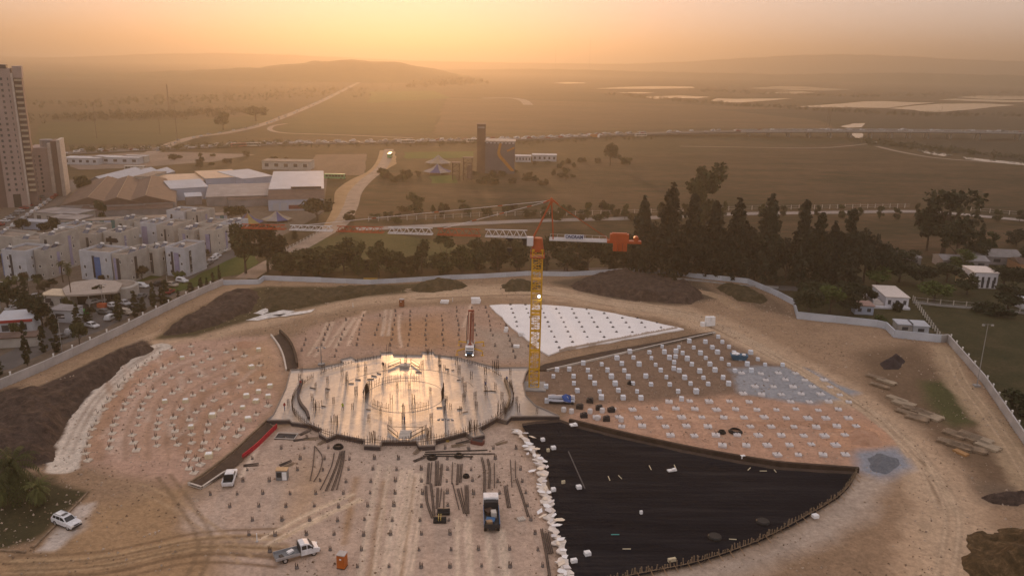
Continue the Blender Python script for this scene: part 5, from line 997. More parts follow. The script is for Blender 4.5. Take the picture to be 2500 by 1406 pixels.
# ------------------------------------------------------------------ workers
def person_mesh(pose, shirt, trousers, helmet):
    J = {"pel":(0,0,.95),"sp":(0,.02,1.2),"ch":(0,.03,1.42),"nk":(0,.03,1.54),"hd":(0,.02,1.68),"tp":(0,.02,1.80),"hl":(.1,0,.92),"kl":(.13,-.04+pose[0],.5),"al":(.14,.06+pose[0]*.6,.08),"tl":(.15,-.12+pose[0]*.6,.03),"hr":(-.1,0,.92),"kr":(-.13,-.04-pose[0],.5),"ar":(-.14,.06-pose[0]*.6,.08),"tr":(-.15,-.12-pose[0]*.6,.03),"sl":(.19,.03,1.44),"el":(.27,.03-pose[1]*.5,1.16),"wl":(.25,-.1-pose[1],.95+pose[1]*.6),"fl":(.24,-.14-pose[1],.87+pose[1]*.6),"sr":(-.19,.03,1.44),"er":(-.27,.03,1.16),"wr":(-.25,-.1,.95),"fr":(-.24,-.14,.87)}
    rad = {"pel":.15,"sp":.14,"ch":.17,"nk":.06,"hd":.10,"tp":.09,"hl":.10,"kl":.065,"al":.05,"tl":.045,"hr":.10,"kr":.065,"ar":.05,"tr":.045,"sl":.075,"el":.05,"wl":.04,"fl":.04,"sr":.075,"er":.05,"wr":.04,"fr":.04}
    E = [("pel","sp"),("sp","ch"),("ch","nk"),("nk","hd"),("hd","tp"),("pel","hl"),("hl","kl"),("kl","al"),("al","tl"),("pel","hr"),("hr","kr"),("kr","ar"),("ar","tr"),("ch","sl"),("sl","el"),("el","wl"),("wl","fl"),("ch","sr"),("sr","er"),("er","wr"),("wr","fr")]
    ks = list(J); me = bpy.data.meshes.new("body"); me.from_pydata([J[k] for k in ks], [(ks.index(a),ks.index(b)) for a,b in E], [])
    o = bpy.data.objects.new("tmp", me); COL.objects.link(o); md = o.modifiers.new("s",'SKIN'); sv = me.skin_vertices[0].data
    for i, k in enumerate(ks): sv[i].radius = (rad[k], rad[k]*.85); sv[i].use_root = k == "pel"
    o.modifiers.new("u",'SUBSURF').levels = 1
    dg = bpy.context.evaluated_depsgraph_get(); r = bpy.data.meshes.new_from_object(o.evaluated_get(dg)); bpy.data.objects.remove(o)
    r.materials.clear()
    for m in (shirt, trousers, mat("skin",(.30,.17,.11),.6), helmet): r.materials.append(m)
    for p in r.polygons:
        z = p.center.z; p.material_index = 1 if z < .98 and abs(p.center.x) < .22 else 3 if z > 1.72 else 2 if z > 1.52 or (abs(p.center.x) > .2 and z < 1.0) else 0; p.use_smooth = True
    return r
hv = mat("hi_vis_yellow",(.40,.50,.03),.7); dkc = mat("dark_cloth",(.03,.03,.045),.9); redc = mat("red_cloth",(.30,.03,.03),.9); blc = mat("blue_cloth",(.05,.08,.2),.9); wh = mat("white_helmet",(.7,.7,.68),.4)
pm = [person_mesh((.12,.1),hv,dkc,wh), person_mesh((0,.25),dkc,dkc,wh), person_mesh((.18,.05),redc,blc,wh), person_mesh((.1,.3),blc,dkc,wh)]
for x, y, k, z, lab in [(837,1002,0,SZ,"worker in yellow hi-vis vest bending arms on the left of the slab"),(888,968,1,SZ,"worker in dark clothes left of the inner circle"),(734,945,2,SZ,"worker in red shirt by the dark curved upstand"),(1074,905,1,SZ,"worker in dark clothes at the far right of the slab"),(1088,990,1,SZ,"worker in dark clothes right of the inner circle"),(1185,948,3,SZ,"worker in blue shirt near the right fence of the slab"),(988,1035,3,SZ,"worker in blue shirt by the near stair opening"),(984,1002,1,SZ,"dark clothed worker in front of the inner circle"),(1237,935,3,SZ,"worker in blue shirt beside the brown upstand"),(695,1001,2,SZ,"worker in red shirt on the slab's left band"),(935,900,1,SZ,"worker in dark clothes at the far left of the slab")]:
    p = at(x,y,z); T = thing("person", lab, "person", p, random.random()*6); link("body", pm[k], T)
# ------------------------------------------------------------------ trees: shared crown meshes, every tree its own trunk and crown
def leaf_mat(name, c, var=.5):
    m = bpy.data.materials.new(name); m.use_nodes = True; t = m.node_tree; n = t.nodes; b = n["Principled BSDF"]; b.inputs["Roughness"].default_value = .8; b.inputs["Specular IOR Level"].default_value = .15
    tc = n.new("ShaderNodeTexCoord"); nz = n.new("ShaderNodeTexNoise"); nz.inputs["Scale"].default_value = .7; nz.inputs["Detail"].default_value = 4; t.links.new(tc.outputs["Object"], nz.inputs["Vector"])
    oi = n.new("ShaderNodeObjectInfo"); ad = n.new("ShaderNodeMath"); ad.operation = 'MULTIPLY_ADD'; ad.inputs[1].default_value = .35; t.links.new(oi.outputs["Random"], ad.inputs[0]); t.links.new(nz.outputs["Fac"], ad.inputs[2])
    rp = n.new("ShaderNodeValToRGB"); e = rp.color_ramp.elements; e[0].position = .42; e[1].position = .9
    e[0].color = (*[x*(1-var) for x in c],1); e[1].color = (*[x*(1+var) for x in c],1); t.links.new(ad.outputs[0], rp.inputs[0]); t.links.new(rp.outputs[0], b.inputs["Base Color"])
    return m
L_dark = leaf_mat("foliage_dark", (.030,.034,.014)); L_mid = leaf_mat("foliage_olive", (.048,.052,.018)); L_green = leaf_mat("foliage_green", (.055,.075,.018)); L_con = leaf_mat("foliage_conifer", (.026,.028,.016)); L_palm = leaf_mat("foliage_palm", (.075,.08,.028)); L_brown = leaf_mat("foliage_brown", (.06,.045,.02))
M_bark = mat("bark", (.075,.052,.036), .95, var=.3, scale=2, bump=.6)
def leaves(r, centers, n, spread, size, up=0.0):
    "n leaf tufts (two crossed triangles each) round the given clump centres"
    C = np.array(centers, float); k = r.integers(0, len(C), n)
    d = r.normal(size=(n,3)); d /= np.linalg.norm(d,axis=1)[:,None]+1e-9
    sp = np.array([c[3] for c in centers])[k] if C.shape[1] > 3 else np.full(n, spread)
    p = C[k,:3]+d*(sp*(r.random(n)**.45))[:,None]
    a = r.normal(size=(n,3)); a[:,2] += up; a /= np.linalg.norm(a,axis=1)[:,None]+1e-9
    b = np.cross(a, r.normal(size=(n,3))); b /= np.linalg.norm(b,axis=1)[:,None]+1e-9
    s = size*(.6+.8*r.random(n))[:,None]
    V = np.stack([p-a*s*.5-b*s*.35, p+b*s*.5, p+a*s*.6, p-b*s*.42+a*s*.2], 1).reshape(-1,3)
    return V, np.arange(len(V)).reshape(-1,4)
def lmesh(name, V, F, m):
    me = bpy.data.meshes.new(name); me.vertices.add(len(V)); me.vertices.foreach_set("co", V.astype(np.float32).ravel()); me.loops.add(F.size); me.loops.foreach_set("vertex_index", F.astype(np.int32).ravel()); me.polygons.add(len(F)); me.polygons.foreach_set("loop_start", np.arange(0,F.size,4,dtype=np.int32)); me.polygons.foreach_set("loop_total", np.full(len(F),4,np.int32)); me.update(calc_edges=True); me.materials.append(m); return me
def trunk_mesh(r, h, r0, limbs):
    mb = MB(); p = Vector((0,0,-.3)); k = 4; pts = [p]
    for i in range(k): p = p+Vector((r.normal()*.03*h*.3, r.normal()*.03*h*.3, (h+.3)/k)); pts.append(p)
    for i in range(k): mb.bar(pts[i], pts[i+1], r0*(1-.17*i), 6, 0, r0*(1-.17*(i+1)))
    for L in limbs: q = pts[2+int(r.integers(0,2))]; mb.bar(q, q.lerp(Vector(L),.8), r0*.45, 5, 0, r0*.15)
    return mb.mesh("trunk", M_bark)
TPL = {}
def make_tpl(kind, seed):
    r = np.random.default_rng(seed)
    if kind == "broad":     # unit: height 10, crown about 9 wide
        cs = []
        for i in range(15):
            a = r.random()*6.28; q = r.random()**.5*3.0; z = 4.2+r.random()*3.8; f = 1-((z-5.6)/4.6)**2
            cs.append((math.cos(a)*q*f, math.sin(a)*q*f, z, 1.0+r.random()*.9))
        V, F = leaves(r, cs, 1700, 1.5, .62, .3); return lmesh("crown", V, F, L_dark), trunk_mesh(r, 4.6, .32, [c[:3] for c in cs[:5]])
    if kind == "olive":
        cs = []
        for i in range(16):
            a = r.random()*6.28; q = r.random()**.5*2.6; z = 1.4+r.random()*7.6; f = .55+.45*math.sin((z-1)/8.5*3.14)
            cs.append((math.cos(a)*q*f, math.sin(a)*q*f, z, .8+r.random()*.9))
        V, F = leaves(r, cs, 1700, 1.3, .55, .3); return lmesh("crown", V, F, L_mid), trunk_mesh(r, 4, .28, [c[:3] for c in cs[:4]])
    if kind == "euca":      # tall open crown with gaps
        cs = []
        for i in range(13):
            a = r.random()*6.28; q = r.random()**.6*3.2; z = 3.6+r.random()*5.9
            cs.append((math.cos(a)*q*(1-.35*abs(z-6.5)/3), math.sin(a)*q*(1-.35*abs(z-6.5)/3), z, .55+r.random()*.95))
        V, F = leaves(r, cs, 1500, 1.1, .5, .2); return lmesh("crown", V, F, L_mid), trunk_mesh(r, 6, .3, [c[:3] for c in cs])
    if kind == "conifer":   # layered branches, ragged top; height 10
        cs = []; z = 1.0
        while z < 9.6:
            w = (1.95*(1-(z/10.4)**1.5))*(.65+.6*r.random()); nb = 5
            for k in range(nb):
                a = k*6.28/nb+r.random()*.9
                for q in (.35,.7,1.0): cs.append((math.cos(a)*w*q, math.sin(a)*w*q, z-.25*q+r.normal()*.08, .30+.18*r.random()))
            z += .5+.28*r.random()
        cs.append((0,0,9.7,.3)); V, F = leaves(r, cs, 2400, .4, .42, 0); return lmesh("crown", V, F, L_con), trunk_mesh(r, 9.4, .2, [])
    if kind == "dense":     # dense cone
        cs = [(math.cos(a)*q*(1.7*(1-z/10.2)), math.sin(a)*q*(1.7*(1-z/10.2)), z, .5) for a, q, z in zip(r.random(60)*6.28, r.random(60)**.4, .4+9.3*r.random(60)**1.1)]+[(0,0,9.6,.25)]
        V, F = leaves(r, cs, 2400, .5, .42, .4); return lmesh("crown", V, F, L_con), trunk_mesh(r, 4, .22, [])
    if kind == "cypress":   # narrow column, height 10
        cs = [(math.cos(a)*q*w(z), math.sin(a)*q*w(z), z, .35) for w in [lambda z: 1.0*(math.sin(min(1,z/3.2)*1.57))*(1-(max(0,z-3)/7.4)**1.6)] for a, q, z in zip(r.random(46)*6.28, r.random(46)**.5, .5+9.1*r.random(46))]+[(0,0,9.7,.18)]
        V, F = leaves(r, cs, 1500, .4, .42, .8); return lmesh("crown", V, F, L_dark), trunk_mesh(r, 2, .16, [])
    if kind == "bush":      # height about 3, width 4
        cs = [(r.normal()*.9, r.normal()*.9, .5+1.5*r.random(), .55+.5*r.random()) for i in range(11)]
        V, F = leaves(r, cs, 800, .7, .42, .3); V[:,2] = np.maximum(V[:,2],.02); return lmesh("crown", V, F, L_mid), trunk_mesh(r, 1.0, .12, [])
    if kind in ("palm","datepalm"):
        vs = []; H = 8.6 if kind == "palm" else 4.0; nf = 26 if kind == "palm" else 46; Lf = 2.0 if kind == "palm" else 4.2
        for k in range(nf):
            a = k*2.4; el = 1.25-1.9*(k/nf)+r.normal()*.12; d = Vector((math.cos(a),math.sin(a),0)); s = Vector((-d.y,d.x,0)); p = Vector((0,0,H)); L = Lf*(.8+.4*r.random()); segs = 6
            for i in range(segs):
                e2 = el-.28*i; q = p+(d*math.cos(e2)+Vector((0,0,math.sin(e2))))*(L/segs); wd = .42*math.sin((i+.8)/segs*2.6)*(1 if kind == "palm" else 1.35)
                for sg in (-1,1):
                    for u in (0,.5): a0 = p.lerp(q,u); a1 = p.lerp(q,u+.38); t_ = a0.lerp(a1,.8)+s*sg*wd+Vector((0,0,-wd*.55)); vs += [a0, a1, t_+(a1-a0)*.5, t_]
                p = q
        V = np.array([tuple(v) for v in vs]); F = np.arange(len(V)).reshape(-1,4); mb = MB(); r0 = .22 if kind == "palm" else .45
        for i in range(8): mb.bar((.05*math.sin(i),.05*math.cos(i),-.2+H*i/8),(.05*math.sin(i+1),.05*math.cos(i+1),H*(i+1)/8),r0*(1.1-.03*i),7,0,r0*.92)
        return lmesh("crown", V, F, L_palm), mb.mesh("trunk", M_bark)
for kd, nn_ in (("broad",4),("olive",5),("euca",3),("conifer",4),("dense",2),("cypress",3),("bush",5),("palm",2),("datepalm",1)):
    TPL[kd] = [make_tpl(kd, 100+17*i+len(kd)*7) for i in range(nn_)]
UNIT = dict(broad=(8.8,8.2), olive=(9.6,6.6), euca=(9.8,7.0), conifer=(9.9,3.9), dense=(9.9,3.6), cypress=(9.9,2.2), bush=(2.6,4.0), palm=(9.6,4.0), datepalm=(7.0,8.4))
WNAME = dict(broad="leafy_tree", olive="leafy_tree", euca="eucalyptus_tree", conifer="conifer_tree", dense="conifer_tree", cypress="cypress_tree", bush="bush", palm="palm_tree", datepalm="palm_tree")
CATN = dict(broad="tree", olive="tree", euca="tree", conifer="tree", dense="tree", cypress="tree", bush="bush", palm="palm tree", datepalm="palm tree")
TREES = []
def tree(kind, px, py, pyt, wpx, label, group=None, leaf=None, world=None):
    p = world or at(px, py); h = ztop(p, pyt) if pyt is not None else 3.0; h = max(h, .8); w = wpx*mpp(p); u = UNIT[kind]
    k = len(TREES) % len(TPL[kind]); cm, tm = TPL[kind][k]; TREES.append(kind)
    T = thing(WNAME[kind], label, CATN[kind], p, random.random()*6.28, group, (w/u[1], w/u[1], h/u[0]))
    link("trunk", tm, T); c = link("crown", cm, T)
    if leaf: c.material_slots[0].link = 'OBJECT'; c.material_slots[0].material = leaf
    return T
random.seed(77)
# tree belt behind the back wall, left part
belt = [("broad",600,668,556,95,"big dark ficus at the corner behind the sky-tinted wall, left half"),("broad",655,665,550,100,"big dark ficus at the corner behind the sky-tinted wall, right half"),("olive",690,674,618,70,"bushy tree just right of the big ficus"),("olive",735,672,612,75,"bushy tree left of the diagonal road's lower end"),("olive",790,672,600,75,"bushy tree in the belt, left of the tallest left clump"),("olive",840,670,588,72,"tallest bushy tree left of the yellow gate"),("olive",876,672,592,48,"slim bushy tree just left of the yellow gate"),("olive",925,674,588,52,"slim tree just right of the yellow gate"),("olive",965,674,612,66,"broad low tree right of the yellow gate"),("olive",992,672,622,50,"low tree beside the gap right of the yellow gate"),("olive",1030,668,592,50,"slim tree right of the second gap in the belt"),("olive",1085,668,576,74,"bushy tree with high crown behind the left heap"),("olive",1130,666,600,66,"low crowned tree behind the left heap"),("broad",1170,664,588,70,"round tree under the inner jib"),("broad",1215,664,585,72,"round tree under the hook block"),("broad",1262,664,590,70,"round tree left of the crane mast"),("broad",1335,662,584,78,"dark round tree just right of the crane mast"),("broad",1385,662,590,75,"dark round tree under the name board"),("broad",1435,662,584,78,"dark round tree under the counter-jib"),("broad",1490,662,588,80,"dark round tree under the counterweight"),("broad",1540,664,576,80,"dark round tree right of the counterweight")]
for k, x, y, yt, w, lab in belt: tree(k, x, y, yt, w, lab, "tree belt behind the back wall", L_dark if k == "broad" else None)
con = [("conifer",1563,672,478,66,"thin topped conifer at the left end of the conifer row"),("conifer",1627,680,448,84,"tallest ragged conifer in the row behind the wall"),("conifer",1682,676,474,70,"ragged conifer just left of the big pale eucalyptus"),("conifer",1735,680,492,66,"conifer in front of the big pale eucalyptus"),("conifer",1790,682,484,78,"ragged conifer right of the big pale eucalyptus"),("conifer",1865,690,474,80,"tall flat-topped conifer in the middle of the row"),("conifer",1948,694,488,64,"slim conifer in the right half of the row"),("cypress",1988,694,520,44,"narrow cypress in the conifer row"),("conifer",2022,696,540,56,"low conifer left of the dense dark cone"),("dense",2060,698,514,76,"dense dark cone-shaped conifer at the row's right end")]
for k, x, y, yt, w, lab in con: tree(k, x, y, yt, w, lab, "conifer row behind the wall")
xs_ = list(range(1575,2160,38))
for i, x in enumerate(xs_): tree("broad", x, 672+(x-1575)*.045, 578+random.uniform(-12,22), random.uniform(64,84), "dark understorey tree below the conifers, %s from the left" % ordn(i), "understorey of the conifer row", L_con)
for i, x in enumerate(range(1590,2150,56)): tree("broad", x, 650+(x-1575)*.03, 560+random.uniform(-12,20), random.uniform(60,80), "dark tree in the second line behind the conifers, %s from the left" % ordn(i), "understorey of the conifer row", L_con)
for i, x in enumerate(range(700,1560,52)): tree("olive", x+random.uniform(-10,10), 660, 612+random.uniform(-8,14), random.uniform(48,66), "low shrubby tree at the foot of the belt, %s from the left" % ordn(i), "shrubs at the foot of the belt", L_dark)
tree("olive",1718,560,398,96,"big pale green eucalyptus rising behind the conifers",None,L_mid); tree("olive",1700,575,452,50,"slim pale tree beside the big eucalyptus")
tree("euca",2300,622,462,150,"big spreading eucalyptus by the right road",None,L_dark); tree("euca",2262,612,485,80,"slimmer eucalyptus left of the big spreading one",None,L_dark); tree("broad",2330,640,545,90,"dark tree below the big spreading eucalyptus")
# right side shrubs and trees among the houses
rs = [("broad",1975,775,712,80),("broad",2025,765,700,80),("broad",2075,768,715,70),("broad",1990,740,690,80),("broad",2060,735,690,80),("broad",2110,745,700,60),("broad",2140,700,648,80),("broad",2195,690,640,80),("broad",2250,700,650,85),("broad",2310,690,645,80),("broad",2360,720,672,70),("broad",2280,740,690,80),("broad",2450,705,655,80),("broad",2500,720,660,90),("broad",2460,760,700,90),("broad",2380,640,590,60),("olive",2420,612,570,40),("conifer",2392,606,545,24),("olive",2480,600,560,50),("broad",2160,660,610,70),("olive",2210,655,610,70),("olive",2350,660,615,70),("broad",2510,660,610,70),("bush",2425,770,740,80),("bush",2490,1010,960,90),("broad",1960,725,690,50),("bush",2150,790,770,30),("bush",2190,760,740,30)]
rsl = ["left","right"]
for i, (k, x, y, yt, w) in enumerate(rs):
    near = "by the white flat-roofed house" if x < 2260 and y > 690 else "round the far white house" if y > 640 and x < 2560 and y < 800 else "along the right road" if y <= 640 else "outside the right boundary wall"
    o_ = sorted([q for q in range(len(rs))], key=lambda q: rs[q][1]).index(i)
    tree(k, x, y, yt, w, "dark leafy %s %s, %s from the left on the right side" % ("bush" if k == "bush" else "tree", near, ordn(o_)), "trees among the right houses", L_green if i % 5 == 1 else L_dark)
# scattered trees of the middle distance
for k, x, y, yt, w, lab, lf in [("broad",1490,405,353,40,"leaning dark tree alone on the dry field",L_dark),("bush",1530,402,385,26,"small bush beside the lone leaning tree",L_mid),("olive",1015,521,472,52,"round bush-like tree on the field under the pendant bars",L_mid),("broad",775,540,486,80,"large round dark tree beside the white hangar",L_dark),("olive",857,538,515,30,"small tree where the diagonal road crosses the street",L_dark),("olive",845,540,522,18,"tiny tree beside the road crossing",L_dark),("conifer",720,585,557,16,"small conifer on the traffic island",L_dark),("bush",915,532,522,30,"bush left of the far roadside fence",L_mid),("bush",968,545,530,30,"bush on the verge by the fence",L_mid),("olive",1130,512,488,34,"tree on the dry field by the fence",L_mid),("broad",545,318,275,44,"round tree by the far highway bend",L_mid),("broad",625,296,262,60,"spreading tree left of the far road",L_mid),("broad",440,552,500,1,"",None),("olive",250,545,490,32,"dark tree between the sheds and the striped wall",L_dark),("broad",140,592,533,34,"tall dark tree among the housing blocks",L_dark),("broad",84,668,638,38,"round dark tree in front of the left housing block",L_brown),("broad",347,684,650,34,"round tree between the two front housing blocks",L_brown),("bush",440,682,664,30,"bright green bush at the corner of the right block",L_green),("bush",272,572,560,30,"round bush behind the housing blocks",L_brown),("broad",590,535,503,44,"tree behind the tents",L_dark),("broad",565,545,505,40,"tree left of the tents",L_dark),("broad",240,738,700,40,"tree at the corner of the round-roofed pavilion",L_dark),("broad",195,845,790,50,"grey-green tree by the street wall",L_mid),("broad",20,760,690,60,"dense tree at the left edge",L_dark),("broad",75,770,720,70,"big dark pine-like tree by the kiosk",L_dark),("broad",105,800,740,60,"dark tree right of the big pine-like tree",L_dark),("broad",110,715,690,40,"dark round tree in the left street",L_brown),("broad",150,455,410,24,"dark tree beside the second tower block",L_dark),("broad",205,480,430,46,"dark trees left of the sawtooth sheds",L_dark),("broad",55,565,535,40,"dark tree at the car park's lower end",L_dark),("broad",110,575,545,40,"dark tree by the teal hut",L_dark)]:
    if lab: tree(k, x, y, yt, w, lab, None, lf)
CYP = [(331,774,710,22),(375,752,689,17),(406,744,683,26),(395,744,700,16),(292,785,717,24),(141,860,767,28),(192,806,742,24),(68,893,783,22),(107,860,795,22),(60,735,673,22),(536,684,648,10),(520,692,665,12),(491,707,678,14),(466,716,689,20),(435,728,708,10),(0,915,870,22),(215,790,752,22),(48,745,700,16),(350,760,725,18),(505,700,678,8)]
for i, (x, y, yt, w) in enumerate(CYP):
    o_ = sorted(range(len(CYP)), key=lambda q: CYP[q][0]).index(i); tree("cypress", x, y, yt, w, "narrow dark cypress along the street outside the left wall, %s from the left" % ordn(o_), "cypresses along the left street")
PAL = [(177,748,640,24),(154,690,636,26),(132,668,632,20),(97,735,678,24),(70,712,676,18),(45,720,672,20),(250,540,490,18),(318,345,352,0),(190,640,612,18),(20,745,680,20)]
for i, (x, y, yt, w) in enumerate(PAL):
    if w: tree("palm", x, y, yt, w, "slender tall palm among the housing blocks, %s in line from the left" % ordn(sorted(range(len(PAL)), key=lambda q: PAL[q][0]).index(i)), "palms of the housing estate")
tree("datepalm",42,1228,1076,130,"big date palm at the left edge of the site"); tree("datepalm",98,1238,1160,70,"smaller palm right of the big date palm"); tree("datepalm",8,1245,1150,60,"small palm cut by the left picture edge")
# bushes round the silo and on the plain
random.seed(8)
bsh = [(1000+random.uniform(-70,70),425+random.uniform(-8,20)) for i in range(16)]+[(1250+random.uniform(-90,160),425+random.uniform(-10,28)) for i in range(26)]+[(1400+random.uniform(-120,120),400+random.uniform(-12,16)) for i in range(12)]+[(random.uniform(900,1300),525+random.uniform(-14,12)) for i in range(16)]+[(random.uniform(1340,1560),525+random.uniform(-15,14)) for i in range(14)]+[(random.uniform(400,720),440-random.uniform(20,60)) for i in range(18)]
def bname(i, x, y):
    ar = 0 if i < 16 else 1 if i < 42 else 2 if i < 54 else 3 if i < 70 else 4 if i < 84 else 5
    lo, hi = ((0,16),(16,42),(42,54),(54,70),(70,84),(84,102))[ar]; k = sorted(bsh[lo:hi]).index((x,y))
    return "scrub bush %s, %s from the left" % (("left of the silo","round the silo's foot","on the dry field right of the silo","above the jib","right of the crane top","in the yards behind the sheds")[ar], ordn(k))
for i, (x, y) in enumerate(bsh):
    p = at(x,y); wp = random.uniform(2.5,6)/mpp(p); hp = random.uniform(1.5,4.0)/mpp(p)
    tree("bush", x, y, y-hp, wp, bname(i,x,y), "scrub bushes of the plain", [L_mid,L_brown,L_dark][i % 3])
for i in range(26):
    x = 1330+i*48+random.uniform(-8,8); y = 535 if x < 1900 else 530+(x-1900)*.02
    p = at(x,y); h_ = random.uniform(5,8); tree("olive", x, y, y-h_/mpp(p), random.uniform(3,5)/mpp(p), "roadside tree on the far street, %s from the left" % ordn(i), "street trees of the far road", L_mid)
# far tree lines that read as masses
def wood(name, pxl, wd, n, h, label, seed):
    r = np.random.default_rng(seed); pts = P(pxl); cs = []
    for i in range(n):
        k = r.integers(0,len(pts)-1); q = pts[k].lerp(pts[k+1], r.random()); hh = h*(.5+.8*r.random()); cs.append((q.x+r.normal()*wd, q.y+r.normal()*wd, hh*.5, hh*.55))
    V, F = leaves(r, cs, n*40, 1, h*.16, .3); V[:,2] = np.maximum(V[:,2],.1); o = link(name, lmesh(name, V, F, L_mid)); tag(o, label, "wood", None, "stuff")
wood("far_wood", [(150,292),(330,286),(450,280),(620,272)], 22, 260, 6, "distant hazy wood left of the far road", 1)
wood("far_wood", [(60,262),(400,250),(700,235),(830,218)], 50, 300, 6, "very distant hazy tree line below the hill", 2)
wood("far_wood", [(1500,232),(1700,252),(1960,268),(2200,282),(2500,285)], 16, 320, 6, "dark reed and tree line along the ponds", 3)
wood("far_wood", [(1700,222),(1900,232),(2100,238),(2320,232),(2560,228)], 24, 260, 7, "reeds between the far ponds", 4)
wood("far_wood", [(1060,205),(1110,202),(1150,206),(1000,215)], 25, 90, 16, "hazy trees at the foot of the hill", 5)
wood("far_wood", [(2110,345),(2200,358),(2330,372),(2520,392)], 8, 200, 4, "dark bushes along the river bank", 6)
wood("far_wood", [(150,372),(420,366),(560,358),(700,352)], 7, 160, 4, "scrub along the near side of the highway", 7)
wood("far_wood", [(700,360),(1000,355),(1160,350),(1300,350),(1600,338)], 6, 160, 3.2, "scrub verge below the highway", 8)
# ------------------------------------------------------------------ town left of the site
random.seed(41)
M_asph = mat("asphalt", (.085,.078,.075), .9, var=.2, scale=.15, bump=.2); M_pave = ramp_mat("estate_ground", [(.07,.062,.04),(.13,.10,.075),(.19,.15,.115)], .06, bump=.3, bscale=1)
M_lawn = ramp_mat("lawn", [(.035,.05,.01),(.055,.075,.015),(.08,.09,.025)], .15, bump=.5, bscale=1.5)
sheet("estate_ground", [(-150,500),(200,455),(420,440),(800,428),(790,520),(720,560),(640,600),(600,690),(545,692),(440,738),(300,809),(110,899),(0,946),(-150,1015)], .10, M_pave)
sheet("car_park", [(150,752),(215,720),(330,692),(420,690),(470,672),(560,612),(605,592),(620,615),(560,650),(440,712),(350,755),(250,805),(130,850),(30,900),(0,905),(0,870),(90,820)], .115, M_asph, .5, 3)
sheet("lawn", [(412,702),(470,678),(545,640),(612,612),(632,640),(600,668),(545,676),(480,700),(420,716)], .13, M_lawn, .6, 3)
sheet("lawn", [(210,690),(340,668),(400,676),(330,692),(270,700)], .13, M_lawn, .6, 3)
strip(smooth_path(P([(-60,640),(60,540),(110,498),(150,462),(175,440)]),6), 14, .13, "street", M_asph)
strip(smooth_path(P([(600,680),(625,664),(700,622),(780,578),(832,545),(856,505),(868,470),(895,440),(930,412),(945,385),(950,365)]),6), 7, .14, "road", mat("worn_road",(.26,.20,.155),.9,var=.2,scale=.2))
strip(smooth_path(P([(812,560),(832,520),(838,490),(842,465),(875,440),(915,420),(935,395),(942,368)]),6), 9, .125, "dirt_track", ramp_mat("yellow_lit_dirt",[(.24,.16,.08),(.33,.22,.12),(.40,.28,.17)],.1))  # yellow light falling on the track is put into the dirt colour
sheet("dirt_lot", [(928,372),(965,370),(968,400),(935,420),(905,432),(925,400)], .12, MATS["yellow_lit_dirt"], 1, 5)
sheet("brown_yard", [(770,378),(895,376),(890,428),(745,428)], .11, ramp_mat("ploughed_yard",[(.11,.075,.05),(.16,.11,.075),(.2,.14,.1)],.08,stretch=(1,.3,1)), 1, 6)
sheet("dirt_lot", [(140,385),(330,372),(480,372),(620,378),(520,395),(330,410),(190,415)], .12, ramp_mat("grey_lot",[(.13,.10,.085),(.19,.15,.125),(.25,.2,.165)],.05), 2, 8)
M_bw = [mat("render_cream",(.40,.38,.35),.85,var=.1,scale=.4), mat("render_white",(.42,.44,.48),.85,var=.1,scale=.4), mat("render_beige",(.34,.32,.295),.85,var=.12,scale=.4)]
M_roof = mat("flat_roof",(.22,.185,.155),.9,var=.2,scale=.3); M_win = mat("dark_window",(.05,.052,.06),.25,spec=.5); M_bluep = mat("blue_panel",(.06,.13,.32),.6); M_lil = mat("lilac_panel",(.25,.24,.36),.7); M_panel = mat("solar_panel",(.02,.03,.06),.12,spec=.7); M_tank = mat("white_tank",(.65,.64,.62),.5)
def framed(ax):
    mb = MB(); q = (lambda a,b,c,d,e,f,m: mb.box(a,b,c,d,e,f,m)) if ax == 0 else (lambda a,b,c,d,e,f,m: mb.box(-d,-c,a,b,e,f,m))
    q(-.36,.36,-.012,.03,-.5,.5,0); q(-.42,-.36,-.05,.03,-.56,.56,1); q(.36,.42,-.05,.03,-.56,.56,1); q(-.42,.42,-.09,.03,-.62,-.5,1); q(-.42,.42,-.05,.03,.5,.56,1)
    return mb.mesh("window", M_win, M_cap)
winm = framed(0); winv = framed(1)
tankm = MB(); tankm.bar((-.6,0,.55),(.6,0,.55),.35,8); tankm = tankm.mesh("water_tank", M_tank)
solm = MB(); solm.add([(-1,-.9,.1),(1,-.9,.1),(1,.7,1.0),(-1,.7,1.0),(-1,-.9,.02),(1,-.9,.02),(1,.7,.92),(-1,.7,.92)],((0,1,2,3),(4,7,6,5),(0,4,5,1),(1,5,6,2),(2,6,7,3),(3,7,4,0))); solm = solm.mesh("solar_panel", M_panel)
YAW = R_(-12)
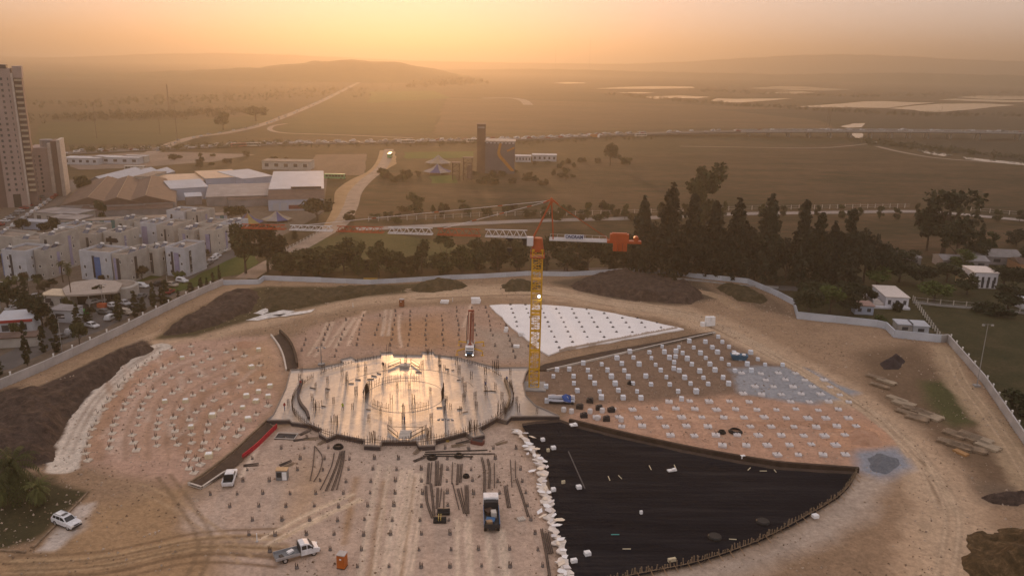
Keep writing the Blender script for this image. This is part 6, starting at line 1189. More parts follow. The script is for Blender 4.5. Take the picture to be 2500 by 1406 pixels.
def apartment(px, py, vols, label, cm=0, extra=None):
    T = thing("apartment_block", label, "apartment block", at(px,py)+Vector((0,0,.1)), YAW, "housing estate blocks")
    for vi, (x0, x1, y0, y1, h) in enumerate(vols):
        m = M_bw[(cm+vi) % 3]; w = MB().box(x0,x1,y0,y1,-.3,h).obj("wall", m, T)
        pr = MB()
        for a in ((x0,x1,y0,y0+.25),(x0,x1,y1-.25,y1),(x0,x0+.25,y0+.25,y1-.25),(x1-.25,x1,y0+.25,y1-.25)): pr.box(a[0],a[1],a[2],a[3],h,h+.8)
        pr.obj("parapet", m, T); MB().box(x0+.25,x1-.25,y0+.25,y1-.25,h+.01,h+.12).obj("roof", M_roof, T)
        fl = max(2, int(h/2.8)); nx = max(1, int((x1-x0)/3.4)); ny = max(1, int((y1-y0)/4.2))
        for f in range(fl):
            z = 1.5+f*(h-.6)/fl
            for k in range(nx):
                if random.random() < .8: link("window", winm, w, (x0+(k+.5+random.uniform(-.12,.12))*(x1-x0)/nx, y0, z), 0, (random.uniform(.6,1.2),1,random.uniform(.7,1.2)))
            for k in range(ny):
                if random.random() < .7: link("window", winv, w, (x1+.03, y0+(k+.5)*(y1-y0)/ny, z), 0, (1,random.uniform(.6,1.2),random.uniform(.8,1.1)))
        if x1-x0 > 4:
            xr = random.uniform(x0+1.2,x1-2.2); MB().box(xr,xr+random.uniform(.7,1.1),y0-.07,y0-.02,.8,h-.7).obj("facade_strip", random.choice([M_lil,M_dk,M_win]), w)  # flat strips; dark ones stand in for shadowed recesses and slit windows
        yr = random.uniform(y0+1.5,y1-3); MB().box(x1+.02,x1+.07,yr,yr+random.uniform(.8,1.4),.8,h-.7).obj("facade_strip", random.choice([M_lil,M_dk,M_lil]), w)
        for k in range(random.randint(1,3)):
            q = (random.uniform(x0+1.2,x1-1.2) if x1-x0 > 3 else (x0+x1)/2, random.uniform(y0+1.2,y1-1.2), h+.12); link("solar_panel", solm, T, q, random.uniform(-.3,.3)+math.pi*0); link("water_tank", tankm, T, (q[0],q[1]+1.1,q[2]+.6), random.uniform(-.3,.3))
    for e in (extra or []): MB().box(*e[0]).obj(e[1], e[2], T)
    return T
apartment(201,682,[(0,11.3,0,9,8.6),(12.6,17.6,-1.0,13,8.6),(11.3,12.6,2,10,7.6)],"front housing block with a tall blue panel facing us",1,[((5.2,7.3,-.10,-.03,.5,7.6),"blue_panel",M_bluep),((11.35,12.5,1.9,1.97,.3,6.8),"stair_recess_shade",M_dk),((12.9,13.8,-1.1,-1.03,1,8),"blue_window_strip",M_lil)])  # dark sheets put the shade of stair recesses into flat colour
apartment(352,672,[(0,6,0,9,8.3),(7.5,14.5,1.5,13,8.8),(6,7.5,4,11,6)],"front housing block beside the round tree, nearest the street",0,[((10.5,12.2,1.38,1.45,1,7.8),"lilac_strip",M_lil),((6.05,7.4,3.85,3.97,.2,5.4),"stair_recess_shade",M_dk)])
apartment(440,622,[(0,6,0,10,8.4),(7,13,2,12,8.4)],"housing block behind the street-side front block",2,[((9.4,11,1.85,1.97,.8,7.6),"lilac_strip",M_lil)])
apartment(488,604,[(0,7,0,10,8.4),(7.4,13,3,13,8.4)],"housing block at the right end near the striped hall",0)
apartment(348,602,[(0,7,0,10,8.2),(8,15,-2,10,8.2)],"grey-lilac housing block in the middle of the back row",1,[((.4,2.6,-.1,-.03,.6,7.6),"lilac_strip",M_lil)])
apartment(286,592,[(0,6,0,10,8),(6.5,10,2,9,7)],"narrow housing block in the back row by the round bush",2)
apartment(192,620,[(0,8,0,9,6.8),(8.5,15.5,3,13,7.2)],"low-roofed block behind the blue-panel block",2,[((9.5,14,2.9,2.97,4.2,5.8),"balcony_opening",M_dk)])
apartment(146,600,[(0,7,0,9,6.8),(8,15,-1,10,6.8)],"grey block left of the back row, half behind palms",1)
apartment(108,664,[(0,4.6,0,12,11.5),(-2.2,0,3,12,11)],"tall slim beige block with a dark recess at its left",2,[((-2.1,-.1,2.85,2.97,.3,10),"stair_recess_shade",mat("dark_red_recess",(.05,.028,.03),.8))])
apartment(14,682,[(0,8.5,0,10,8.8),(9,13,3,12,8.6)],"pale block at the left edge with blue balcony shades",1,[((-.9,-.03,.5,8,1,8),"balcony_shade",mat("blue_shade",(.12,.16,.30),.7))])
apartment(40,650,[(0,13,0,10,8.6),(13,17,2,10,8.2)],"wide block behind the left edge block with blue roof sheet",0,[((4,9,-.15,-.03,5.6,7.2),"blue_awning",M_bluep)])
apartment(-30,640,[(0,12,0,10,8.6)],"block cut by the left picture edge",2)
apartment(410,560,[(0,8,0,10,7),(8.5,15,1,11,7)],"block in the last row before the striped hall",1)
# generic flat or gabled building
def house(name, px, py, w, d, h, label, cat, wm, rm, yaw=0.0, gable=0.0, eav=.2, wins=0, group=None):
    T = thing(name, label, cat, at(px,py)+Vector((0,0,.1)), yaw, group); MB().box(0,w,0,d,-.3,h).obj("wall", wm, T)
    if gable: mb = MB(); mb.add([(-eav,-eav,h),(w+eav,-eav,h),(w+eav,d+eav,h),(-eav,d+eav,h),(-eav,d/2,h+gable),(w+eav,d/2,h+gable)],((0,1,5,4),(2,3,4,5),(3,0,4),(1,2,5),(3,2,1,0))); mb.obj("roof", rm, T)
    else: MB().box(-eav,w+eav,-eav,d+eav,h,h+.25).obj("roof", rm, T)
    for k in range(wins): MB().box((k+.3)*w/wins,(k+.7)*w/wins,-.05,.02,h*.35,h*.75).obj("window", M_win, T)
    return T
M_wr = mat("white_sheet_roof",(.36,.385,.43),.45,var=.08,scale=.15); M_br = mat("brown_corrugated",(.10,.066,.052),.8,var=.2,scale=.4); M_bl = mat("sky_tinted_wall2",(.32,.37,.47),.7,var=.08,scale=.2); M_or = mat("sun_tinted_roof_sheet",(.46,.31,.19),.4,var=.08,scale=.2); M_gr = mat("grey_sheet",(.20,.19,.195),.6,var=.2,scale=.2)  # M_or carries orange sunlight in its own colour
hg = thing("hangar", "large hangar with white sheet roof and brown lean-to beside the track", "hangar", at(656,516)+Vector((0,0,.1)), R_(13))
MB().box(0,25,0,12,-.3,5.2).obj("front_wall", M_bl, hg); mb = MB(); mb.add([(-.3,-.3,5.3),(25.3,-.3,5.3),(25.3,12,8.0),(-.3,12,8.0)],[(0,1,2,3)]); mb.obj("lean_to_roof", M_br, hg)
MB().box(0,25,12.05,58,-.3,8.2).obj("main_wall", M_bl, hg); mb = MB(); mb.add([(-.3,11.9,8.3),(25.3,11.9,8.3),(25.3,58.3,10.5),(-.3,58.3,10.5),(-.3,58.3,8.2),(25.3,58.3,8.2)],((0,1,2,3),(3,2,5,4),(0,3,4),(1,5,2))); mb.obj("main_roof", M_wr, hg)
for k in range(6): MB().box(2+k*3.6,4.6+k*3.6,-.05,.02,.2,3.6).obj("door_panel", M_wr, hg)
MB().box(10,24,11.6,11.8,8.35,9.3).obj("dark_opening", M_dk, hg); MB().box(9,16,-.25,-.05,.8,2.6).obj("red_container_sign", mat("dull_red",(.16,.05,.045),.7), hg)
def longshed(px0, px1, d, h, label, rm, wm, rise=1.0):
    a = at(*px0); b = at(*px1); L = (b-a).length; rz = math.atan2((b-a).y,(b-a).x); T = thing("shed", label, "shed", a+Vector((0,0,.1)), rz, "sheds of the industrial yard")
    MB().box(0,L,0,d,-.3,h).obj("wall", wm, T); mb = MB(); mb.add([(-.3,-.3,h+.05),(L+.3,-.3,h+.05),(L+.3,d+.3,h+rise),(-.3,d+.3,h+rise),(-.3,d+.3,h),(L+.3,d+.3,h)],((0,1,2,3),(3,2,5,4),(0,3,4),(1,5,2))); mb.obj("roof", rm, T); return T
longshed((378,476),(500,470),22,6,"long shed with a bright orange-lit roof strip",M_or,M_bl); longshed((505,470),(596,464),24,7,"second long shed with orange-lit roof, right of the first",M_or,M_bl); longshed((595,470),(668,462),26,7,"blue-white shed adjoining the big hangar",M_wr,M_bl)
longshed((420,492),(510,486),18,6,"small white-roofed shed in front of the long orange shed",M_wr,M_bl,1.5); longshed((455,502),(494,500),6,4,"low white canopy shed in front of the small white shed",M_wr,M_gr,1.0)
longshed((505,505),(665,500),30,4.5,"grey wavy roof shed left of the hangar",M_gr,M_gr,1.5); longshed((560,508),(655,503),8,3.5,"low rusty lean-to shed before the grey wavy roof",M_br,M_gr,1.0)
def gabled(px, py, px2, py2, w, h, rise, label):
    a = at(px,py); b = at(px2,py2); L = (b-a).length; rz = math.atan2((b-a).y,(b-a).x); T = thing("shed", label, "shed", a+Vector((0,0,.1)), rz, "brown gabled sheds"); MB().box(0,L,-w/2,w/2,-.3,h).obj("wall", M_gr, T)
    mb = MB(); mb.add([(0,-w/2,h),(L,-w/2,h),(L,0,h+rise),(0,0,h+rise),(L,w/2,h),(0,w/2,h)],((0,1,2,3),(3,2,4,5),(0,3,5),(1,4,2))); mb.obj("roof", M_br, T); MB().box(0,L,-.15,.15,h+rise-.02,h+rise+.22).obj("ridge_cap", mat("ridge_tan",(.22,.17,.125),.8), T)
gabled(220,528,268,470,22,5,3.2,"brown gabled shed, left of the three"); gabled(290,528,318,468,22,5,3.2,"brown gabled shed, middle of the three"); gabled(360,524,375,468,24,5,3.4,"brown gabled shed, right of the three")
longshed((200,536),(420,528),10,3.5,"long low brown shed roof before the three gabled sheds",M_br,M_gr,1.6)
for i, (x, nm) in enumerate(((216,"left"),(258,"middle"),(300,"right"))):
    T = thing("shed", "old shed with zigzag front and pale roof, %s of three" % nm, "shed", at(x,466)+Vector((0,0,.1)), R_(-4), "zigzag front sheds"); mb = MB(); mb.add([(0,0,0),(9,0,0),(9,0,5),(4.5,0,7.2),(0,0,5),(0,40,0),(9,40,0),(9,40,5),(4.5,40,7.2),(0,40,5)],((0,1,2,3,4),(5,9,8,7,6),(0,4,9,5),(1,6,7,2))); mb.obj("wall", M_gr, T); mb = MB(); mb.add([(-.1,-.1,5.05),(4.5,-.1,7.3),(9.1,-.1,5.05),(9.1,40,5.05),(4.5,40,7.3),(-.1,40,5.05)],((0,1,4,5),(1,2,3,4))); mb.obj("roof", M_wr, T)
house("yard_building",332,470,7,20,8,"plain beige block at the end of the zigzag sheds","building",M_bw[2],M_roof,R_(-4),0,.1,2)
house("yard_building",182,505,9,10,5,"small lilac-white house left of the brown sheds","house",mat("lilac_white",(.40,.38,.45),.8),M_roof,R_(-10),0,.1,2); house("yard_building",85,545,20,12,4.5,"flat grey-roofed hall above the car park","hall",M_bw[2],M_gr,R_(-14),0,.2,4); house("yard_building",120,560,14,9,4.5,"grey hall with skylight in front of the flat hall","hall",M_gr,M_gr,R_(-10),0,.2,3); house("hut",52,560,10,5,3,"teal and white hut left of the dark trees","hut",M_bl,M_wr,R_(-5),0,.2,2); house("hut",310,598,7,5,3,"white-roofed low hut between the back row blocks","hut",M_bw[0],M_wr,YAW,0,.2,0)
# white hall with teal pilasters
a = at(152,566); b = at(556,548); L = (b-a).length; rz = math.atan2((b-a).y,(b-a).x); hw_ = thing("market_hall", "long white hall wall with teal pilasters behind the housing estate", "hall", a+Vector((0,0,.1)), rz)
MB().box(0,L,0,6,-.3,3.8).obj("wall", M_bl, hw_); MB().box(-.2,L+.2,-.15,6.2,3.8,4.05).obj("roof", M_roof, hw_); pk = MB().box(-.8,.8,-.15,-.02,0,3.75).mesh("pilaster", mat("teal_pilaster",(.05,.16,.17),.7))
for k in range(15): link("pilaster", pk, hw_, (L*(k+.5)/15,0,0))
# pavilion, kiosks
pav = thing("pavilion", "low pavilion with broad pale curved roof on open posts", "pavilion", at(158,722)+Vector((0,0,.1)), 0)
pp = [p-at(158,722) for p in P([(152,706),(178,690),(230,683),(278,686),(300,694),(286,714),(255,716),(215,720),(160,722)],4.0)]; pp = [Vector((p.x,p.y,0)) for p in pp]
MB().prism(pp,3.6,4.1).obj("roof", mat("beige_roof",(.34,.29,.25),.8,var=.1), pav)
for k in (0,1,4,6,7,8): MB().bar((pp[k].x*.96+.3,pp[k].y*.96,0),(pp[k].x*.96+.3,pp[k].y*.96,3.6),.15,5).obj("post", M_conc2, pav)
MB().prism([p*.7+Vector((2,1,0)) for p in pp],0,3.55).obj("inner_wall", M_dk, pav)
pv2 = thing("pavilion", "rounded pinkish annex right of the curved roof pavilion", "pavilion", at(292,722)+Vector((0,0,.1))); MB().lathe([(5.5,0),(5.5,3.2),(5.0,3.5)],16).obj("wall", M_bw[2], pv2); MB().lathe([(4.6,3.5),(4.4,3.62)],16).obj("roof", M_roof, pv2); MB().box(-3,3,-5.62,-5.4,.3,2.4).obj("opening", M_dk, pv2)
house("kiosk",102,748,8.6,6,3.2,"kiosk with cream roof near the palms","kiosk",M_bw[0],mat("cream_roof",(.55,.45,.32),.7),R_(-4),0,.3,2); house("kiosk",122,786,6.4,5,3.2,"small white hut with dark door by the parked cars","hut",M_bw[1],M_gr,R_(-8),0,.15,1)
T = house("street_shop",-6,824,8,9,4,"white shop with red roof edge at the left picture edge","shop",M_bw[1],M_wr,R_(18),0,.2,2); MB().box(-.3,8.3,-.32,-.22,3.6,4.3).obj("red_fascia", mat("red_fascia",(.30,.03,.03),.6), T)
house("hut",-10,852,9,4,2.4,"low brown-roofed hut below the white shop","hut",M_bw[2],M_br,R_(15),0,.3,0)
for x, y, m, lab in ((205,768,mat("green_bin",(.03,.28,.05),.6),"bright green bin container by the parked cars"),(250,752,mat("orange_net",(.42,.10,.04),.7),"orange barrier box beside the street lamp")):
    T = thing("container", lab, "container", at(x,y)+Vector((0,0,.12)), -.2); MB().box(-1.2,1.2,-.7,.7,.1,1.2).obj("body", m, T); MB().box(-1.1,1.1,-.6,.6,1.2,1.3).obj("lid", m, T)
for x, y, yt, lab in [(252,752,696,"street lamp by the orange barrier"),(152,860,775,"street lamp at the wall left of the tall cypress"),(408,690,622,"street lamp at the corner of the lawn"),(3,760,690,"lamp post at the left picture edge"),(554,575,520,"tall pole at the right end of the striped hall"),(52,560,512,"pole beside the teal hut")]:
    p = at(x,y); h = ztop(p,yt); T = thing("street_lamp", lab, "lamp post", p+Vector((0,0,.1))); MB().bar((0,0,0),(0,0,h),.1,5,0,.06).obj("pole", M_conc2, T); MB().bar((0,0,h),(1.2,0,h+.15),.05,4).obj("arm", M_conc2, T); MB().box(.9,1.6,-.15,.15,h+.05,h+.2).obj("lamp_head", M_silver, T)
# tents
def tent(px, py, r, h, cols, lab):
    T = thing("tent", lab, "tent", at(px,py)+Vector((0,0,.1)), .3); n = 8; mast = MB().bar((0,0,0),(0,0,h+.6),.1,5).obj("mast", M_conc2, T)
    for k in range(n):
        a0, a1 = 6.283*k/n, 6.283*(k+1)/n; mb = MB(); q = lambda a, f, z: (math.cos(a)*r*f, math.sin(a)*r*f, z)
        mb.add([(0,0,h),q(a0,.45,h*.5),q(a1,.45,h*.5),q(a0,1,h*.22),q(a1,1,h*.22)],((0,1,2),(1,3,4,2))); mb.obj("canvas_panel", cols[k % len(cols)], T); MB().bar(q(a0,1,0),q(a0,1,h*.22),.06,4).obj("pole", M_conc2, T)
cv = [mat("canvas_yellow",(.22,.165,.05),.8), mat("canvas_blue",(.05,.06,.16),.8), mat("canvas_brown",(.17,.09,.06),.8), mat("canvas_cream",(.26,.22,.16),.8), mat("canvas_grey",(.22,.20,.19),.8)]
tent(606,548,6.5,5,[cv[0],cv[1],cv[2]],"striped yellow and blue circus-like tent at the jib's tip"); tent(676,540,6.5,4.5,[cv[1],cv[3],cv[4]],"blue and cream tent right of the striped tent"); tent(1070,402,9,6.5,[cv[4],cv[3]],"grey pointed canopy left of the silo, farther one"); tent(1068,424,9,6,[cv[4],cv[1]],"dark pointed canopy left of the silo, nearer one")
# ------------------------------------------------------------------ tower blocks
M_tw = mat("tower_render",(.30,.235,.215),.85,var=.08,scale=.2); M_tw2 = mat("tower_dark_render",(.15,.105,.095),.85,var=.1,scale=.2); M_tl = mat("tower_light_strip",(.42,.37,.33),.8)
tb = at(20,508); TH = ztop(tb,168); tw = thing("tower_block", "tall pinkish tower block with dark balcony column at the left edge", "tower block", tb+Vector((0,0,.1)), R_(27))
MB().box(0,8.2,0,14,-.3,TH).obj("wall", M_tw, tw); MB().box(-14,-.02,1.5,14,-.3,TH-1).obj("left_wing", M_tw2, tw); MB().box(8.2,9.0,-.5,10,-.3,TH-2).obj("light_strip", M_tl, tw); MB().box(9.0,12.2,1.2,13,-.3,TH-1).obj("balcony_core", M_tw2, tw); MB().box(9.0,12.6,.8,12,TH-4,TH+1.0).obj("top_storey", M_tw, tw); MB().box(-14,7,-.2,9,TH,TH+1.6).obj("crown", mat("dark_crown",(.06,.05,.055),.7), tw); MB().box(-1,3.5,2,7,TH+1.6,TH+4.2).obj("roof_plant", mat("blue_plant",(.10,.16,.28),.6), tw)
MB().box(2.6,5.6,-.12,.0,0,6).obj("entrance", M_dk, tw)
fl = 21; wm_ = MB().box(-.45,.45,-.05,.02,-.55,.55).mesh("window", M_win); bs_ = MB(); bs_.box(0,2.8,-1.0,0,0,.15); bs_.box(0,2.8,-1.0,-.9,.15,1.0); bs_ = bs_.mesh("balcony", mat("balcony_front",(.33,.27,.20),.8))
for f in range(fl):
    z = 8+f*(TH-10)/fl
    for x in (1.6,4.4,6.9): link("window", wm_, tw, (x,-.01,z), 0, (1 if x < 6 else .5,1,1))
    link("balcony", bs_, tw, (9.3,1.2,z-1))
sb = at(86,482); SH = ztop(sb,352); T = thing("tower_block", "shorter pinkish slab block right of the tall tower", "tower block", sb+Vector((0,0,.1)), R_(20))
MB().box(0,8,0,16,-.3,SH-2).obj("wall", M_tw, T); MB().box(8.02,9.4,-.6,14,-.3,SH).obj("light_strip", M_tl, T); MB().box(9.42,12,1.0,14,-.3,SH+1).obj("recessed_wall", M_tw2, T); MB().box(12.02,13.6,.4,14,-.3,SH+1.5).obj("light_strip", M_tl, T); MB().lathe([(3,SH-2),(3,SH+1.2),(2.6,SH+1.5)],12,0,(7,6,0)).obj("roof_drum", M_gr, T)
for f in range(9):
    for x in (1.6,4.2): link("window", wm_, T, (x,-.01,3+f*(SH-7)/9))
# ------------------------------------------------------------------ cars
def small_car(paint, kind=0):
    b = MB(); hw = lambda z: .86-.04*abs(z-.7)
    extr(b, [(-2.0,.35),(2.0,.35),(2.05,.6),(1.95,.8),(.95,.92),(-1.9,.95),(-2.05,.75)], hw, .08, 0)
    hc = lambda z: .78-.25*max(0,(z-.9)); extr(b, [(1.05,.9),(.35,1.4),(-1.0,1.44),(-1.75,.94)] if kind == 0 else [(1.1,.9),(.5,1.55),(-1.75,1.6),(-2.0,.94)], hc, .06, 0)
    for s_ in (-1,1):
        pts = [(.8,s_*(hc(.98)+.012),.98),(.28,s_*(hc(1.34)+.012),1.34),(-.95,s_*(hc(1.36)+.012),1.36),(-1.4,s_*(hc(.98)+.012),.98)]; b.add(pts, [(0,1,2,3) if s_ < 0 else (3,2,1,0)], 1)
        for x in (-1.25,1.25): b.bar((x,s_*.72-.1,.31),(x,s_*.72+.1,.31),.31,8,2)
    b.add([(1.06,-.66,.96),(1.06,.66,.96),(.42,.58,1.37),(.42,-.58,1.37)],[(0,1,2,3)],1); b.add([(-1.76,.62,1.0),(-1.76,-.62,1.0),(-1.08,-.56,1.42),(-1.08,.56,1.42)],[(0,1,2,3)],1)
    me = b.mesh("parked_car", paint, mat("dusty_glass",(.02,.022,.026),.35,spec=.3), M_tyre); return me
paints = [mat("dusty_white_paint",(.52,.53,.55),.6,spec=.2), mat("silver_paint",(.32,.33,.35),.6,spec=.2), mat("grey_paint",(.12,.125,.13),.6,spec=.2), mat("black_paint",(.02,.02,.022),.5,spec=.2), mat("beige_paint",(.34,.30,.25),.6,spec=.2), mat("red_car_paint",(.20,.03,.03),.6,spec=.2)]
PN = ["white","silver","grey","black","beige","red"]
cars = [[small_car(p,k) for k in (0,1)] for p in paints]
for x, y, x2, y2, c, k, lab in [(347,703,365,705,0,1,"white car parked beside the round pavilion annex"),(347,728,356,722,2,0,"grey car parked under the cypresses"),(206,732,225,733,1,0,"silver car in front of the curved roof pavilion"),(305,745,320,750,1,0,"silver car between the two cypresses"),(276,752,290,756,0,0,"white car behind the dark car in the car park"),(256,767,275,769,2,0,"grey saloon beside the dark car"),(271,781,284,774,0,1,"white car parked by the street wall"),(279,763,294,767,3,0,"dark car between the saloon and the cypress"),(33,757,50,752,0,0,"white car at the left edge of the street"),(84,783,100,780,0,1,"white van-like car behind the dark trees"),(90,729,108,727,1,0,"silver car by the cream-roofed kiosk"),(458,671,470,665,3,0,"dark car at the lower end of the street parking"),(488,659,500,652,2,0,"grey car in the street parking, second from below"),(497,653,508,647,1,0,"silver car in the street parking, third from below"),(512,646,522,640,2,0,"grey car in the street parking, fourth from below"),(521,637,533,632,0,0,"white car in the street parking below the blocks"),(530,630,541,625,0,1,"white car in the street parking, second from above"),(548,615,560,608,0,0,"white car at the top of the street parking"),(390,697,402,694,3,0,"dark car at the lawn's lower corner"),(415,717,424,712,5,0,"dull red car by the lawn wall")]:
    tag(link("parked_car", cars[c][k], None, at(x,y)+Vector((0,0,.14)), heading((x,y),(x2,y2))), lab, "car")
q0, q1 = at(-10,572), at(148,462)
for i in range(30):
    p = q0.lerp(q1,(i+.5)/30); side = (-1)**i; d = (q1-q0).normalized(); nn = Vector((-d.y,d.x,0)); tag(link("parked_car", cars[random.choice([0,0,1,1,2,3,5])][i % 2], None, p+nn*side*3.0+Vector((0,0,.15)), math.atan2(d.y,d.x)+(R_(60) if side > 0 else 0)), "small car queued in the street below the tower, %s from the near end" % ordn(i) if i < 29 else "small car queued in the street below the tower, last one at the far end", "car", "cars in the street below the tower")

# trees and more parked cars between the blocks
for i, (x, y, h, w) in enumerate([(185,632,26,26),(240,625,18,22),(312,640,24,24),(335,640,20,20),(400,632,24,20),(150,640,22,24),(95,700,30,30),(60,700,34,30),(30,705,30,28),(130,705,24,26),(250,690,18,20),(480,640,16,18),(505,625,16,18),(425,608,16,18),(270,610,18,20),(160,575,20,22),(330,565,16,20),(470,560,16,20),(520,560,18,20),(5,650,26,24),(165,760,34,30),(225,775,26,24),(128,815,40,30),(40,830,40,34),(300,520,14,24),(430,520,14,24),(140,520,16,22)]):
    tree("broad", x, y, y-h, w, "small dark garden tree among the housing, %s in the planting" % ordn(i), "garden trees of the estate", [L_dark,L_brown,L_mid][i % 3])
CX = [(20,735),(55,742),(118,738),(140,745),(165,742),(230,742),(262,735),(322,716),(330,760),(310,768),(225,800),(180,815),(150,828),(380,735),(420,700),(445,690)]
for i, (x, y) in enumerate(CX):
    tag(link("parked_car", cars[i % 5][i % 2], None, at(x,y)+Vector((0,0,.14)), R_(random.choice([-20,60,65,-25]))), "%s car in the left street, %s from the left" % (PN[i % 5], ordn(sorted(CX).index((x,y)))), "car", "cars in the left street")
# ------------------------------------------------------------------ silo building with mural
random.seed(52)
sbp = at(1184,424); SH = ztop(sbp,347); silo = thing("silo_building", "grey silo block with orange painted band and tall brown lift tower", "silo", sbp+Vector((0,0,.1)), 0)
Wd = (at(1256,424)-sbp).x
MB().box(0,Wd,0,14,-.3,SH).obj("silo_block", mat("silo_grey",(.105,.095,.11),.85,var=.12,scale=.15), silo); MB().box(-.4,Wd+.4,-.4,14.4,SH,SH+.7).obj("roof_slab", mat("silo_roof",(.36,.32,.29),.8), silo)
TT = ztop(sbp,306); MB().box(-5.2,-.02,1.0,7,-.3,TT).obj("lift_tower", mat("tower_brown",(.11,.068,.05),.85,var=.2,scale=.15), silo); MB().box(-4.8,-.5,.88,.97,TT-2.2,TT-1.1).obj("tower_opening", M_gr, silo); MB().box(-5.5,.2,.7,7.3,TT,TT+.5).obj("tower_cap", M_tw2, silo)
for k in range(8): MB().box(.6+k*Wd/8,.6+k*Wd/8+1.3,-.5,-.42,SH-.9,SH-.2).obj("roof_vent", M_wr, silo)
M_mural = mat("mural_orange",(.36,.16,.02),.7)
def band(p, nm="painted_band"):
    mb = MB(); vs = [(x*Wd,-.06,z*SH) for x, z in p]; mb.add(vs,[tuple(range(len(vs)))]); mb.obj(nm, M_mural, silo)
band([(.47,.97),(.56,.97),(.50,.70),(.40,.66)]); band([(.40,.66),(.50,.70),(.52,.60),(.44,.54)]); band([(.44,.54),(.52,.60),(1.0,.10),(.88,.08)]); band([(.72,.74),(.98,.86),(.98,.80),(.75,.70)])
fr2 = thing("lattice_frame", "rusty steel lattice frame tower before the silo", "frame tower", at(1142,440)+Vector((0,0,.1)), 0)
for x0, w, h, nm in ((0,5,13,"frame"),(-7,4,10,"frame")):
    mb = MB(); lattice(mb,(x0,0,0),(x0,0,h),ex,ey,w/2,2,4,.22,.14); mb.obj(nm, mat("rust_frame",(.09,.055,.04),.8), fr2); MB().box(x0-w/2-.6,x0+w/2+.6,-2.6,2.6,h,h+.4).obj("platform", M_tw2, fr2)
MB().lathe([(1.6,0),(1.8,5),(1.2,8)],10,0,(1,0,1)).obj("tank", M_tw2, fr2)
for x, y, w, d, h, lab in [(1258,396,11,8,4,"white low building right of the silo"),(1300,394,17,9,4.2,"long white low building farther right of the silo"),(640,414,30,12,5,"pale flat building among yards in the distance"),(155,402,22,10,4,"white sheds on the far lot, left"),(225,400,30,10,4,"white sheds on the far lot, right"),(300,398,14,8,4,"yellow-fronted depot building far left")]:
    house("far_building",x,y,w,d,h,lab,"building",M_wr if "white" in lab else M_bw[0],M_roof if "flat" in lab else M_wr,0,0,.3,5)
# ------------------------------------------------------------------ highway, viaduct, far roads
HP = [(-150,398,.6),(150,374,.6),(420,362,.6),(700,350,.8),(1000,345,1.0),(1300,338,1.5),(1500,328,2.0),(1750,321,4.0),(1950,319,6.5),(2150,319,7.5),(2350,321,7.5),(2700,327,7.5)]
hp = smooth_path([at(x,y,z) for x,y,z in HP],8)
def ribbon3(name, pts, w, th, m, parent=None):
    mb = MB(); n = len(pts); vs = []
    for i in range(n):
        a = pts[max(0,i-1)]; b = pts[min(n-1,i+1)]; d = b-a; d.z = 0; d.normalize(); nn = Vector((-d.y,d.x,0)); p = pts[i]
        for s_, zz in ((1,0),(-1,0),(-1,-th),(1,-th)): vs.append((p.x+nn.x*w/2*s_, p.y+nn.y*w/2*s_, p.z+zz))
    mb.add(vs,[(4*i+k,4*i+(k+1) % 4,4*i+4+(k+1) % 4,4*i+4+k) for i in range(n-1) for k in range(4)]); me = mb.mesh(name, m); fixn(me); return link(name, me, parent)
tag(ribbon3("highway", hp, 18, 1.6, M_asph), kind="structure")
vi = [p for p in hp if p.z > 4.5]; vt = thing("viaduct", "long dark road viaduct on piers crossing the river at right", "viaduct", vi[0])
rel = [p-vi[0] for p in vi]
for s_ in (-1,1): ribbon3("parapet", [p+Vector((0,s_*9.2,.9)) for p in rel], .4, 1.8, M_conc2, vt)
for k in range(1,len(rel),2):
    p = rel[k]
    for s_ in (-4,4): MB().bar((p.x,p.y+s_,-vi[0].z-.3),(p.x,p.y+s_,p.z-1.6),.9,8).obj("pier", M_conc2, vt)
L = [0.]
for a, b in zip(hp[:-1],hp[1:]): L.append(L[-1]+(b-a).length)
def on_path(pts, L, s):
    k = int(np.searchsorted(L, s))-1; k = min(max(k,0),len(pts)-2); t_ = (s-L[k])/max(1e-6,L[k+1]-L[k]); d = (pts[k+1]-pts[k]).normalized(); return pts[k].lerp(pts[k+1],t_), d
M_bus = [mat("white_bus",(.40,.39,.37),.7,spec=.15), mat("green_bus",(.10,.30,.14),.4), mat("red_bus",(.30,.12,.10),.4)]
def bus_mesh(m):
    b = MB(); extr(b,[(-6,.4),(6,.4),(6.1,1.4),(5.8,3.1),(-6,3.1)],lambda z: 1.25,.1,0)
    for s_ in (-1,1):
        for k in range(6): x = -5.2+k*1.8; b.box(x,x+1.5,s_*1.26-.01,s_*1.26+.01,1.5,2.6,1)
        for x in (-3.6,3.8): b.bar((x,s_*1.1-.15,.5),(x,s_*1.1+.15,.5),.5,8,2)
    b.box(6.0,6.1,-1.1,1.1,1.4,2.7,1); return b.mesh("bus", m, M_glass, M_tyre)
busm = [bus_mesh(m) for m in M_bus]
hc_n = 0; LN = {-6.2:"nearest",-2.6:"second",3.0:"third",6.4:"farthest"}
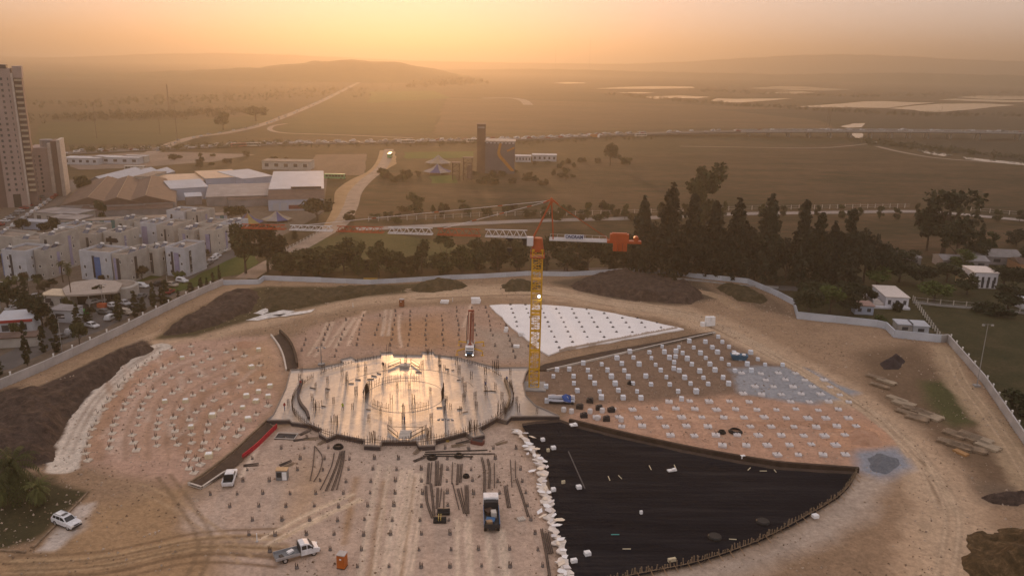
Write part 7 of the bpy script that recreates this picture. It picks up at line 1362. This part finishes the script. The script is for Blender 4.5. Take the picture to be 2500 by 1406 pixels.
for lane, dirn in ((-6.2,1),(-2.6,1),(3.0,-1),(6.4,-1)):
    s = random.uniform(0,8); ln = 0
    while s < L[-1]:
        p, d = on_path(hp,L,s); px, py = proj(p); dens = 9.5 if 420 < px < 1560 else 26 if px > 1560 else 18
        if -20 < px < 2520 and hc_n < 290:
            nn = Vector((-d.y,d.x,0)); ci = random.choice([0,0,0,1,1,2,4,5]); ln += 1; tag(link("car", cars[ci][random.randint(0,1)], None, p+nn*lane+Vector((0,0,.03)), math.atan2(d.y,d.x)+(0 if dirn > 0 else math.pi), random.uniform(1.0,1.15)), "%s car on the highway, %s lane, %s from the left" % (PN[ci], LN[lane], ordn(ln-1)), "car", "cars queued on the highway"); hc_n += 1
        s += dens*random.uniform(.8,1.6)
for px_, k, lab in [(588,2,"reddish bus on the highway at left"),(640,0,"pale bus right of the reddish bus"),(985,0,"white bus above the dirt track"),(1142,0,"white bus left of the silo tower"),(1240,0,"white bus right of the silo tower"),(1545,0,"white bus on the right part of the highway")]:
    i = min(range(len(hp)), key=lambda q: abs(proj(hp[q])[0]-px_)); p = hp[i]; d = (hp[i+1]-hp[i]).normalized(); tag(link("bus", busm[k], None, p+Vector((0,-11.5,.0-p.z+.1)), math.atan2(d.y,d.x)), lab, "bus")
i = min(range(len(hp)), key=lambda q: abs(proj(hp[q])[0]-1455)); T = thing("box_lorry","orange-topped box lorry on the highway","lorry",Vector((hp[i].x,hp[i].y-11.5,.1))); MB().box(-4,2.5,-1.2,1.2,.9,3.4).obj("box", mat("lorry_box",(.36,.15,.05),.6), T); MB().box(2.6,4.4,-1.2,1.2,.5,2.9).obj("cab", M_vw, T)
for x in (-2.8,3.4): MB().bar((x,-1.2,.5),(x,1.2,.5),.5,8).obj("wheel", M_tyre, T)
for x, y, k, lab in [(818,438,1,"green bus parked on the track beside the hangar"),(952,385,1,"green-white bus on the dirt track by the silo"),(330,418,0,"white coach in the yard behind the sheds"),(345,424,0,"second white coach in the yard, slightly nearer")]: tag(link("bus", busm[k], None, at(x,y)+Vector((0,0,.15)), 0 if y != 385 else 1.6), lab, "bus")
rdm = mat("far_road",(.24,.19,.15),.9,var=.15,scale=.05)
r2 = smooth_path(P([(360,378),(420,352),(480,335),(560,324),(640,305),(720,275),(790,245),(850,215),(880,200)]),8); strip(r2, 10, .2, "road", rdm)
L2 = [0.]
for a, b in zip(r2[:-1],r2[1:]): L2.append(L2[-1]+(b-a).length)
s = 20; ln = 0
while s < L2[-1]*.75:
    p, d = on_path(r2,L2,s); nn = Vector((-d.y,d.x,0)); tag(link("car", cars[random.choice([0,1,4])][0], None, p+nn*random.choice([-2.5,2.5])+Vector((0,0,.22)), math.atan2(d.y,d.x)), "tiny car on the far road, %s from the near end" % ordn(ln), "car", "cars on the far road"); s += random.uniform(14,30); ln += 1
strip(smooth_path(P([(1010,338),(820,330),(700,326),(660,318),(668,308),(700,303)]),8), 5, .22, "track", rdm)
strip(smooth_path(P([(1180,241),(1240,240),(1275,245),(1290,257)]),6), 16, .22, "track", rdm)
strip(smooth_path(P([(2140,358),(2200,372),(2300,388),(2500,402),(2600,410)]),6), 5, .2, "river_track", rdm); strip(smooth_path(P([(1660,358),(1800,360),(2000,362),(2120,352)]),6), 3, .2, "track", rdm)
strip(smooth_path(P([(870,560),(1000,555),(1150,547),(1300,540),(1500,535),(1650,530),(1800,523),(2000,520),(2200,517),(2300,520),(2400,529),(2600,548)]),8), 7, .16, "street", mat("pale_street",(.24,.215,.20),.9,var=.12,scale=.1))
def post_fence(pxl, step, h, label, m=None, rails=2, group=None):
    pts = smooth_path(P(pxl),5) if len(pxl) > 2 else P(pxl); o = pts[0].copy(); T = thing("post_fence", label, "fence", o+Vector((0,0,.1))); pm_ = MB().box(-.12,.12,-.12,.12,0,h).mesh("post", m or M_conc)
    acc = 0; nxt = 0
    for a, b in zip(pts[:-1],pts[1:]):
        Ls = (b-a).length
        while nxt < acc+Ls: link("post", pm_, T, a.lerp(b,(nxt-acc)/Ls)-o); nxt += step
        acc += Ls
    for k in range(rails): MB().tube([p-o+Vector((0,0,h*(.35+.5*k))) for p in pts],.06,4).obj("rail", M_conc2, T)
post_fence([(900,541),(1050,537),(1180,530),(1300,527)], 4.2, 2.2, "white post fence on the far street left of the crane top")
post_fence([(1320,529),(1500,524),(1620,521),(1800,514),(2000,511),(2220,508)], 4.2, 2.2, "white post fence on the far street behind the conifers")
post_fence([(2370,516),(2450,524),(2600,536)], 4.2, 2.2, "post fence on the far street right of the big eucalyptus")
post_fence([(690,618),(740,592),(800,560)], 3.2, 1.4, "short post fence along the diagonal road")
post_fence([(2232,738),(2300,745),(2420,755),(2540,768)], 3.6, 1.7, "low wall with white posts right of the flat-roofed house")
post_fence([(2228,735),(2260,780),(2298,832)], 2.6, 1.7, "post fence running down from the flat-roofed house to the wall corner")
for pxl, lab in [([(2228,741),(2300,749),(2420,759),(2540,772)],"low grey plinth wall under the white posts"),([(1640,683),(1720,690),(1800,700),(1900,705)],"pale roadside wall seen under the conifers")]:
    pts = P(pxl); o = pts[0].copy(); mb = MB()
    for a, b in zip(pts[:-1],pts[1:]): d = b-a; mb.box(0,d.length,-.15,.15,0,.7,0,Matrix.Translation(a-o) @ Matrix.Rotation(math.atan2(d.y,d.x),4,'Z'))
    tag(mb.obj("low_wall", M_conc2, None, o+Vector((0,0,.1))), lab, "wall")
strip(smooth_path(P([(1300,668),(1500,660),(1650,682),(1800,697),(1950,706),(2100,712)]),6), 6, .13, "lane", M_asph)
# ------------------------------------------------------------------ houses at right
sheet("garden_ground", [(1945,775),(1900,722),(2160,650),(2620,640),(2620,1240),(2500,1075),(2400,930),(2315,832),(2180,822)], .12, ramp_mat("dark_scrub",[(.028,.03,.012),(.05,.046,.02),(.085,.065,.035)],.12,bump=.9,bscale=1.5), 0, 0)
M_hw = mat("house_white",(.58,.58,.62),.8,var=.06); M_hr = mat("house_flat_roof",(.62,.56,.52),.8,var=.05)
T = house("flat_roof_house",2160,752,6.6,13,3.3,"white two-part house with broad flat white roof","house",M_hw,M_hr,R_(-6),0,.25,3); MB().box(-3.4,-.3,.5,10,-.2,1.2).obj("terrace", M_hr, T); MB().box(-3.4,-3.2,.5,10,1.2,2.0).obj("terrace_wall", M_hw, T); MB().box(-3.4,6.8,-1.4,-.05,-.2,.6).obj("porch", M_hw, T)
T = house("flat_roof_house",2374,704,7.5,9,5.2,"tall white house with flat roof among far trees","house",M_hw,M_hr,R_(-4),0,.2,4); MB().box(-2.6,-.1,1,7,-.2,3.2).obj("side_wing", mat("cream_wing",(.50,.40,.25),.8), T)
for k in range(4): MB().box(.8+k*1.7,1.6+k*1.7,-.08,.0,.2,2.8).obj("tall_window", M_win, T)
house("small_house",2086,768,5.2,5,2.6,"small blue-white cottage with pinkish roof by the bushes","cottage",M_bl,mat("pink_roof",(.30,.20,.17),.8),R_(-6),0,.3,2)
house("garden_shed",2190,812,3.8,4.5,2.2,"garden shed with grey roof, left of the pair","shed",M_bw[2],M_wr,R_(-8),0,.25,1); house("garden_shed",2228,816,4,5,2.2,"garden shed with grey roof, right of the pair","shed",M_bw[1],M_wr,R_(-8),0,.25,1)
house("low_building",2160,648,13,10,3,"long low grey building behind the green hedge","building",M_gr,M_gr,0,1.2,.3,3); house("low_building",2300,655,16,9,3,"low grey roofed building right of the hedge","building",M_gr,M_gr,R_(-4),1.2,.3,3); house("low_building",2370,645,18,12,3,"wide grey gabled roof near the right edge","building",M_gr,mat("grey_tile",(.20,.19,.19),.8),R_(-5),1.8,.3,3); house("low_building",2486,668,8,9,3.4,"orange-brown house at the right picture edge","house",mat("orange_house",(.34,.19,.10),.8),M_br,R_(-5),1.5,.3,1); house("garden_shed",2492,755,3,4,3,"small white shed at the right picture edge","shed",M_hw,M_wr,0,0,.2,1)
# ------------------------------------------------------------------ masts
def mast(px, py, pyt, w, lab, m):
    p = at(px,py); h = ztop(p,pyt); T = thing("antenna_mast", lab, "mast", p); mb = MB(); n = 16
    for k in range(3):
        a = k*2.094; mb.bar((math.cos(a)*w,math.sin(a)*w,0),(math.cos(a)*w*.5,math.sin(a)*w*.5,h),w*.25,3)
    for i in range(n):
        f0, f1 = 1-.5*i/n, 1-.5*(i+1)/n; a = (i % 3)*2.094; b = ((i+1) % 3)*2.094; mb.bar((math.cos(a)*w*f0,math.sin(a)*w*f0,h*i/n),(math.cos(b)*w*f1,math.sin(b)*w*f1,h*(i+1)/n),w*.15,3)
    mb.obj("lattice", m, T); MB().bar((0,0,h),(0,0,h*1.06),w*.2,4).obj("antenna", m, T); return T, h
M_mast = mat("mast_steel",(.12,.085,.07),.7)
mast(1438,186,97,.9,"tall thin antenna mast on the horizon, right one",M_mast); mast(1355,184,121,.9,"tall thin antenna mast on the horizon, left one",M_mast)
T, h = mast(413,275,208,.9,"telecom mast with antenna drums on the left plain",M_mast)
for k in range(5): MB().bar((-.9+.3*k,0,h*.84+k*1.2),(.9-.2*k,0,h*.84+k*1.2),.5,6).obj("antenna_drum", M_mast, T)
for x, y, yt, lab in [(236,338,250,"tall floodlight pole on the left plain"),(391,330,264,"slim floodlight pole beside the telecom mast"),(433,345,245,"slim pole right of the telecom mast"),(2018,308,272,"power pole near the ponds, left"),(2025,308,276,"power pole near the ponds, right"),(2300,270,250,"thin pole standing in the big pond")]:
    p = at(x,y); h = ztop(p,yt); T = thing("pole", lab, "pole", p); MB().bar((0,0,0),(0,0,h),.3,5,0,.18).obj("shaft", M_mast, T); MB().box(-1.6,1.6,-.2,.2,h-.4,h).obj("crossbar", M_mast, T)
# small scrub fire: a lit brazier by the silo track
# ------------------------------------------------------------------ evening haze
hz = MB(); hz.box(-15000, 15000, -900, 21000, -3, 260)
hm = bpy.data.materials.new("haze_air"); hm.use_nodes = True; t = hm.node_tree
t.nodes.remove(t.nodes["Principled BSDF"])
pv = t.nodes.new("ShaderNodeVolumePrincipled"); pv.inputs["Color"].default_value = (.58, .525, .43, 1); pv.inputs["Density"].default_value = .00036; pv.inputs["Anisotropy"].default_value = .67
t.links.new(pv.outputs[0], t.nodes["Material Output"].inputs["Volume"])
tag(hz.obj("haze", hm), kind="stuff")
